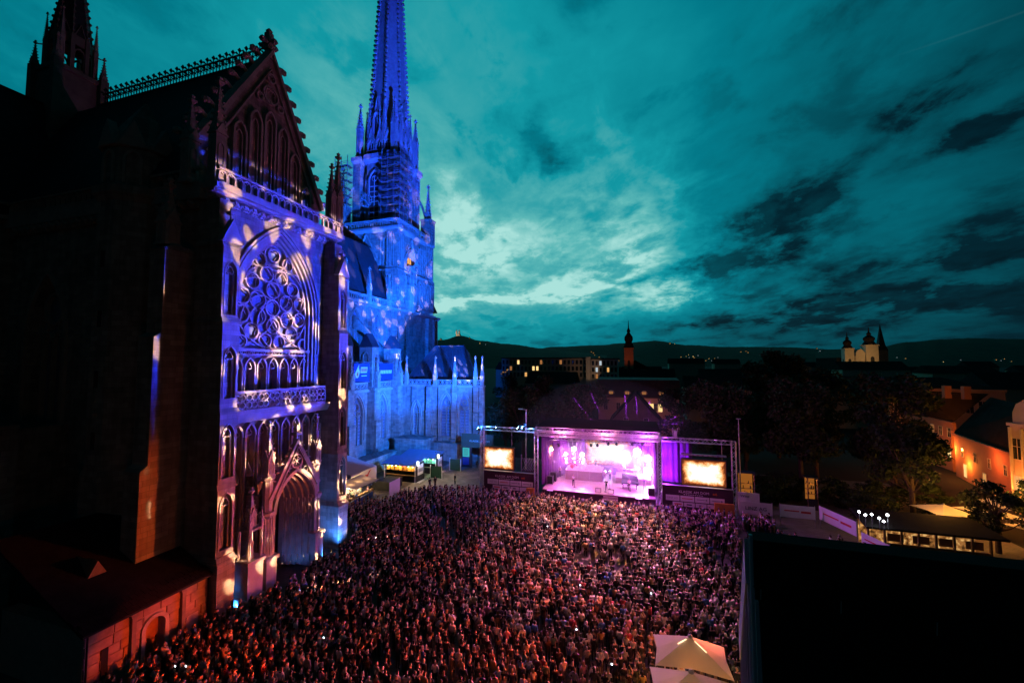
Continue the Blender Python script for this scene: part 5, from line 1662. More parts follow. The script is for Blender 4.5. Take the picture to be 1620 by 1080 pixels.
stage_light('small light below the highest right light', sp(1009, 741, 68), 'lamp_violet', .2, 0, LV)
stage_light('small light below the screen edge light', sp(988, 738, 68), 'lamp_violet', .22, 0, LV)
stage_light('small light under the left trio light', sp(896, 731, 68.5), 'lamp_violet', .15, 0, LV)
stage_light('small light under the middle trio light', sp(909, 731, 68.5), 'lamp_violet', .15, 0, LV)
stage_light('small light under the right trio light', sp(922, 731, 68.5), 'lamp_violet', .15, 0, LV)
for k, px in enumerate((949, 957, 965)):
    stage_light(['left', 'middle', 'right'][k] + ' pale cyan floor light under the big stage screen', sp(px, 746, 69.2), 'lamp_cyan', .18, 0, LV)
for k, px in enumerate((872, 884, 935, 945, 962, 975, 1000, 1016)):
    stage_light('unlit black spotlight on the front truss, number %s from the left' % ['one', 'two', 'three', 'four', 'five', 'six', 'seven', 'eight'][k], sp(px, 705 if k < 4 else 703, 63.8), 'black_plastic', .2, 0, LV)
# blue floods on the left wing and their glow on the truss
for k, (px, py) in enumerate(((757, 678), (785, 676), (820, 677), (827, 676))):
    stage_light(['blue floodlight at the outer end of the left wing truss', 'small blue floodlight mid way on the left wing truss', 'brightest blue floodlight at the inner end of the left wing truss', 'second blue floodlight at the inner end of the left wing truss'][k],
                sp(px, py, 59.7), 'lamp_blue', (.22, .12, .24, .2)[k], 0, BLUE, aim=(-50, 80, 20))
point('wing_glow', (-15.4, 59.2, 10.9), 500, (.1, .35, 1), .15)
point('wing_glow', (-22.4, 59.2, 10.9), 260, (.1, .35, 1), .15)
# key light on the players and deck (front truss), crowd wash
spot('front_key', (-9.5, 59.8, 9.2), (-8, 65, 1.5), 1100, (1, .5, .4), 95, .8, .3)
spot('front_key', (-3.0, 59.8, 9.2), (-3, 65, 1.5), 1500, (1, .45, .45), 95, .8, .3)
spot('violet_deck', (-12.5, 62.0, 9.0), (-10, 64, 1.5), 2700, (.6, .05, 1), 90, .8, .3)
spot('violet_deck', (1.6, 62.0, 9.0), (.5, 64, 1.5), 3300, (.6, .05, 1), 90, .8, .3)
spot('crowd_amber', (-10.5, 59.0, 9.6), (-10, 50, 0), 24000, (1, .42, .05), 74, .9, .3)
spot('crowd_amber', (-2.5, 59.0, 9.6), (-2, 50, 0), 26000, (1, .44, .06), 74, .9, .3)
spot('crowd_pink', (1.8, 59.0, 9.8), (-2, 36, 0), 70000, (1, .28, .44), 52, .9, .3)
spot('crowd_violet', (-8, 59.0, 9.8), (-9, 38, 0), 38000, (1, .26, .40), 50, .9, .3)
spot('crowd_pink_right', (2.2, 59.0, 9.8), (3.0, 32, 1), 20000, (1, .16, .42), 34, .9, .3)
point('violet_wing', (3.9, 60.6, 7.5), 1500, (.3, .03, 1), .3)
point('violet_wing', (3.9, 60.6, 4.6), 1500, (.4, .03, 1), .3)

# stage smoke and the beams that show in it
m = bpy.data.materials.new('smoke'); m.use_nodes = True
t_ = m.node_tree; t_.nodes.clear(); N = NT(t_)
pv = N.new('ShaderNodeVolumePrincipled'); pv.inputs['Color'].default_value = (.9, .9, .92, 1); pv.inputs['Density'].default_value = .006; pv.inputs['Anisotropy'].default_value = .25
vo_ = N.new('ShaderNodeOutputMaterial'); t_.links.new(pv.outputs[0], vo_.inputs['Volume'])
MATS['smoke'] = m
mb = MB()
ns, nr_ = 24, 12
for i in range(nr_ + 1):
    th = PI * i / nr_
    for k in range(ns):
        ph = 2 * PI * k / ns
        mb.v.append((-4.5 + 15.5 * math.sin(th) * math.cos(ph), 66.2 + 7.2 * math.sin(th) * math.sin(ph), 6.2 - 11.5 * math.cos(th)))
mb.v = [(x, y, max(z, DZ + .03)) if z < DZ else (x, y, z) for x, y, z in mb.v]
mb.f = [(i * ns + k, i * ns + (k + 1) % ns, (i + 1) * ns + (k + 1) % ns, (i + 1) * ns + k) for i in range(nr_) for k in range(ns)]
smk = mb.build('smoke', 'smoke')
mb2 = MB()
mb2.v = [(-5.2 + (x + 4.5) * .56, 66.2 + (y - 66.2) * .66, DZ + .1 + (z - DZ) * .42) for x, y, z in mb.v]
mb2.f = mb.f
m2 = m.copy(); MATS['smoke_dense'] = m2
m2.node_tree.nodes['Principled Volume'].inputs['Density'].default_value = .04
tag(mb2.build('smoke', 'smoke_dense'), 'thicker smoke among the lamps inside the stage', 'smoke', kind='stuff')
for x, y, z, p in ((-11.6, 69.8, 2.4, 500), (-8, 70.2, 6.8, 500), (1.6, 69.6, 3.0, 900), (1.4, 69.6, 7.2, 900), (-2.6, 70.3, 3.2, 400)): point('drape_violet', (x, y, z), p, (.45, .02, 1), .2)
tag(smk, 'thin violet-lit smoke hanging over the stage', 'smoke', kind='stuff')
for (x, tx, tz, p) in ((-6, -15, 22, 900), (-4.5, -10, 24, 900), (-1.2, -2.2, 26, 1700), (.2, -.2, 26, 1500), (1.6, 3.0, 26, 1300), (2.6, 16, 18, 1500), (2.6, 18, 14, 1200)):
    spot('beam_violet', (x, 63, 10.9), (tx, 60.5, tz), p * 700, (.5, .04, 1), 3.2, .5, .05)

# ------------------------------------------------------------------ stalls and gate on the far left of the square
pmat('stall_roof', (.12, .16, .22), rough=.5, var=.15, bump=.1)
pmat('stall_dark', (.03, .03, .032), rough=.7, var=.3)
pmat('stall_green', (.015, .06, .042), rough=.6, var=.2)
pmat('menu_orange', (.75, .42, .10), rough=.6, var=.12)
pmat('menu_teal', (.25, .55, .55), rough=.6, var=.12)
emis('bulb_green', (.35, 1, .5), 14)
emis('bulb_red', (1, .1, .05), 14)
emis('bulb_warm', (1, .66, .28), 20)
emis('sign_lit', (.95, 1, .95), 2.4)
def stall(label, x0, x1, y0, y1, h, bulbs, menus, grp):
    t = thing('market_stall', label, 'stall', ((x0 + x1) / 2, (y0 + y1) / 2, 0), grp)
    MB().wbox(x0, x1, y1 - .1, y1, 0, h).wbox(x0, x0 + .1, y0 + .6, y1 - .1, 0, h).build('back_wall', 'stall_dark', t)
    MB().wbox(x0, x1, y0 + .45, y0 + .55, 0, 1.05).build('counter', 'stall_dark', t)
    MB().wbox(x0 - .05, x1, y0 + .25, y0 + .75, 1.05, 1.12).build('counter_top', 'wood', t)
    rf = MB().add([(x0 - .3, y0 - .5, h + .05), (x1 + .15, y0 - .5, h + .05), (x1 + .15, y1 + .2, h + .75), (x0 - .3, y1 + .2, h + .75), (x0 - .3, y0 - .5, h - .06), (x1 + .15, y0 - .5, h - .06), (x1 + .15, y1 + .2, h + .6), (x0 - .3, y1 + .2, h + .6)],
                  [(0, 1, 2, 3), (7, 6, 5, 4), (0, 4, 5, 1), (1, 5, 6, 2), (3, 7, 4, 0)]).build('roof', 'stall_roof', t)
    for x in (x0, x1 - .08): MB().wbox(x, x + .08, y0 - .1, y0, 0, h).build('post', 'white_paint', t)
    n = len(bulbs)
    w = (x1 - x0 - .4) / n
    for k in range(n):
        a = x0 + .2 + k * w
        MB().wbox(a + .06, a + w - .06, y0 + .3, y0 + .34, h - 1.05, h - .28).build('menu_board', menus, t)
        MB().lathe(a + w / 2, y0 + .12, [(.02, h - .1), (.09, h - .16), (.11, h - .26), (.05, h - .34)], 8).build('bulb', bulbs[k], t)
    # end wall with posters, barrier
    ew = MB().wbox(x1 - .04, x1 + .02, y0 + .2, y1, 0, h + .3).build('end_wall', 'stall_dark', t)
    MB().box(FX(x1 + .02), y0 + .7, y1 - .5, 1.1, h - .1, 0, .03).build('poster', 'panel_white', ew)
    q = MB()
    for k in range(4): q.box(FX(x1 + .05), y0 + 1.0 + k * .38, y0 + 1.22 + k * .38, 1.6, 2.2, 0, .01)
    q.build('print', 'ink', ew)
    MB().wbox(x1 + .05, x1 + .5, y0 + .3, y0 + .34, h - .05, h + .7).build('lit_sign', 'sign_lit', t)
    MB().wbox(x1 + .1, x1 + .55, y0 + .2, y1, .0, .12).build('step', 'white_paint', t)
    return t
stall('nearer stall with yellow, green and red lamps over a row of orange menu boards', -41.4, -35.4, 61.0, 64.0, 2.9, ['bulb_green', 'bulb_green', 'bulb_warm', 'bulb_red', 'bulb_red', 'bulb_green', 'bulb_warm'], 'menu_orange', 'lit market stalls')
stall('farther stall with a row of green lamps and a blue roof', -41.6, -34.6, 66.8, 69.6, 2.9, ['bulb_warm', 'bulb_warm', 'bulb_warm', 'bulb_green', 'bulb_green', 'bulb_green', 'bulb_green'], 'menu_teal', 'lit market stalls')
for x in (-40.6, -38.6, -36.6): point('stall_lamp', (x, 61.0, 2.5), 45, (1, .55, .15), .1)
for x in (-40, -37.2, -35.2): point('stall_lamp', (x, 66.8, 2.5), 40, (.4, 1, .45), .1)
point('stall_lamp', (-33.2, 60.8, 3.8), 300, (1, .78, .5), .12)
point('stall_lamp', (-32.0, 66.0, 3.8), 300, (1, .78, .5), .12)
# lattice gates and screens behind the stalls
for k, (x, y) in enumerate(((-34.6, 64.7), (-33.6, 70.4))):
    t = thing('gate_panel', ['dark mesh gate with white posts right of the nearer stall', 'dark mesh gate with white posts right of the farther stall'][k], 'gate', (x, y, 0), 'mesh gates by the stalls')
    MB().wbox(x, x + 2.2, y, y + .05, .1, 2.1).build('mesh', 'stall_green', t)
    for q in (x, x + 2.2): MB().wbox(q - .05, q + .05, y - .05, y + .1, 0, 2.3).build('post', 'white_paint', t)
# white tent, bar and hoarding near the front
t = thing('party_tent', 'white tent roof with a red swirl print beside the blue buttress', 'tent', (-43, 55, 0))
MB().add([(-47, 52.0, 4.6), (-41.0, 52.0, 3.2), (-41.0, 58.2, 3.2), (-47, 58.2, 4.6)], [(0, 1, 2, 3)]).build('roof', 'canvas', t)
MB().box(FX(-41), 52.0, 58.2, 1.2, 3.2, -.03, 0).build('side_sheet', 'canvas', t)
fr = FX(-40.99)
MB().prism(fr, [(55.0, 1.5), (55.6, 1.5), (56.2, 2.4), (56.8, 3.0), (56.3, 2.9), (55.8, 2.4), (55.3, 2.5), (55.5, 2.0)], 0, .01).build('print', 'ink_red', t)
for x, y in ((-41, 52), (-41, 58.2), (-47, 52), (-47, 58.2)): MB().tube((x, y, 0), (x, y, 3.2), .05, 6).build('pole', 'alu', t)
t = thing('drinks_bar', 'brightly lit drinks bar under a slanted awning behind the crowd', 'bar', (-38.6, 51, 0))
MB().wbox(-40.6, -40.4, 48.6, 53.6, 0, 2.4).build('back_wall', 'panel_white', t)
MB().wbox(-38.6, -38.2, 48.6, 53.6, 0, 1.1).build('counter', 'wood', t)
MB().add([(-40.8, 48.4, 2.9), (-37.4, 48.4, 2.5), (-37.4, 53.8, 2.5), (-40.8, 53.8, 2.9)], [(0, 1, 2, 3)]).build('awning', 'canvas', t)
for k in range(6): MB().tube((-40.2, 49.1 + k * .75, 1.5), (-40.2, 49.1 + k * .75, 1.8), .06, 6, .03).build('bottle', 'glass', t)
for y in (49.2, 51.0, 52.8): MB().lathe(-39.2, y, [(.02, 2.5), (.12, 2.35), (.05, 2.2)], 8).build('bulb', 'bulb_warm', t)
for y in (49.5, 51.2, 52.9): point('bar_lamp', (-39.2, y, 2.2), 160, (1, .70, .36), .15)
tag(MB().wbox(-33.9, -33.84, 51.2, 53.9, .4, 3.0).build('hoarding', 'panel_white'), 'lilac-lit white hoarding at the edge of the crowd below the stalls', 'hoarding')
tag(MB().wbox(-37.6, -37.5, 47.0, 52.5, 0, 1.1).build('mesh_fence', 'banner_blue'), 'blue-lit fence panel beside the drinks bar', 'fence')
t = thing('steps', 'dark steps with rails between the white tent and the stalls', 'steps', (-39, 57, 0))
for k in range(5): MB().wbox(-41 + k * .35, -37, 56.2, 59.6, k * .28, (k + 1) * .28).build('step', 'stall_dark', t)
gt = thing('entrance_gate', 'dark green entrance gate with the festival name over a doorway', 'gate', (-29.4, 73.6, 0))
MB().wbox(-32.6, -26.0, 73.4, 73.7, 3.8, 6.4).build('fascia', 'stall_green', gt)
for q0, q1 in ((-32.6, -30.4), (-26.8, -26.0)): MB().wbox(q0, q1, 73.4, 73.7, 0, 3.8).build('side_panel', 'stall_dark', gt)
text_mesh('title', 'KLASSIK AM DOM', .52, 'menu_teal', (-28.8, 73.39, 4.9), (PI / 2, 0, 0), gt)
emis('lit_cyan', (.06, .55, .62), .8)
p = MB().box(FY(73.4), -32.3, -30.9, 2.0, 3.7, 0, .03).build('lit_notice', 'lit_cyan', gt)
q = MB()
for k in range(6): q.box(FY(73.37), -32.1, -31.2, 2.3 + k * .22, 2.36 + k * .22, 0, .01)
q.build('print', 'ink', p)
MB().box(FY(73.4), -32.3, -31.0, .5, 1.9, 0, .03).build('notice', 'banner_blue', gt)

# street lamp and masts
t = thing('street_lamp', 'tall unlit street lamp pole behind the left wing of the stage', 'lamp', (-17.6, 66, 0))
MB().tube((-17.6, 66, 0), (-17.6, 66, 12.3), .09, 8, .06).build('pole', 'alu', t)
MB().tube((-17.6, 66, 12.25), (-18.4, 66, 12.35), .05, 6).build('arm', 'alu', t)
MB().wbox(-18.9, -18.2, 65.85, 66.15, 12.3, 12.42).build('head', 'alu', t)
t = thing('mast', 'slim dark mast standing right of the stage', 'mast', (13.2, 61.5, 0))
MB().tube((13.2, 61.5, 0), (13.2, 61.5, 12.6), .09, 6, .06).build('pole', 'steel', t)
MB().wbox(12.9, 13.5, 61.4, 61.6, 12.5, 12.6).build('crossbar', 'steel', t)
t = thing('equipment_rack', 'blue-lit rack of folded chairs behind the left sponsor wall', 'rack', (-16, 61.5, 3.3))
MB().wbox(-17.2, -14.9, 61, 62.2, 0, 3.4).build('platform', 'skirt', t)
for k in range(7): MB().ribbon(FY(61.4), [(-17.0 + k * .26, 3.5), (-16.5 + k * .26, 4.3), (-16.9 + k * .26, 5.4)], .1, 0, .06).build('chair', 'alu', t)
for x in (-17.1, -15.0): MB().wbox(x - .05, x + .05, 61.2, 61.4, 3.4, 5.9).build('post', 'alu', t)

# ------------------------------------------------------------------ right side: boards, wine stand, restaurant
def board(label, a, b, z0, z1, txt=None, col='panel_white', ink='ink', grp='printed boards along the right edge'):
    a, b = Vector((a[0], a[1], 0)), Vector((b[0], b[1], 0))
    ang = math.atan2(b.y - a.y, b.x - a.x)
    L_ = (b - a).length
    t = thing('fence_banner', label, 'banner', (a + b) / 2, grp)
    fr = FA(a.x, a.y, ang)
    MB().box(fr, 0, L_, z0, z1, -.04, 0).build('cloth', col, t)
    for q in (0, L_): MB().tube(fr(q, 0, -.08), fr(q, z1 + .1, -.08), .04, 6).build('post', 'steel', t)
    if txt:
        text_mesh('print', txt, (z1 - z0) * .42, ink, fr(L_ / 2, z0 + (z1 - z0) * .36, .012), (PI / 2, 0, ang), t)
    else:
        m_ = MB().box(fr, L_ * .12, L_ * .55, z0 + (z1 - z0) * .5, z0 + (z1 - z0) * .6, 0, .012).box(fr, L_ * .6, L_ * .88, z0 + (z1 - z0) * .42, z0 + (z1 - z0) * .58, 0, .012)
        m_.build('print', 'ink_red', t)
    return t
A_ = [at_z(1188, 812, 2.2), at_z(1229, 815, 2.2)]
board('pale fence banner reading LINZ AG behind the people at the right', (12.4, 58.4), (16.0, 58.4), 1.1, 2.6, 'LINZ AG')
board('pale fence banner with red printed lines right of the LINZ AG banner', (16.9, 58.6), (20.6, 58.6), 1.1, 2.6)
board('slanting pale fence banner with a dark swirl further right', (21.3, 59.4), (23.0, 54.6), 1.0, 2.6)
board('last short pale fence banner above the dark wall', (23.0, 53.6), (24.0, 50.6), .6, 1.9)
t = thing('wine_stand', 'white wine board standing beside the right truss leg', 'board', (13, 61.2, 0))
MB().wbox(12.5, 15.3, 61.0, 61.1, 0, 3.0).build('board', 'panel_white', t)
text_mesh('print', 'Wine', .5, 'ink', (13.6, 60.99, 2.4), (PI / 2, 0, 0), t)
emis('stand_glow', (1, .32, .05), .28)
def food_stand(label, x, y, w, h):
    t = thing('food_stand', label, 'stand', (x, y, 0), 'amber-lit stands right of the stage')
    MB().wbox(x - w / 2, x + w / 2, y + .9, y + 1.0, 1.2, h - .2).build('back', 'stand_glow', t)  # back wall glows by itself in place of lamplight on it
    MB().wbox(x - w / 2 - .2, x + w / 2 + .2, y - .2, y + 1.1, h, h + .15).build('roof', 'stall_dark', t)
    MB().wbox(x - w / 2, x + w / 2, y - .1, y, 0, 1.5).build('counter', 'stall_dark', t)
    for q in (-1, 1): MB().wbox(x + q * w / 2 - .06, x + q * w / 2 + .06, y - .1, y + .02, 0, h).build('post', 'wood', t)
    for k in range(3): MB().wbox(x - w / 2, x + w / 2, y + .7, y + .9, 1.9 + k * .7, 1.96 + k * .7).build('shelf', 'wood', t)
    rq = random.Random(int(x * 10))
    for k in range(11):
        a = x - w / 2 + .12 + rq.random() * (w - .24); zz = 1.96 + rq.randrange(3) * .7
        MB().tube((a, y + .78, zz), (a, y + .78, zz + rq.uniform(.2, .45)), .06, 6, .04).build('bottle', 'stall_dark', t)
    point('stand_lamp', (x, y + .4, h - .5), 40, (1, .42, .08), .1)
food_stand('small amber-lit stand behind the right truss leg', 14.5, 63.6, 1.7, 4.9)
food_stand('narrow amber-lit stand in the dark right of the wine board', 23.0, 66.0, 1.1, 4.3)
# market hut with an open front
emis('hut_glow', (1, .55, .16), .75, (.06, .02, .006), 1.8, [(.36, (.03, .012, .004)), (.52, (.5, .2, .05)), (.62, (1, .6, .2))])
t = thing('market_hut', 'low dark-roofed hut with a warm lit open front on the right', 'hut', (29, 55.5, 0))
hx0, hx1, hy = 23.8, 34.0, 54.0
rf = MB().add([(hx0 - .6, hy - 1.1, 2.75), (hx1 + .8, hy - 1.1, 2.75), (hx1 + .4, hy + 3.4, 3.3), (hx0 - .2, hy + 3.4, 3.3), (hx0 - .6, hy - 1.1, 2.55), (hx1 + .8, hy - 1.1, 2.55), (hx1 + .4, hy + 3.4, 3.1), (hx0 - .2, hy + 3.4, 3.1)],
              [(0, 1, 2, 3), (7, 6, 5, 4), (0, 4, 5, 1), (1, 5, 6, 2), (3, 7, 4, 0)]).build('roof', 'concrete_dark', t)
MB().wbox(hx0, hx1, hy + 2.0, hy + 2.1, 0, 2.9).build('inner_wall', 'hut_glow', t)  # wall glows by itself, standing in for a lamplit interior
MB().wbox(hx0, hx1, hy - .05, hy + .05, 0, .9).build('front_wall', 'wood', t)
for k in range(8):
    x = hx0 + k * (hx1 - hx0) / 7
    MB().wbox(x - .08, x + .08, hy - .1, hy + .1, 0, 2.6).build('post', 'wood', t)
for k in range(4): MB().wbox(hx0 + 2 + k * 2.2, hx0 + 3.4 + k * 2.2, hy + .6, hy + .7, .9, 1.7).build('crate_front', 'plank', t)
for x in (26, 29.5, 32.5): point('hut_lamp', (x, hy + .9, 2.3), 30, (1, .6, .25), .1)
emis('lamp_cold', (.85, .95, 1), 26)
for k, (px, py) in enumerate(((1359, 809), (1369, 814), (1379, 813), (1391, 819), (1398, 824), (1404, 814))):
    p = at_y(px, py, 52.8)
    o = thing('clamp_lamp', ['first', 'second', 'third', 'fourth', 'fifth', 'last'][k] + ' cold white clamp lamp from the left above the hut roof', 'lamp', (p.x, p.y, 2.75), 'cold white lamps on the hut')
    MB().tube((p.x, p.y, 2.7), tuple(p), .03, 5).build('arm', 'steel', o)
    MB().lathe(p.x, p.y, [(.02, p.z + .1), (.1, p.z + .05), (.12, p.z - .05), (.04, p.z - .1)], 8).build('bulb', 'lamp_cold', o)
# big lit parasols of the pavement cafe
def parasol(label, x, y, w, h, grp, ang=0.0, rise=.9, wy=1.0):
    t = thing('parasol', label, 'parasol', (x, y, 0), grp)
    c, s_ = math.cos(ang), math.sin(ang)
    ring = []
    for k in range(8):
        a = PI / 4 * k + PI / 4
        r = w / 2 * (1.414 if k % 2 == 0 else .93)
        ring.append((x + r * math.cos(a + ang), y + r * wy * math.sin(a + ang), h - (.0 if k % 2 else .12)))
    for k in range(8):
        MB().add([ring[k], ring[(k + 1) % 8], (x, y, h + rise)], [(0, 1, 2)]).build('canopy_panel', 'canvas', t)
    mb = MB()
    for k in range(8): mb.tube((x, y, h + rise - .06), tuple(Vector(ring[k]) - Vector((0, 0, .05))), .025, 4)
    mb.build('ribs', 'steel', t)
    MB().tube((x, y, 0), (x, y, h + rise), .05, 8).build('pole', 'steel', t)
    MB().lathe(x, y, [(.02, h + rise + .12), (.12, h + rise + .06), (.14, h + rise - .04)], 8).build('cap', 'steel', t)
    return t
parasol('large cream parasol lit from below at the bottom edge beside the dark wall', 2.75, 25.75, 3.9, 3.6, 'cream parasols at the bottom edge', .0, .95, .68)
parasol('second cream parasol cut off by the bottom edge of the picture', 2.45, 22.9, 3.9, 3.6, 'cream parasols at the bottom edge', .0, .95, .68)
emis('strip_lamp', (1, .72, .4), 3)
tag(MB().tube((2.05, 25.32, 4.28), (2.52, 25.55, 4.48), .02, 5).build('lamp_strip', 'strip_lamp'), 'left glowing strip lamp on the cream parasol', 'lamp')
tag(MB().tube((2.95, 25.5, 4.47), (3.5, 25.15, 4.2), .02, 5).build('lamp_strip', 'strip_lamp'), 'right glowing strip lamp on the cream parasol', 'lamp')
point('parasol_lamp', (2.7, 25.2, 3.2), 60, (1, .42, .08), .2)
point('parasol_lamp', (4.9, 24.6, 2.4), 200, (1, .5, .1), .2)
point('parasol_lamp', (2.4, 22.6, 3.0), 60, (1, .36, .06), .2)
t = thing('bar_counter', 'orange-lit bar shelf glimpsed under the cream parasol', 'bar', (3, 24.2, 0))
MB().wbox(1.6, 4.4, 24.0, 24.5, 0, 1.05).build('counter', 'wood', t)
for k in range(9): MB().wbox(1.7 + k * .3, 1.88 + k * .3, 24.1, 24.3, 1.05, 1.3 + .1 * (k % 3)).build('jar', 'menu_orange' if k % 2 else 'panel_white', t)
for k, (x, y) in enumerate(((34.6, 61.5), (39.2, 62.2), (40.5, 57.2), (43.5, 66.5), (45.5, 59.5))):
    parasol(['amber parasol nearest the hut', 'amber parasol behind the hut', 'amber parasol right of the hut', 'amber parasol farthest from the hut', 'amber parasol at the right edge'][k] + ' on the cafe terrace', x, y, 4.2, 2.7, 'cafe parasols', .25, .7)
for (x, y) in ((32.6, 58.6), (37.0, 59.6), (37.6, 65.0), (42.6, 60.5), (43.0, 63.5), (47, 62.5), (50, 66)): point('terrace_lamp', (x, y, 4.8), 650, (1, .40, .06), .2)

# ------------------------------------------------------------------ dark building beside the camera
pmat('metal_trim', (.55, .52, .55), rough=.6, var=.08, bump=0)
pmat('red_glass', (.06, .015, .012), rough=.3, var=.3, bump=0)
db = thing('dark_building', 'black flat-topped building wall filling the lower right corner', 'building', (6, 9, 0))
WA, WB = Vector((1.80, 8.0, 0)), Vector((4.05, 19.7, 0))
ZT, ZB = 17.0, 8.7
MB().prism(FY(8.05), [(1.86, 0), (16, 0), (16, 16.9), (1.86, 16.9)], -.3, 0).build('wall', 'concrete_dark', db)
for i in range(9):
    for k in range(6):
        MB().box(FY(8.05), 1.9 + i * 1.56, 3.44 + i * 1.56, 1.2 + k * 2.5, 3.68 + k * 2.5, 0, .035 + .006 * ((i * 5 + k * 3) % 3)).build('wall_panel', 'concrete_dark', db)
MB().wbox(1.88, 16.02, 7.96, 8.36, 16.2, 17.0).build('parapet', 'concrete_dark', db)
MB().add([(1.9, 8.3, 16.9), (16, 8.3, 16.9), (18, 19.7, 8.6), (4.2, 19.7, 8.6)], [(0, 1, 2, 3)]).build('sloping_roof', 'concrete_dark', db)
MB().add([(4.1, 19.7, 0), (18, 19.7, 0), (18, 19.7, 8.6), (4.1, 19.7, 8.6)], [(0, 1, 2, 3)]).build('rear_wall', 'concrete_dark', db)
wang = math.atan2(WB.y - WA.y, WB.x - WA.x)
LWL = (WB - WA).length
fe = lambda a, z, d: (WA.x + math.cos(wang) * a - math.sin(wang) * d, WA.y + math.sin(wang) * a + math.cos(wang) * d, z)
MB().prism(fe, [(0, ZT), (LWL, ZB), (LWL, ZB - 1.1), (0, ZT - .75)], -.2, .05).build('coping', 'metal_trim', db)
MB().prism(fe, [(.1, 0), (LWL - .1, 0), (LWL - .1, ZB - 1.0), (.1, ZT - .7)], -.3, -.22).build('end_glazing', 'red_glass', db)
for k in range(9):
    a = .12 + k * (LWL - .24) / 8
    MB().box(fe, a - .06, a + .06, 0, ZT - .7 - (ZT - ZB + .3) * a / LWL, -.22, .02).build('mullion', 'metal_trim', db)
MB().tube((1.83, 7.92, 6), (1.83, 7.92, 17.1), .03, 8).build('corner_pole', 'metal_trim', db)
MB().prism(FY(7.94), [(1.88, 16.0), (1.93, 16.0), (2.08, 6), (1.9, 6)], -.05, 0).build('edge_trim', 'metal_trim', db)
for k, (px, py) in enumerate(((1203, 938), (1330, 960), (1482, 994))):
    p = at_y(px, py, 7.99)
    MB().tube((p.x, p.y, p.z - .1), (p.x + .01, p.y, p.z + .1), .008, 5).build('light_streak', 'alu', db)  # slim bright bars stand in for light streaks reflected on the wall

# ------------------------------------------------------------------ houses, trees, hills
emis('win_warm', (1, .5, .15), .8)
emis('win_bright', (1, .66, .25), 1.3)
emis('win_dim', (1, .40, .12), .35)
emis('win_cool', (.75, .9, 1), .6)
pmat('roof_dark', (.035, .03, .03), rough=.9, var=.3, scale=1, bump=.5, bscale=4, spec=0)
pmat('skylight', (.45, .55, .6), rough=.15, metal=.9, var=.1, bump=0)
def window(parent, fr, c, z, w, h, pane, frame='plaster_pale', d=0.0):
    f_ = MB().ribbon(fr, [(c - w / 2, z), (c + w / 2, z), (c + w / 2, z + h), (c - w / 2, z + h)], .14, d - .1, d + .06, True).build('window', frame, parent)
    MB().box(fr, c - w / 2, c + w / 2, z, z + h, d - .05, d + .015).build('pane', pane, f_)
    MB().box(fr, c - .03, c + .03, z, z + h, d + .015, d + .04).box(fr, c - w / 2, c + w / 2, z + h * .6, z + h * .6 + .05, d + .015, d + .04).build('glazing_bar', frame, f_)
# gabled house behind the stage with a dormered block behind it
H1 = thing('gabled_house', 'violet-lit gabled house directly behind the stage roof', 'house', (-.5, 100, 0))
fh = FY(98)
MB().prism(fh, [(-5.4, 0), (5.4, 0), (5.4, 6.6), (0, 12.6), (-5.4, 6.6)], -12, 0).build('wall', 'stone_dark', H1)
MB().prism(fh, [(-6.1, 6.0), (0, 12.8), (6.1, 6.0), (6.1, 6.4), (0, 13.3), (-6.1, 6.4)], -12.4, .5).build('roof', 'roof_dark', H1)
for x in (-3.4, -1.1, 1.1, 3.4): window(H1, fh, x, 2.2, 1.0, 1.6, 'glass')
for x in (-2.2, 2.2): window(H1, fh, x, 6.0, 1.0, 1.5, 'glass')
window(H1, fh, 0, 9.2, .8, 1.1, 'glass')
H2 = thing('town_house', 'pink-lit town house with a row of round dormers behind the gabled house', 'house', (4, 118, 0))
f2 = FY(116)
MB().box(f2, -10, 11, 0, 10.6, -12, 0).build('wall', 'plaster', H2)
rf = MB().prism(lambda a, z, d: (d, 116 - a, z), [(.5, 10.6), (.5, 10.9), (-3.4, 15.4), (-12, 15.8), (-12, 10.6)], -10.5, 11.5).build('roof', 'tile_roof', H2)
for x in (-6.5, -2.2, 2.2, 6.6):
    dm = MB().prism(f2, arch(x - .9, x + .9, 11.8, .8, 5), -2.5, .1).build('dormer', 'plaster', H2)
    for q in (-.28, .28): MB().box(f2, x + q - .2, x + q + .2, 11.55, 12.3, .1, .13).build('pane', 'win_dim', dm)
for x in (-8, -4.6, -1.2, 5.2, 8.6): window(H2, f2, x, 7.2, 1.1, 2.0, 'glass')
for x in (4.0, 6.2): window(H2, f2, x, 7.0, 1.3, 2.2, 'win_bright')
point('house_lamp', (2, 112, 7), 260, (1, .3, .2), .5)
# long modern block with a few lit windows
def slab(label, x0, x1, y, h, lit, mat='plaster', n=22, rows=3, grp=None):
    t = thing('office_block', label, 'building', ((x0 + x1) / 2, y, 0), grp)
    MB().wbox(x0, x1, y, y + 14, 0, h).build('wall', mat, t)
    MB().wbox(x0 - .4, x1 + .4, y - .4, y + 14.4, h, h + .5).build('roof', 'roof_dark', t)
    w = (x1 - x0) / n
    for r_ in range(rows):
        for k in range(n):
            pane = lit.get((r_, k), 'glass')
            MB().box(FY(y), x0 + (k + .22) * w, x0 + (k + .78) * w, h - 3.2 * (r_ + 1) + .3, h - 3.2 * r_ - .8, -.05, .04).build('window', pane, t)
    return t
slab('long dark block with scattered lit windows on the left skyline', -68, -23, 205, 22.5, {(0, 4): 'win_bright', (0, 10): 'win_dim', (1, 2): 'win_dim', (1, 8): 'win_bright', (1, 9): 'win_bright', (2, 6): 'win_warm', (2, 13): 'win_warm', (0, 15): 'win_dim'})
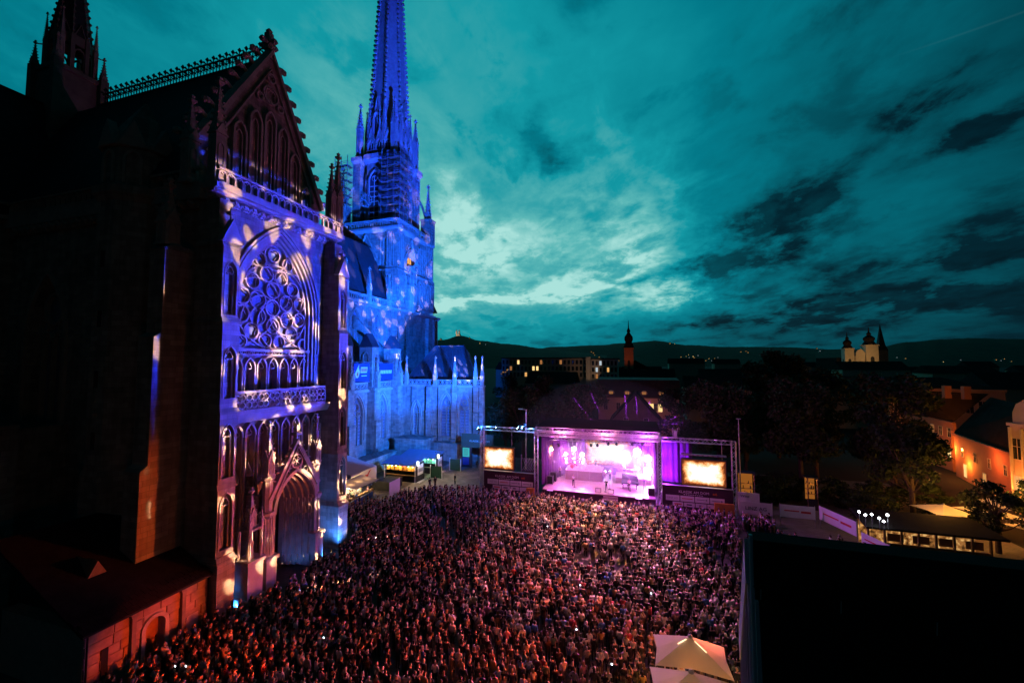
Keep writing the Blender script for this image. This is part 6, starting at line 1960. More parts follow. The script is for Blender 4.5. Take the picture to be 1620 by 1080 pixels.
slab('pale corner block at the right end of the long dark block', -20.5, -8, 200, 22.0, {(0, 2): 'win_cool', (1, 4): 'win_warm', (2, 1): 'win_dim', (1, 1): 'win_cool'}, 'plaster_pale', 7)
tag(MB().wbox(-22.9, -20.7, 199, 214, 0, 23.2).build('stair_tower', 'plaster_pale'), 'bright stair tower between the two skyline blocks', 'building')
spot('facade_lamp', (-17, 184, 12), (-21.8, 199, 18), 1300, (1, .6, .4), 50, .6, .3)
# right-hand street: houses with steep roofs
rsd = random.Random(11)
def P4(name, pts, mat, parent, th=.25):
    n = (Vector(pts[1]) - Vector(pts[0])).cross(Vector(pts[3]) - Vector(pts[0])).normalized() * th
    a = [tuple(Vector(p)) for p in pts] + [tuple(Vector(p) - n) for p in pts]
    return MB().add(a, [(0, 1, 2, 3), (7, 6, 5, 4), (0, 4, 5, 1), (1, 5, 6, 2), (2, 6, 7, 3), (3, 7, 4, 0)]).build(name, mat, parent)
def facade(name, parent, a, b, z0, z1, mat, wins, th=.4):
    """Wall from ground point a to b with windows at (t, z, w, h, pane)."""
    ang = math.atan2(b.y - a.y, b.x - a.x)
    fr = FA(a.x, a.y, ang)
    L_ = math.hypot(b.x - a.x, b.y - a.y)
    MB().box(fr, 0, L_, z0, z1, -th, 0).build(name, mat, parent)
    MB().box(fr, -.15, L_ + .15, z1 - .4, z1, 0, .28).build('cornice', mat, parent)
    for t_, z, w, h, pane in wins: window(parent, fr, L_ * t_, z, w, h, pane, 'plaster_pale')
    return fr, L_
E1, E2 = at_z(1432, 652, 9.2), at_z(1508, 667, 9.2)
R1, R2 = at_z(1478, 620, 14.6), at_z(1562, 624, 14.6)
HA = thing('steep_roofed_house', 'orange-lit house under a steep dark roof with rows of skylights', 'house', ((E1.x + E2.x) / 2, (E1.y + E2.y) / 2, 0))
facade('wall', HA, E1, E2, 0, 9.1, 'plaster_red', [(.60, 6.2, 1.0, 1.7, 'win_dim'), (.76, 6.2, 1.0, 1.7, 'glass'), (.92, 6.2, 1.0, 1.7, 'glass'), (.44, 6.2, 1.0, 1.7, 'glass'), (.90, 2.4, 1.1, 1.6, 'win_bright'), (.6, 2.4, 1.0, 1.7, 'glass')])
P4('roof', [tuple(E1 - (E2 - E1) * .3), tuple(E2), tuple(R2), tuple(R1 - (R2 - R1) * .3)], 'roof_dark', HA)
nm = (E2 - E1).cross(R2 - E2).normalized() * .12
if nm.z < 0: nm = -nm
for (u, v) in ((.52, .78), (.60, .78), (.68, .78), (.5, .5), (.59, .5), (.12, .3), (.2, .3), (.36, .28), (.62, .22)):
    def pt(uu, vv): return (E1.lerp(E2, uu)).lerp(R1.lerp(R2, uu), vv) + nm
    q = [pt(u, v), pt(u + .045, v), pt(u + .045, v + .13), pt(u, v + .13)]
    P4('skylight', [tuple(p) for p in q], 'skylight', HA, .1)
for u in (.25, .62):
    cp_ = R1.lerp(R2, u)
    MB().wbox(cp_.x - .5, cp_.x + .5, cp_.y - .4, cp_.y + .4, cp_.z - 1.0, cp_.z + 1.3).build('chimney', 'plaster_red', HA)
facade('gable_wall', HA, E2, E2 + Vector((5.5, 5.0, 0)), 0, 7.5, 'plaster_red', [])
B1, B2 = at_z(1509, 684, 7.6), at_z(1603, 716, 7.6)
HB = thing('red_house', 'red-lit low house with a dark roof beside the ornate facade', 'house', ((B1.x + B2.x) / 2, (B1.y + B2.y) / 2, 0))
facade('wall', HB, B1, B2, 0, 7.5, 'plaster_red', [(.16, 3.9, .9, 1.5, 'glass'), (.40, 3.9, .9, 1.5, 'glass'), (.64, 3.9, .9, 1.5, 'glass'), (.88, 3.9, .9, 1.5, 'glass'), (.2, .6, 1.1, 2.2, 'win_bright'), (.55, .6, 1.1, 2.2, 'win_warm')])
T1, T2 = at_z(1566, 628, 14.0), at_z(1640, 645, 14.0)
P4('roof', [tuple(B1), tuple(B2), tuple(T2), tuple(T1)], 'roof_dark', HB)
C1, C2 = at_z(1597, 668, 12.0), at_z(1690, 680, 12.0)
HC = thing('baroque_house', 'ornate baroque facade with a scrolled gable at the right edge', 'house', ((C1.x + C2.x) / 2, (C1.y + C2.y) / 2, 0))
frc, LC = facade('wall', HC, C1, C2, 0, 12, 'plaster', [(.12, 7.2, 1.2, 2.8, 'glass'), (.34, 7.2, 1.2, 2.8, 'glass'), (.56, 7.2, 1.2, 2.8, 'glass'), (.12, 2.4, 1.3, 2.6, 'win_warm'), (.34, 2.4, 1.3, 2.6, 'win_bright')])
for k in range(6): MB().box(frc, LC * (k * .22 + .005), LC * (k * .22 + .03), .5, 11.4, 0, .3).build('pilaster', 'plaster_pale', HC)
MB().prism(frc, [(.4, 12), (.4, 13.4), (.9, 14.6), (1.6, 15.0), (2.4, 15.8), (3.2, 16.1), (4.0, 15.8), (4.8, 15.0), (5.5, 14.6), (6.0, 13.4), (6.0, 12)], -.4, 0).build('scrolled_gable', 'plaster', HC)
window(HC, frc, 3.2, 12.6, 1.0, 1.8, 'glass')
D1, D2 = at_z(1405, 612, 14.6), at_z(1590, 616, 14.6)
HD = thing('long_house', 'long dim facade with a red-lit cornice behind the steep roof', 'house', ((D1.x + D2.x) / 2, (D1.y + D2.y) / 2, 0))
facade('wall', HD, D1, D2, 0, 14.5, 'plaster', [(.08 + k * .105, 9.4, 1.3, 2.6, 'glass') for k in range(9)])
P4('roof', [tuple(D1), tuple(D2), tuple(D2 + Vector((-6, 8, 2.2))), tuple(D1 + Vector((-6, 8, 2.2)))], 'roof_dark', HD)
for p, pw, col in ((B1.lerp(B2, .15) + Vector((-1.5, -2.2, -4.5)), 700, (1, .28, .035)), (E2 + Vector((-2.5, -2.5, -4.5)), 900, (1, .24, .035)), (B2 + Vector((-3, -2, -4)), 650, (1, .18, .03)), (C1 + Vector((-1.5, -3, -8)), 800, (1, .22, .03)), (B1.lerp(B2, .5) + Vector((-3, -5, -2)), 500, (1, .18, .03)), (D1.lerp(D2, .6) + Vector((-6, -7, -1)), 220, (1, .2, .04))):
    point('street_glow', p, pw, col, .25)

# far churches
def onion_tower(t, x, y, z0, w, h, spire, wallm='plaster_pale', face=True):
    MB().wbox(x - w, x + w, y - w, y + w, z0, z0 + h).build('tower', wallm, t)
    MB().wbox(x - w * 1.12, x + w * 1.12, y - w * 1.12, y + w * 1.12, z0 + h, z0 + h + w * .22).build('cornice', wallm, t)
    MB().wbox(x - w * 1.08, x + w * 1.08, y - w * 1.08, y + w * 1.08, z0 + h * .28, z0 + h * .34).build('string_course', wallm, t)
    q = z0 + h + w * .22
    MB().lathe(x, y, [(w * 1.25, q), (w * 1.05, q + spire * .06), (w * .72, q + spire * .2), (w * .95, q + spire * .3), (w * .9, q + spire * .4), (w * .4, q + spire * .52), (w * .3, q + spire * .55), (w * .42, q + spire * .62), (w * .14, q + spire * .72), (.04 * w, q + spire)], 12).build('onion_dome', 'roof_dark', t)
    for fr, c in ((FY(y - w), x), (FX(x + w), y), (FXm(x - w), y)):
        MB().prism(fr, arch(c - w * .3, c + w * .3, z0 + h * .62, w * .35, 4) + [(c + w * .3, z0 + h * .4), (c - w * .3, z0 + h * .4)], -.1, .05).build('belfry_window', 'slate', t)
t = thing('church_tower', 'slender dark church tower with an onion spire on the skyline centre', 'church', (-4, 260, 0))
onion_tower(t, -3.6, 260, 8, 2.7, 21, 17, 'plaster_red')
MB().wbox(-14, 14, 266, 292, 0, 14).prism(FY(266), [(-14, 14), (14, 14), (0, 22)], -26, 0).build('nave', 'roof_dark', t)
spot('church_lamp', (-12, 238, 16), (-3.6, 257, 28), 2600, (1, .24, .08), 50, .7, .5)
t = thing('twin_tower_church', 'floodlit cream baroque church with two onion towers on the right skyline', 'church', (140, 330, 0))
yy = 330
xa, xb = at_y(1341, 560, yy).x, at_y(1370, 560, yy).x
zt = at_y(1370, 546, yy).z
onion_tower(t, xa, yy, 10, 2.6, zt - 12.5, 11)
onion_tower(t, xb + 2, yy, 10, 3.4, zt - 10.5, 12)
MB().wbox(xa + 3, xb - 2, yy - 3, yy + 3, 10, 25).prism(FY(yy - 3.1), [(xa + 3.4, 25), (xa + 3.4, 27), (xa + 4.6, 29), (xa + 6, 29.8), (xa + 7.4, 29), (xa + 8.6, 27), (xa + 8.6, 25)], -1, 0).build('facade', 'plaster_pale', t)
MB().wbox(xa - 4, xb + 8, yy + 6, yy + 40, 0, 24).build('nave', 'roof_dark', t)
for x in (xa - 3, xb - 6, xb + 5): spot('church_lamp', (x - 4, yy - 26, 18), (x + 2, yy, 30), 3600, (1, .52, .17), 70, .7, .5)
t = thing('gothic_church', 'dark pointed church spire beside the floodlit twin towers', 'church', (182, 380, 0))
xs_ = at_y(1394, 560, 380).x
MB().wbox(xs_ - 3, xs_ + 3, 377, 383, 0, 30).build('tower', 'stone_dark', t)
MB().sq(xs_, 380, [(3.2, 30), (2.0, 34), (.1, 50)]).build('spire', 'slate', t)

# hills
def ridge(name, dist, pts, drop, seed):
    """Wooded ridge whose crest runs through the given headings (px) and heights."""
    rnd = random.Random(seed)
    vs, fs = [], []
    n = 520
    jg = 0.0
    cols = []
    for i in range(n + 1):
        px = pts[0][0] + (pts[-1][0] - pts[0][0]) * i / n
        for (p0, y0), (p1, y1) in zip(pts[:-1], pts[1:]):
            if p0 <= px <= p1:
                f_ = (px - p0) / (p1 - p0)
                f_ = f_ * f_ * (3 - 2 * f_)
                yy_ = y0 + (y1 - y0) * f_
                break
        d = ray(px, 575)
        d = Vector((d.x, d.y, 0)) / Vector((d.x, d.y, 0)).dot(Vector((FW.x, FW.y, 0)).normalized())
        hz = 20 + (575 - yy_) / FPX * dist
        jg = jg * .8 + rnd.uniform(-1, 1) * .35
        jag = jg * dist * .0009
        cols.append((d, hz, jag))
    for (d, hz, jag) in cols:
        for k, (q, hh) in enumerate(((.62, -.03), (.72, .30), (.84, .66), (.95, .93), (1.0, 1.0), (1.15, .8), (1.4, .2))):
            p = d * dist * q
            vs.append((p.x, p.y, max(-5, hz * hh + (jag if k == 4 else 0) )))
    for i in range(n):
        for k in range(6):
            a = i * 7 + k
            fs.append((a, a + 7, a + 8, a + 1))
    o = MB().add(vs, fs).build(name, 'hillside', smooth=True)
    tag(o, kind='structure')
ridge('hill', 2600, [(560, 552), (640, 545), (700, 538), (727, 531), (760, 539), (800, 544), (860, 551), (900, 556), (960, 562)], 0, 1)
ridge('hill', 4200, [(820, 556), (880, 549), (950, 546), (985, 543), (1036, 539), (1090, 546), (1150, 549), (1230, 549), (1330, 553), (1420, 556)], 0, 2)
ridge('hill', 3200, [(1290, 557), (1380, 552), (1440, 541), (1490, 537), (1540, 535), (1600, 536), (1700, 540), (1900, 548)], 0, 3)
ridge('hill', 5200, [(-400, 560), (100, 556), (500, 556), (700, 556), (1000, 556), (1300, 553), (1700, 553), (2100, 560)], 0, 4)
# pilgrimage church and scattered house lights on the hills
def on_hill(px, py, dist):
    d = ray(px, py)
    d = d / Vector((d.x, d.y, 0)).dot(Vector((FW.x, FW.y, 0)).normalized())
    return CAM + d * dist
p = on_hill(726, 531, 2560)
t = thing('hilltop_church', 'tiny floodlit pilgrimage church on top of the left hill', 'church', p)
MB().wbox(p.x - 16, p.x + 10, p.y - 8, p.y + 8, p.z - 14, p.z + 10).build('nave', 'plaster_pale', t)
for q in (-12, 6):
    MB().sq(p.x + q, p.y - 8, [(4, p.z - 10), (4, p.z + 22), (.2, p.z + 42)]).build('tower', 'plaster_pale', t)
spot('hill_lamp', (p.x - 10, p.y - 70, p.z + 12), (p.x, p.y, p.z + 8), 90000, (1, .75, .5), 60, .5, 1)
rsd = random.Random(5)
k = 0
CLU = ['just below the hilltop church', 'left of the hilltop church', 'on the slope right of the hilltop church', 'in the bright valley cluster right of centre', 'in the amber cluster right of centre', 'on the ridge left of the twin towers', 'on the far right slope', 'high on the middle ridge', 'left of the slender church tower', 'among the trees below the long dark block', 'on the low ridge left of the tree silhouettes', 'above the pale corner block', 'right of the twin towers']
for ci, (px, py, dist, n, sx, sy) in enumerate(((733, 537, 2450, 6, 12, 3), (703, 538, 2450, 2, 8, 1), (763, 545, 2300, 6, 8, 6), (1090, 563, 1500, 7, 16, 3), (1122, 568, 1400, 9, 14, 4), (1300, 553, 2400, 2, 30, 2), (1545, 570, 1800, 6, 60, 4),
                                 (1040, 545, 3600, 4, 30, 4), (960, 566, 1100, 6, 20, 5), (800, 588, 170, 6, 10, 4), (1175, 556, 2600, 3, 12, 2), (935, 560, 900, 3, 6, 12), (1420, 566, 1500, 2, 14, 1))):
    for j in range(n):
        q = on_hill(px + rsd.uniform(-sx, sx), py + rsd.uniform(-sy, sy), dist)
        s_ = dist * rsd.uniform(.0006, .0012)
        t = thing('distant_house', 'tiny distant house with one lit window ' + CLU[ci], 'house', (q.x, q.y, q.z - s_ * 2), 'distant lit houses ' + CLU[ci])
        MB().wbox(q.x - s_ * 2, q.x + s_ * 2, q.y, q.y + s_ * 3, q.z - s_ * 2.5, q.z + s_ * 1.4).build('wall', 'plaster', t)
        MB().prism(FY(q.y), [(q.x - s_ * 2.3, q.z + s_ * 1.4), (q.x + s_ * 2.3, q.z + s_ * 1.4), (q.x, q.z + s_ * 3)], -s_ * 3, 0).build('roof', 'roof_dark', t)
        MB().wbox(q.x - s_ * .8, q.x + s_ * .8, q.y - .3 - s_ * .05, q.y, q.z - s_ * .45, q.z + s_ * .45).build('window', rsd.choice(['win_bright', 'win_warm', 'win_warm', 'win_cool']), t)
# dark city roofs between the square and the hills
rsd = random.Random(21)
k = 0
for row, (y, h0, h1) in enumerate(((150, 9, 14), (230, 11, 17), (380, 13, 20))):
    x = -40 - row * 40
    while x < 120 + y * .9:
        w = rsd.uniform(16, 30)
        if not (-26 < x + w / 2 < 26 and y < 200):
            h = rsd.uniform(h0, h1)
            t = thing('roof_house', 'dark unlit roofed house in the city behind the square', 'house', (x + w / 2, y, 0), 'dark houses of the city')
            MB().wbox(x, x + w, y, y + 14, 0, h).build('wall', 'plaster', t)
            MB().prism(lambda a, z, d: (d, y - a, z), [(.6, h), (-14.6, h), (-7, h + rsd.uniform(3, 5))], x - .4, x + w + .4).build('roof', 'roof_dark', t)
        x += w + rsd.uniform(2, 14)

# ------------------------------------------------------------------ trees
def leaf_mat(name, col):
    m = bpy.data.materials.new(name); m.use_nodes = True
    t = m.node_tree; b = t.nodes['Principled BSDF']; N = NT(t)
    g = N.new('ShaderNodeNewGeometry')
    f = S(N, g.outputs['Random Per Island'])
    N.put(b.inputs['Base Color'], N.ramp(f, [(0, tuple(c * .5 for c in col)), (1, tuple(c * 1.5 for c in col))]))
    b.inputs['Roughness'].default_value = .7
    b.inputs['Specular IOR Level'].default_value = .2
    MATS[name] = m
leaf_mat('leaves', (.03, .046, .017))
def tree_meshes(seed, h, rx, rz, leaves, leaf):
    rnd = random.Random(seed)
    tr_ = MB()
    top = h * .62
    tr_.tube((0, 0, 0), (0, 0, h * .3), .32, 8, .26).tube((0, 0, h * .3), (.2, .1, top), .26, 7, .1)
    clumps = []
    for k in range(22):
        a = rnd.uniform(0, 2 * PI); zz = rnd.uniform(-.85, .95)
        r = math.sqrt(max(0, 1 - zz * zz)) * rnd.uniform(.55, 1.0)
        c = Vector((rx * r * math.cos(a), rx * r * math.sin(a), h - rz + rz * zz * .95))
        clumps.append((c, rnd.uniform(.24, .42) * rx))
        b0 = Vector((0, 0, rnd.uniform(h * .25, top)))
        m_ = b0.lerp(c, .5) + Vector((0, 0, -.3))
        tr_.tube(tuple(b0), tuple(m_), .11, 5, .07).tube(tuple(m_), tuple(c), .07, 5, .03)
    vs = np.zeros((leaves * 4, 3)); 
    rng = np.random.default_rng(seed)
    idx = rng.integers(0, len(clumps), leaves)
    cc = np.array([tuple(c[0]) for c in clumps])[idx]; rr__ = np.array([c[1] for c in clumps])[idx]
    dirs = rng.normal(size=(leaves, 3)); dirs /= np.linalg.norm(dirs, axis=1)[:, None]
    pos = cc + dirs * (rr__ * rng.uniform(.25, 1.08, leaves) ** .6)[:, None] * np.array([1, 1, .8])
    u = rng.normal(size=(leaves, 3)); u /= np.linalg.norm(u, axis=1)[:, None]
    v = np.cross(u, rng.normal(size=(leaves, 3))); v /= np.linalg.norm(v, axis=1)[:, None]
    s_ = leaf * rng.uniform(.6, 1.3, leaves)[:, None]
    V = np.empty((leaves, 4, 3))
    V[:, 0] = pos - u * s_; V[:, 1] = pos - v * s_ * .5; V[:, 2] = pos + u * s_; V[:, 3] = pos + v * s_ * .5
    me = bpy.data.meshes.new('crown')
    me.from_pydata(V.reshape(-1, 3).tolist(), [], np.arange(leaves * 4).reshape(-1, 4).tolist())
    me.materials.append(MATS['leaves'])
    return make_mesh(tr_, 'bark'), me
TREES = [tree_meshes(31, 15, 4.6, 5.6, 5200, .30), tree_meshes(32, 18, 5.4, 7.4, 6200, .32), tree_meshes(33, 12, 4.0, 4.6, 4200, .28), tree_meshes(34, 9, 2.8, 3.4, 3200, .22)]
def tree(label, x, y, kind, s=1.0, grp='dark trees round the square'):
    t = thing('broadleaf_tree', label, 'tree', (x, y, 0), grp)
    rz = random.uniform(0, 6.28)
    inst(TREES[kind][0], 'trunk', t, (x, y, 0), rz, s)
    inst(TREES[kind][1], 'crown', t, (x, y, 0), rz, s)
TL = [(-27, 84, 2, 1.0, 'blue-edged tree beside the right end of the chapel'), (-22, 80, 0, 1.0, 'blue-lit tree behind the left wing screen'), (-16, 78, 2, 1.05, 'blue-lit leafy tree above the left wing of the stage'),
      (-9.5, 82, 0, 1.05, 'dark tree behind the left half of the stage'), (-18, 92, 1, .95, 'tall dark tree far behind the left wing'), (-29, 96, 1, .95, 'tall dark tree far behind the chapel corner'),
      (9, 88, 0, 1.0, 'dark tree right of the gabled house'), (13.5, 78, 0, 1.1, 'dark tree directly behind the right wing'), (19, 84, 1, 1.0, 'tall dark tree behind the slim mast'),
      (25, 76, 0, 1.15, 'broad dark tree right of the slim mast'), (30, 84, 1, 1.05, 'tall dark tree in the middle of the right grove'), (22, 96, 1, 1.12, 'tall dark tree at the back of the right grove'),
      (36, 74, 0, 1.2, 'broad dark tree in front of the right grove'), (41, 84, 1, 1.0, 'tall dark tree at the right of the grove'), (34, 66, 2, 1.0, 'dark tree behind the hut'),
      (29, 100, 1, 1.26, 'tallest silhouetted tree against the sky in the grove'), (34, 103, 1, 1.2, 'second tall silhouetted tree against the sky in the grove'),
      (44, 63, 3, .7, 'small tree over the cafe terrace'), (40, 51, 3, .95, 'small dark tree right of the hut'), (45.5, 50, 3, 1.1, 'small dark tree at the right edge of the terrace'),
      (53, 58, 3, .85, 'small dark tree below the baroque facade'), (57, 66, 3, .8, 'small dark tree in front of the baroque facade'), (36.5, 57.0, 3, .8, 'small tree speckled by terrace light left of the parasols')]
for x, y, k, s_, lab in TL: tree(lab, x, y, k, s_)

SH = [(15.5, 70, 'behind the wine board'), (18.5, 68.5, 'behind the first fence banner'), (21, 71, 'left of the narrow amber stand'), (26, 69, 'right of the narrow amber stand'), (29.5, 66, 'behind the cold white lamps'), (32.5, 69, 'in front of the broad dark tree'), (28, 62.5, 'just behind the hut roof'), (37, 70, 'at the left end of the cafe terrace'), (10, 74, 'behind the right truss frame')]
for k, (x, y, w_) in enumerate(SH):
    t = thing('shrub', 'dark rounded shrub ' + w_, 'shrub', (x, y, 0), 'dark shrubs right of the stage')
    inst(TREES[3][1], 'foliage', t, (x, y, -1.9), k * 1.3, (.95, .95, .62))
    inst(TREES[3][0], 'stems', t, (x, y, -1.0), k, (.5, .5, .42))

# ------------------------------------------------------------------ people
def skin_person(pose, sub):
    """One continuous body grown over a posed skeleton; faces +Y, feet at the origin."""
    J = {}
    def j(n, x, y, z, rx, ry=None): J[n] = ((x, y, z), (rx, ry or rx))
    fem = pose.get('fem', 0)
    lean = pose.get('lean', 0.0)
    j('pelvis', 0, 0, .96, .15 + .01 * fem, .12); j('spine', 0, lean * .3, 1.14, .135, .105); j('chest', 0, lean * .6, 1.31, .165 - .015 * fem, .12)
    j('neck', 0, lean + .005, 1.455, .062); j('skull', 0, lean + .02 + pose.get('nod', 0) * .5, 1.565, .078, .095); j('crown', 0, lean + .02 + pose.get('nod', 0), 1.665, .082, .1); j('top', 0, lean + .01 + pose.get('nod', 0), 1.735, .05, .06)
    for s, k in ((-1, 'l'), (1, 'r')):
        arm = pose.get('arm_' + k, 'down')
        j('sh' + k, s * .175, lean * .8, 1.40, .075)
        if arm == 'down': e, w, h = (s * .235, .0, 1.12), (s * .235, .06, .88), (s * .23, .09, .80)
        elif arm == 'fold': e, w, h = (s * .24, .03, 1.14), (s * .06, .22, 1.17), (-s * .04, .2, 1.2)
        elif arm == 'front': e, w, h = (s * .22, .08, 1.14), (s * .12, .28, 1.22), (s * .07, .32, 1.28)
        elif arm == 'up': e, w, h = (s * .3, .12, 1.5), (s * .2, .24, 1.72), (s * .17, .26, 1.82)
        elif arm == 'hip': e, w, h = (s * .36, -.08, 1.16), (s * .2, .04, .98), (s * .15, .06, .96)
        j('el' + k, *e, .052); j('wr' + k, *w, .036); j('ha' + k, *h, .042, .03)
        st = pose.get('step', 0) * s
        j('hip' + k, s * .09, 0, .88, .1); j('kn' + k, s * .1, .02 + st * .08, .5, .066); j('an' + k, s * .105, -.02 + st * .14, .1, .045); j('to' + k, s * .12, .12 + st * .14, .045, .042)
    names = list(J)
    E_ = [('pelvis', 'spine'), ('spine', 'chest'), ('chest', 'neck'), ('neck', 'skull'), ('skull', 'crown'), ('crown', 'top')]
    for k in 'lr': E_ += [('chest', 'sh' + k), ('sh' + k, 'el' + k), ('el' + k, 'wr' + k), ('wr' + k, 'ha' + k), ('pelvis', 'hip' + k), ('hip' + k, 'kn' + k), ('kn' + k, 'an' + k), ('an' + k, 'to' + k)]
    me = bpy.data.meshes.new('p')
    me.from_pydata([J[n][0] for n in names], [(names.index(a), names.index(b)) for a, b in E_], [])
    o = bpy.data.objects.new('p', me)
    COL.objects.link(o)
    md = o.modifiers.new('skin', 'SKIN')
    md.use_smooth_shade = True
    sv = me.skin_vertices[0].data
    for i, n in enumerate(names):
        sv[i].radius = J[n][1]
        sv[i].use_root = (n == 'pelvis')
    if sub:
        s2 = o.modifiers.new('sub', 'SUBSURF'); s2.levels = sub; s2.render_levels = sub
    dg = bpy.context.evaluated_depsgraph_get()
    out = bpy.data.meshes.new_from_object(o.evaluated_get(dg))
    bpy.data.objects.remove(o)
    co = np.array([v.co[:] for v in out.vertices])
    # regions per vertex: 0 skin, 1 hair, 2 top, 3 legs, 4 shoes
    reg = np.full(len(co), 2)
    pos = np.array([J[n][0] for n in names]); near = np.argmin(((co[:, None, :] - pos[None]) ** 2).sum(-1), 1)
    nm = np.array([{'s': 2, 'p': 3, 'n': 0, 'c': 2, 'e': 2, 'w': 0, 'h': 0, 'k': 3, 'a': 3, 't': 4}[n[0]] for n in names])
    for i, n in enumerate(names):
        if n in ('skull', 'crown', 'top', 'neck'): nm[i] = 0
        if n.startswith('hip') or n == 'pelvis': nm[i] = 3
        if n.startswith('el'): nm[i] = 2 if pose.get('sleeve', 1) else 0
        if n.startswith('to'): nm[i] = 4
    reg = nm[near]
    hy = lean + pose.get('nod', 0) * .6
    hairline = (co[:, 2] > 1.5) & ((co[:, 1] < hy + .035) | (co[:, 2] > 1.67))
    reg[hairline & (pose.get('bald', 0) == 0)] = 1
    if fem:
        reg[(co[:, 2] > 1.36) & (co[:, 1] < lean - .02) & (abs(co[:, 0]) < .1)] = 1
    return out, co, reg
POSES = [dict(), dict(arm_l='fold', arm_r='fold', step=.4), dict(arm_r='front', fem=1, sleeve=0), dict(arm_l='front', arm_r='front', lean=.04, step=-.5), dict(arm_r='up', sleeve=0), dict(fem=1, arm_l='hip', step=.6),
         dict(nod=.04, arm_l='fold', arm_r='down', bald=1), dict(fem=1, arm_l='fold', arm_r='fold', lean=-.02)]
TOPS = {'dark': [(.015, .015, .018), (.03, .03, .035), (.02, .025, .05), (.05, .045, .04), (.04, .02, .02)], 'white': [(.7, .7, .7), (.62, .6, .58), (.75, .72, .68)],
        'coloured': [(.35, .05, .05), (.06, .15, .4), (.4, .25, .1), (.2, .3, .25), (.45, .2, .3), (.3, .3, .33), (.5, .4, .3)]}
HAIRS = [(.02, .014, .01), (.05, .03, .018), (.12, .07, .035), (.28, .20, .10), (.4, .38, .36), (.02, .02, .02)]
SKINS = [(.55, .36, .27), (.5, .32, .23), (.6, .42, .33)]
LEGS = [(.02, .025, .05), (.02, .02, .02), (.06, .05, .04), (.25, .22, .17)]
def obj_col_mat(name, pick):
    m = bpy.data.materials.new(name); m.use_nodes = True
    t = m.node_tree; b = t.nodes['Principled BSDF']; N = NT(t)
    oi = N.new('ShaderNodeObjectInfo')
    if pick == 'color': N.put(b.inputs['Base Color'], S(N, oi.outputs['Color']))
    else:
        cols = pick
        N.put(b.inputs['Base Color'], N.ramp(S(N, oi.outputs['Random']), [(i / len(cols), c) for i, c in enumerate(cols)], 'CONSTANT'))
    b.inputs['Roughness'].default_value = .7
    b.inputs['Specular IOR Level'].default_value = .25
    MATS[name] = m
    return m
PM = [obj_col_mat('person_skin', SKINS), obj_col_mat('person_hair', HAIRS), obj_col_mat('person_top', 'color'), obj_col_mat('person_legs', LEGS), obj_col_mat('person_shoes', [(.02, .02, .02), (.3, .3, .3)])]
BODY = []
LOW = []
for ps in POSES:
    me, co, reg = skin_person(ps, 1)
    me.materials.clear()
    for m in PM: me.materials.append(m)
    mi = [int(np.bincount(reg[list(p.vertices)]).argmax()) for p in me.polygons]
    me.polygons.foreach_set('material_index', mi)
    me.polygons.foreach_set('use_smooth', [True] * len(mi))
    BODY.append(me)
    me2, co2, reg2 = skin_person(ps, 0)
    LOW.append((co2, [tuple(p.vertices) for p in me2.polygons], reg2))
def person(label, x, y, z, rz, pose, top, s=1.0, grp=None):
    o = bpy.data.objects.new('person', BODY[pose])
    COL.objects.link(o)
    o.location = (x, y, z)
    o.rotation_euler = (0, 0, rz)
    o.scale = (s, s, s)
    o.color = (*top, 1)
    return tag(o, label, 'person', grp)
# --- crowd positions
rnd = random.Random(99)
POLY = [(-30.6, 11), (-30.3, 23.9), (-29.6, 25.5), (-29.2, 36.8), (-30.6, 39.6), (-36.6, 45.5), (-37.0, 48.0), (-33.0, 50.5), (-33.0, 55.0), (-28.0, 57.6), (-23.5, 58.0), (-12, 57.9), (-4.8, 57.4), (4, 57.9), (11.8, 58.2), (11.0, 53), (10.0, 47), (8.7, 40), (7.6, 33), (6.0, 27.6), (.4, 27.2), (-.2, 22), (-.6, 11)]
def inside(x, y, poly):
    c = False
    for (x0, y0), (x1, y1) in zip(poly, poly[1:] + poly[:1]):
        if (y0 > y) != (y1 > y) and x < (x1 - x0) * (y - y0) / (y1 - y0) + x0: c = not c
    return c
def seg_d(x, y, a, b):
    ax, ay = a; bx, by = b
    t = max(0, min(1, ((x - ax) * (bx - ax) + (y - ay) * (by - ay)) / ((bx - ax) ** 2 + (by - ay) ** 2)))
    return math.hypot(x - ax - t * (bx - ax), y - ay - t * (by - ay))
lane0, lane1 = at_z(672, 795, 0), at_z(728, 872, 0)
foh = [at_z(905, 862, 1), at_z(1000, 872, 1), at_z(995, 905, 1), at_z(890, 893, 1)]
foh = [(p.x, p.y) for p in foh]
SPOTS = []
y = 11.0
row = 0
while y < 58.4:
    x = -38.0
    while x < 12:
        px_, py_ = x + rnd.uniform(-.2, .2) + (row % 2) * .3, y + rnd.uniform(-.2, .2)
        x += .58
        if not inside(px_, py_, POLY): continue
        if seg_d(px_, py_, (lane0.x, lane0.y), (lane1.x, lane1.y)) < .75 and rnd.random() < .93: continue
        if inside(px_, py_, foh) and rnd.random() < .72: continue
        if px_ > 6.5 and py_ > 41 and rnd.random() < .6 and seg_d(px_, py_, (9.5, 53), (7.6, 43)) < 1.2: continue
        clump = math.sin(px_ * .9 + 1.7 * math.sin(py_ * .43)) * math.sin(py_ * .7 + 1.3 * math.sin(px_ * .37))
        if rnd.random() < .10 + .16 * max(0, clump): continue
        SPOTS.append((px_, py_))
    y += .66
    row += 1
for _ in range(36): SPOTS.append((rnd.uniform(12.0, 15.5), rnd.uniform(54.5, 58.0)))
for _ in range(16): SPOTS.append((rnd.uniform(12.5, 23.0), rnd.uniform(50.5, 52.5)))
for _ in range(10): SPOTS.append((rnd.uniform(-39.9, -37.9), rnd.uniform(48, 53)))
def kind_of(r):
    return 'dark' if r < .62 else ('white' if r < .75 else 'coloured')
vis = []
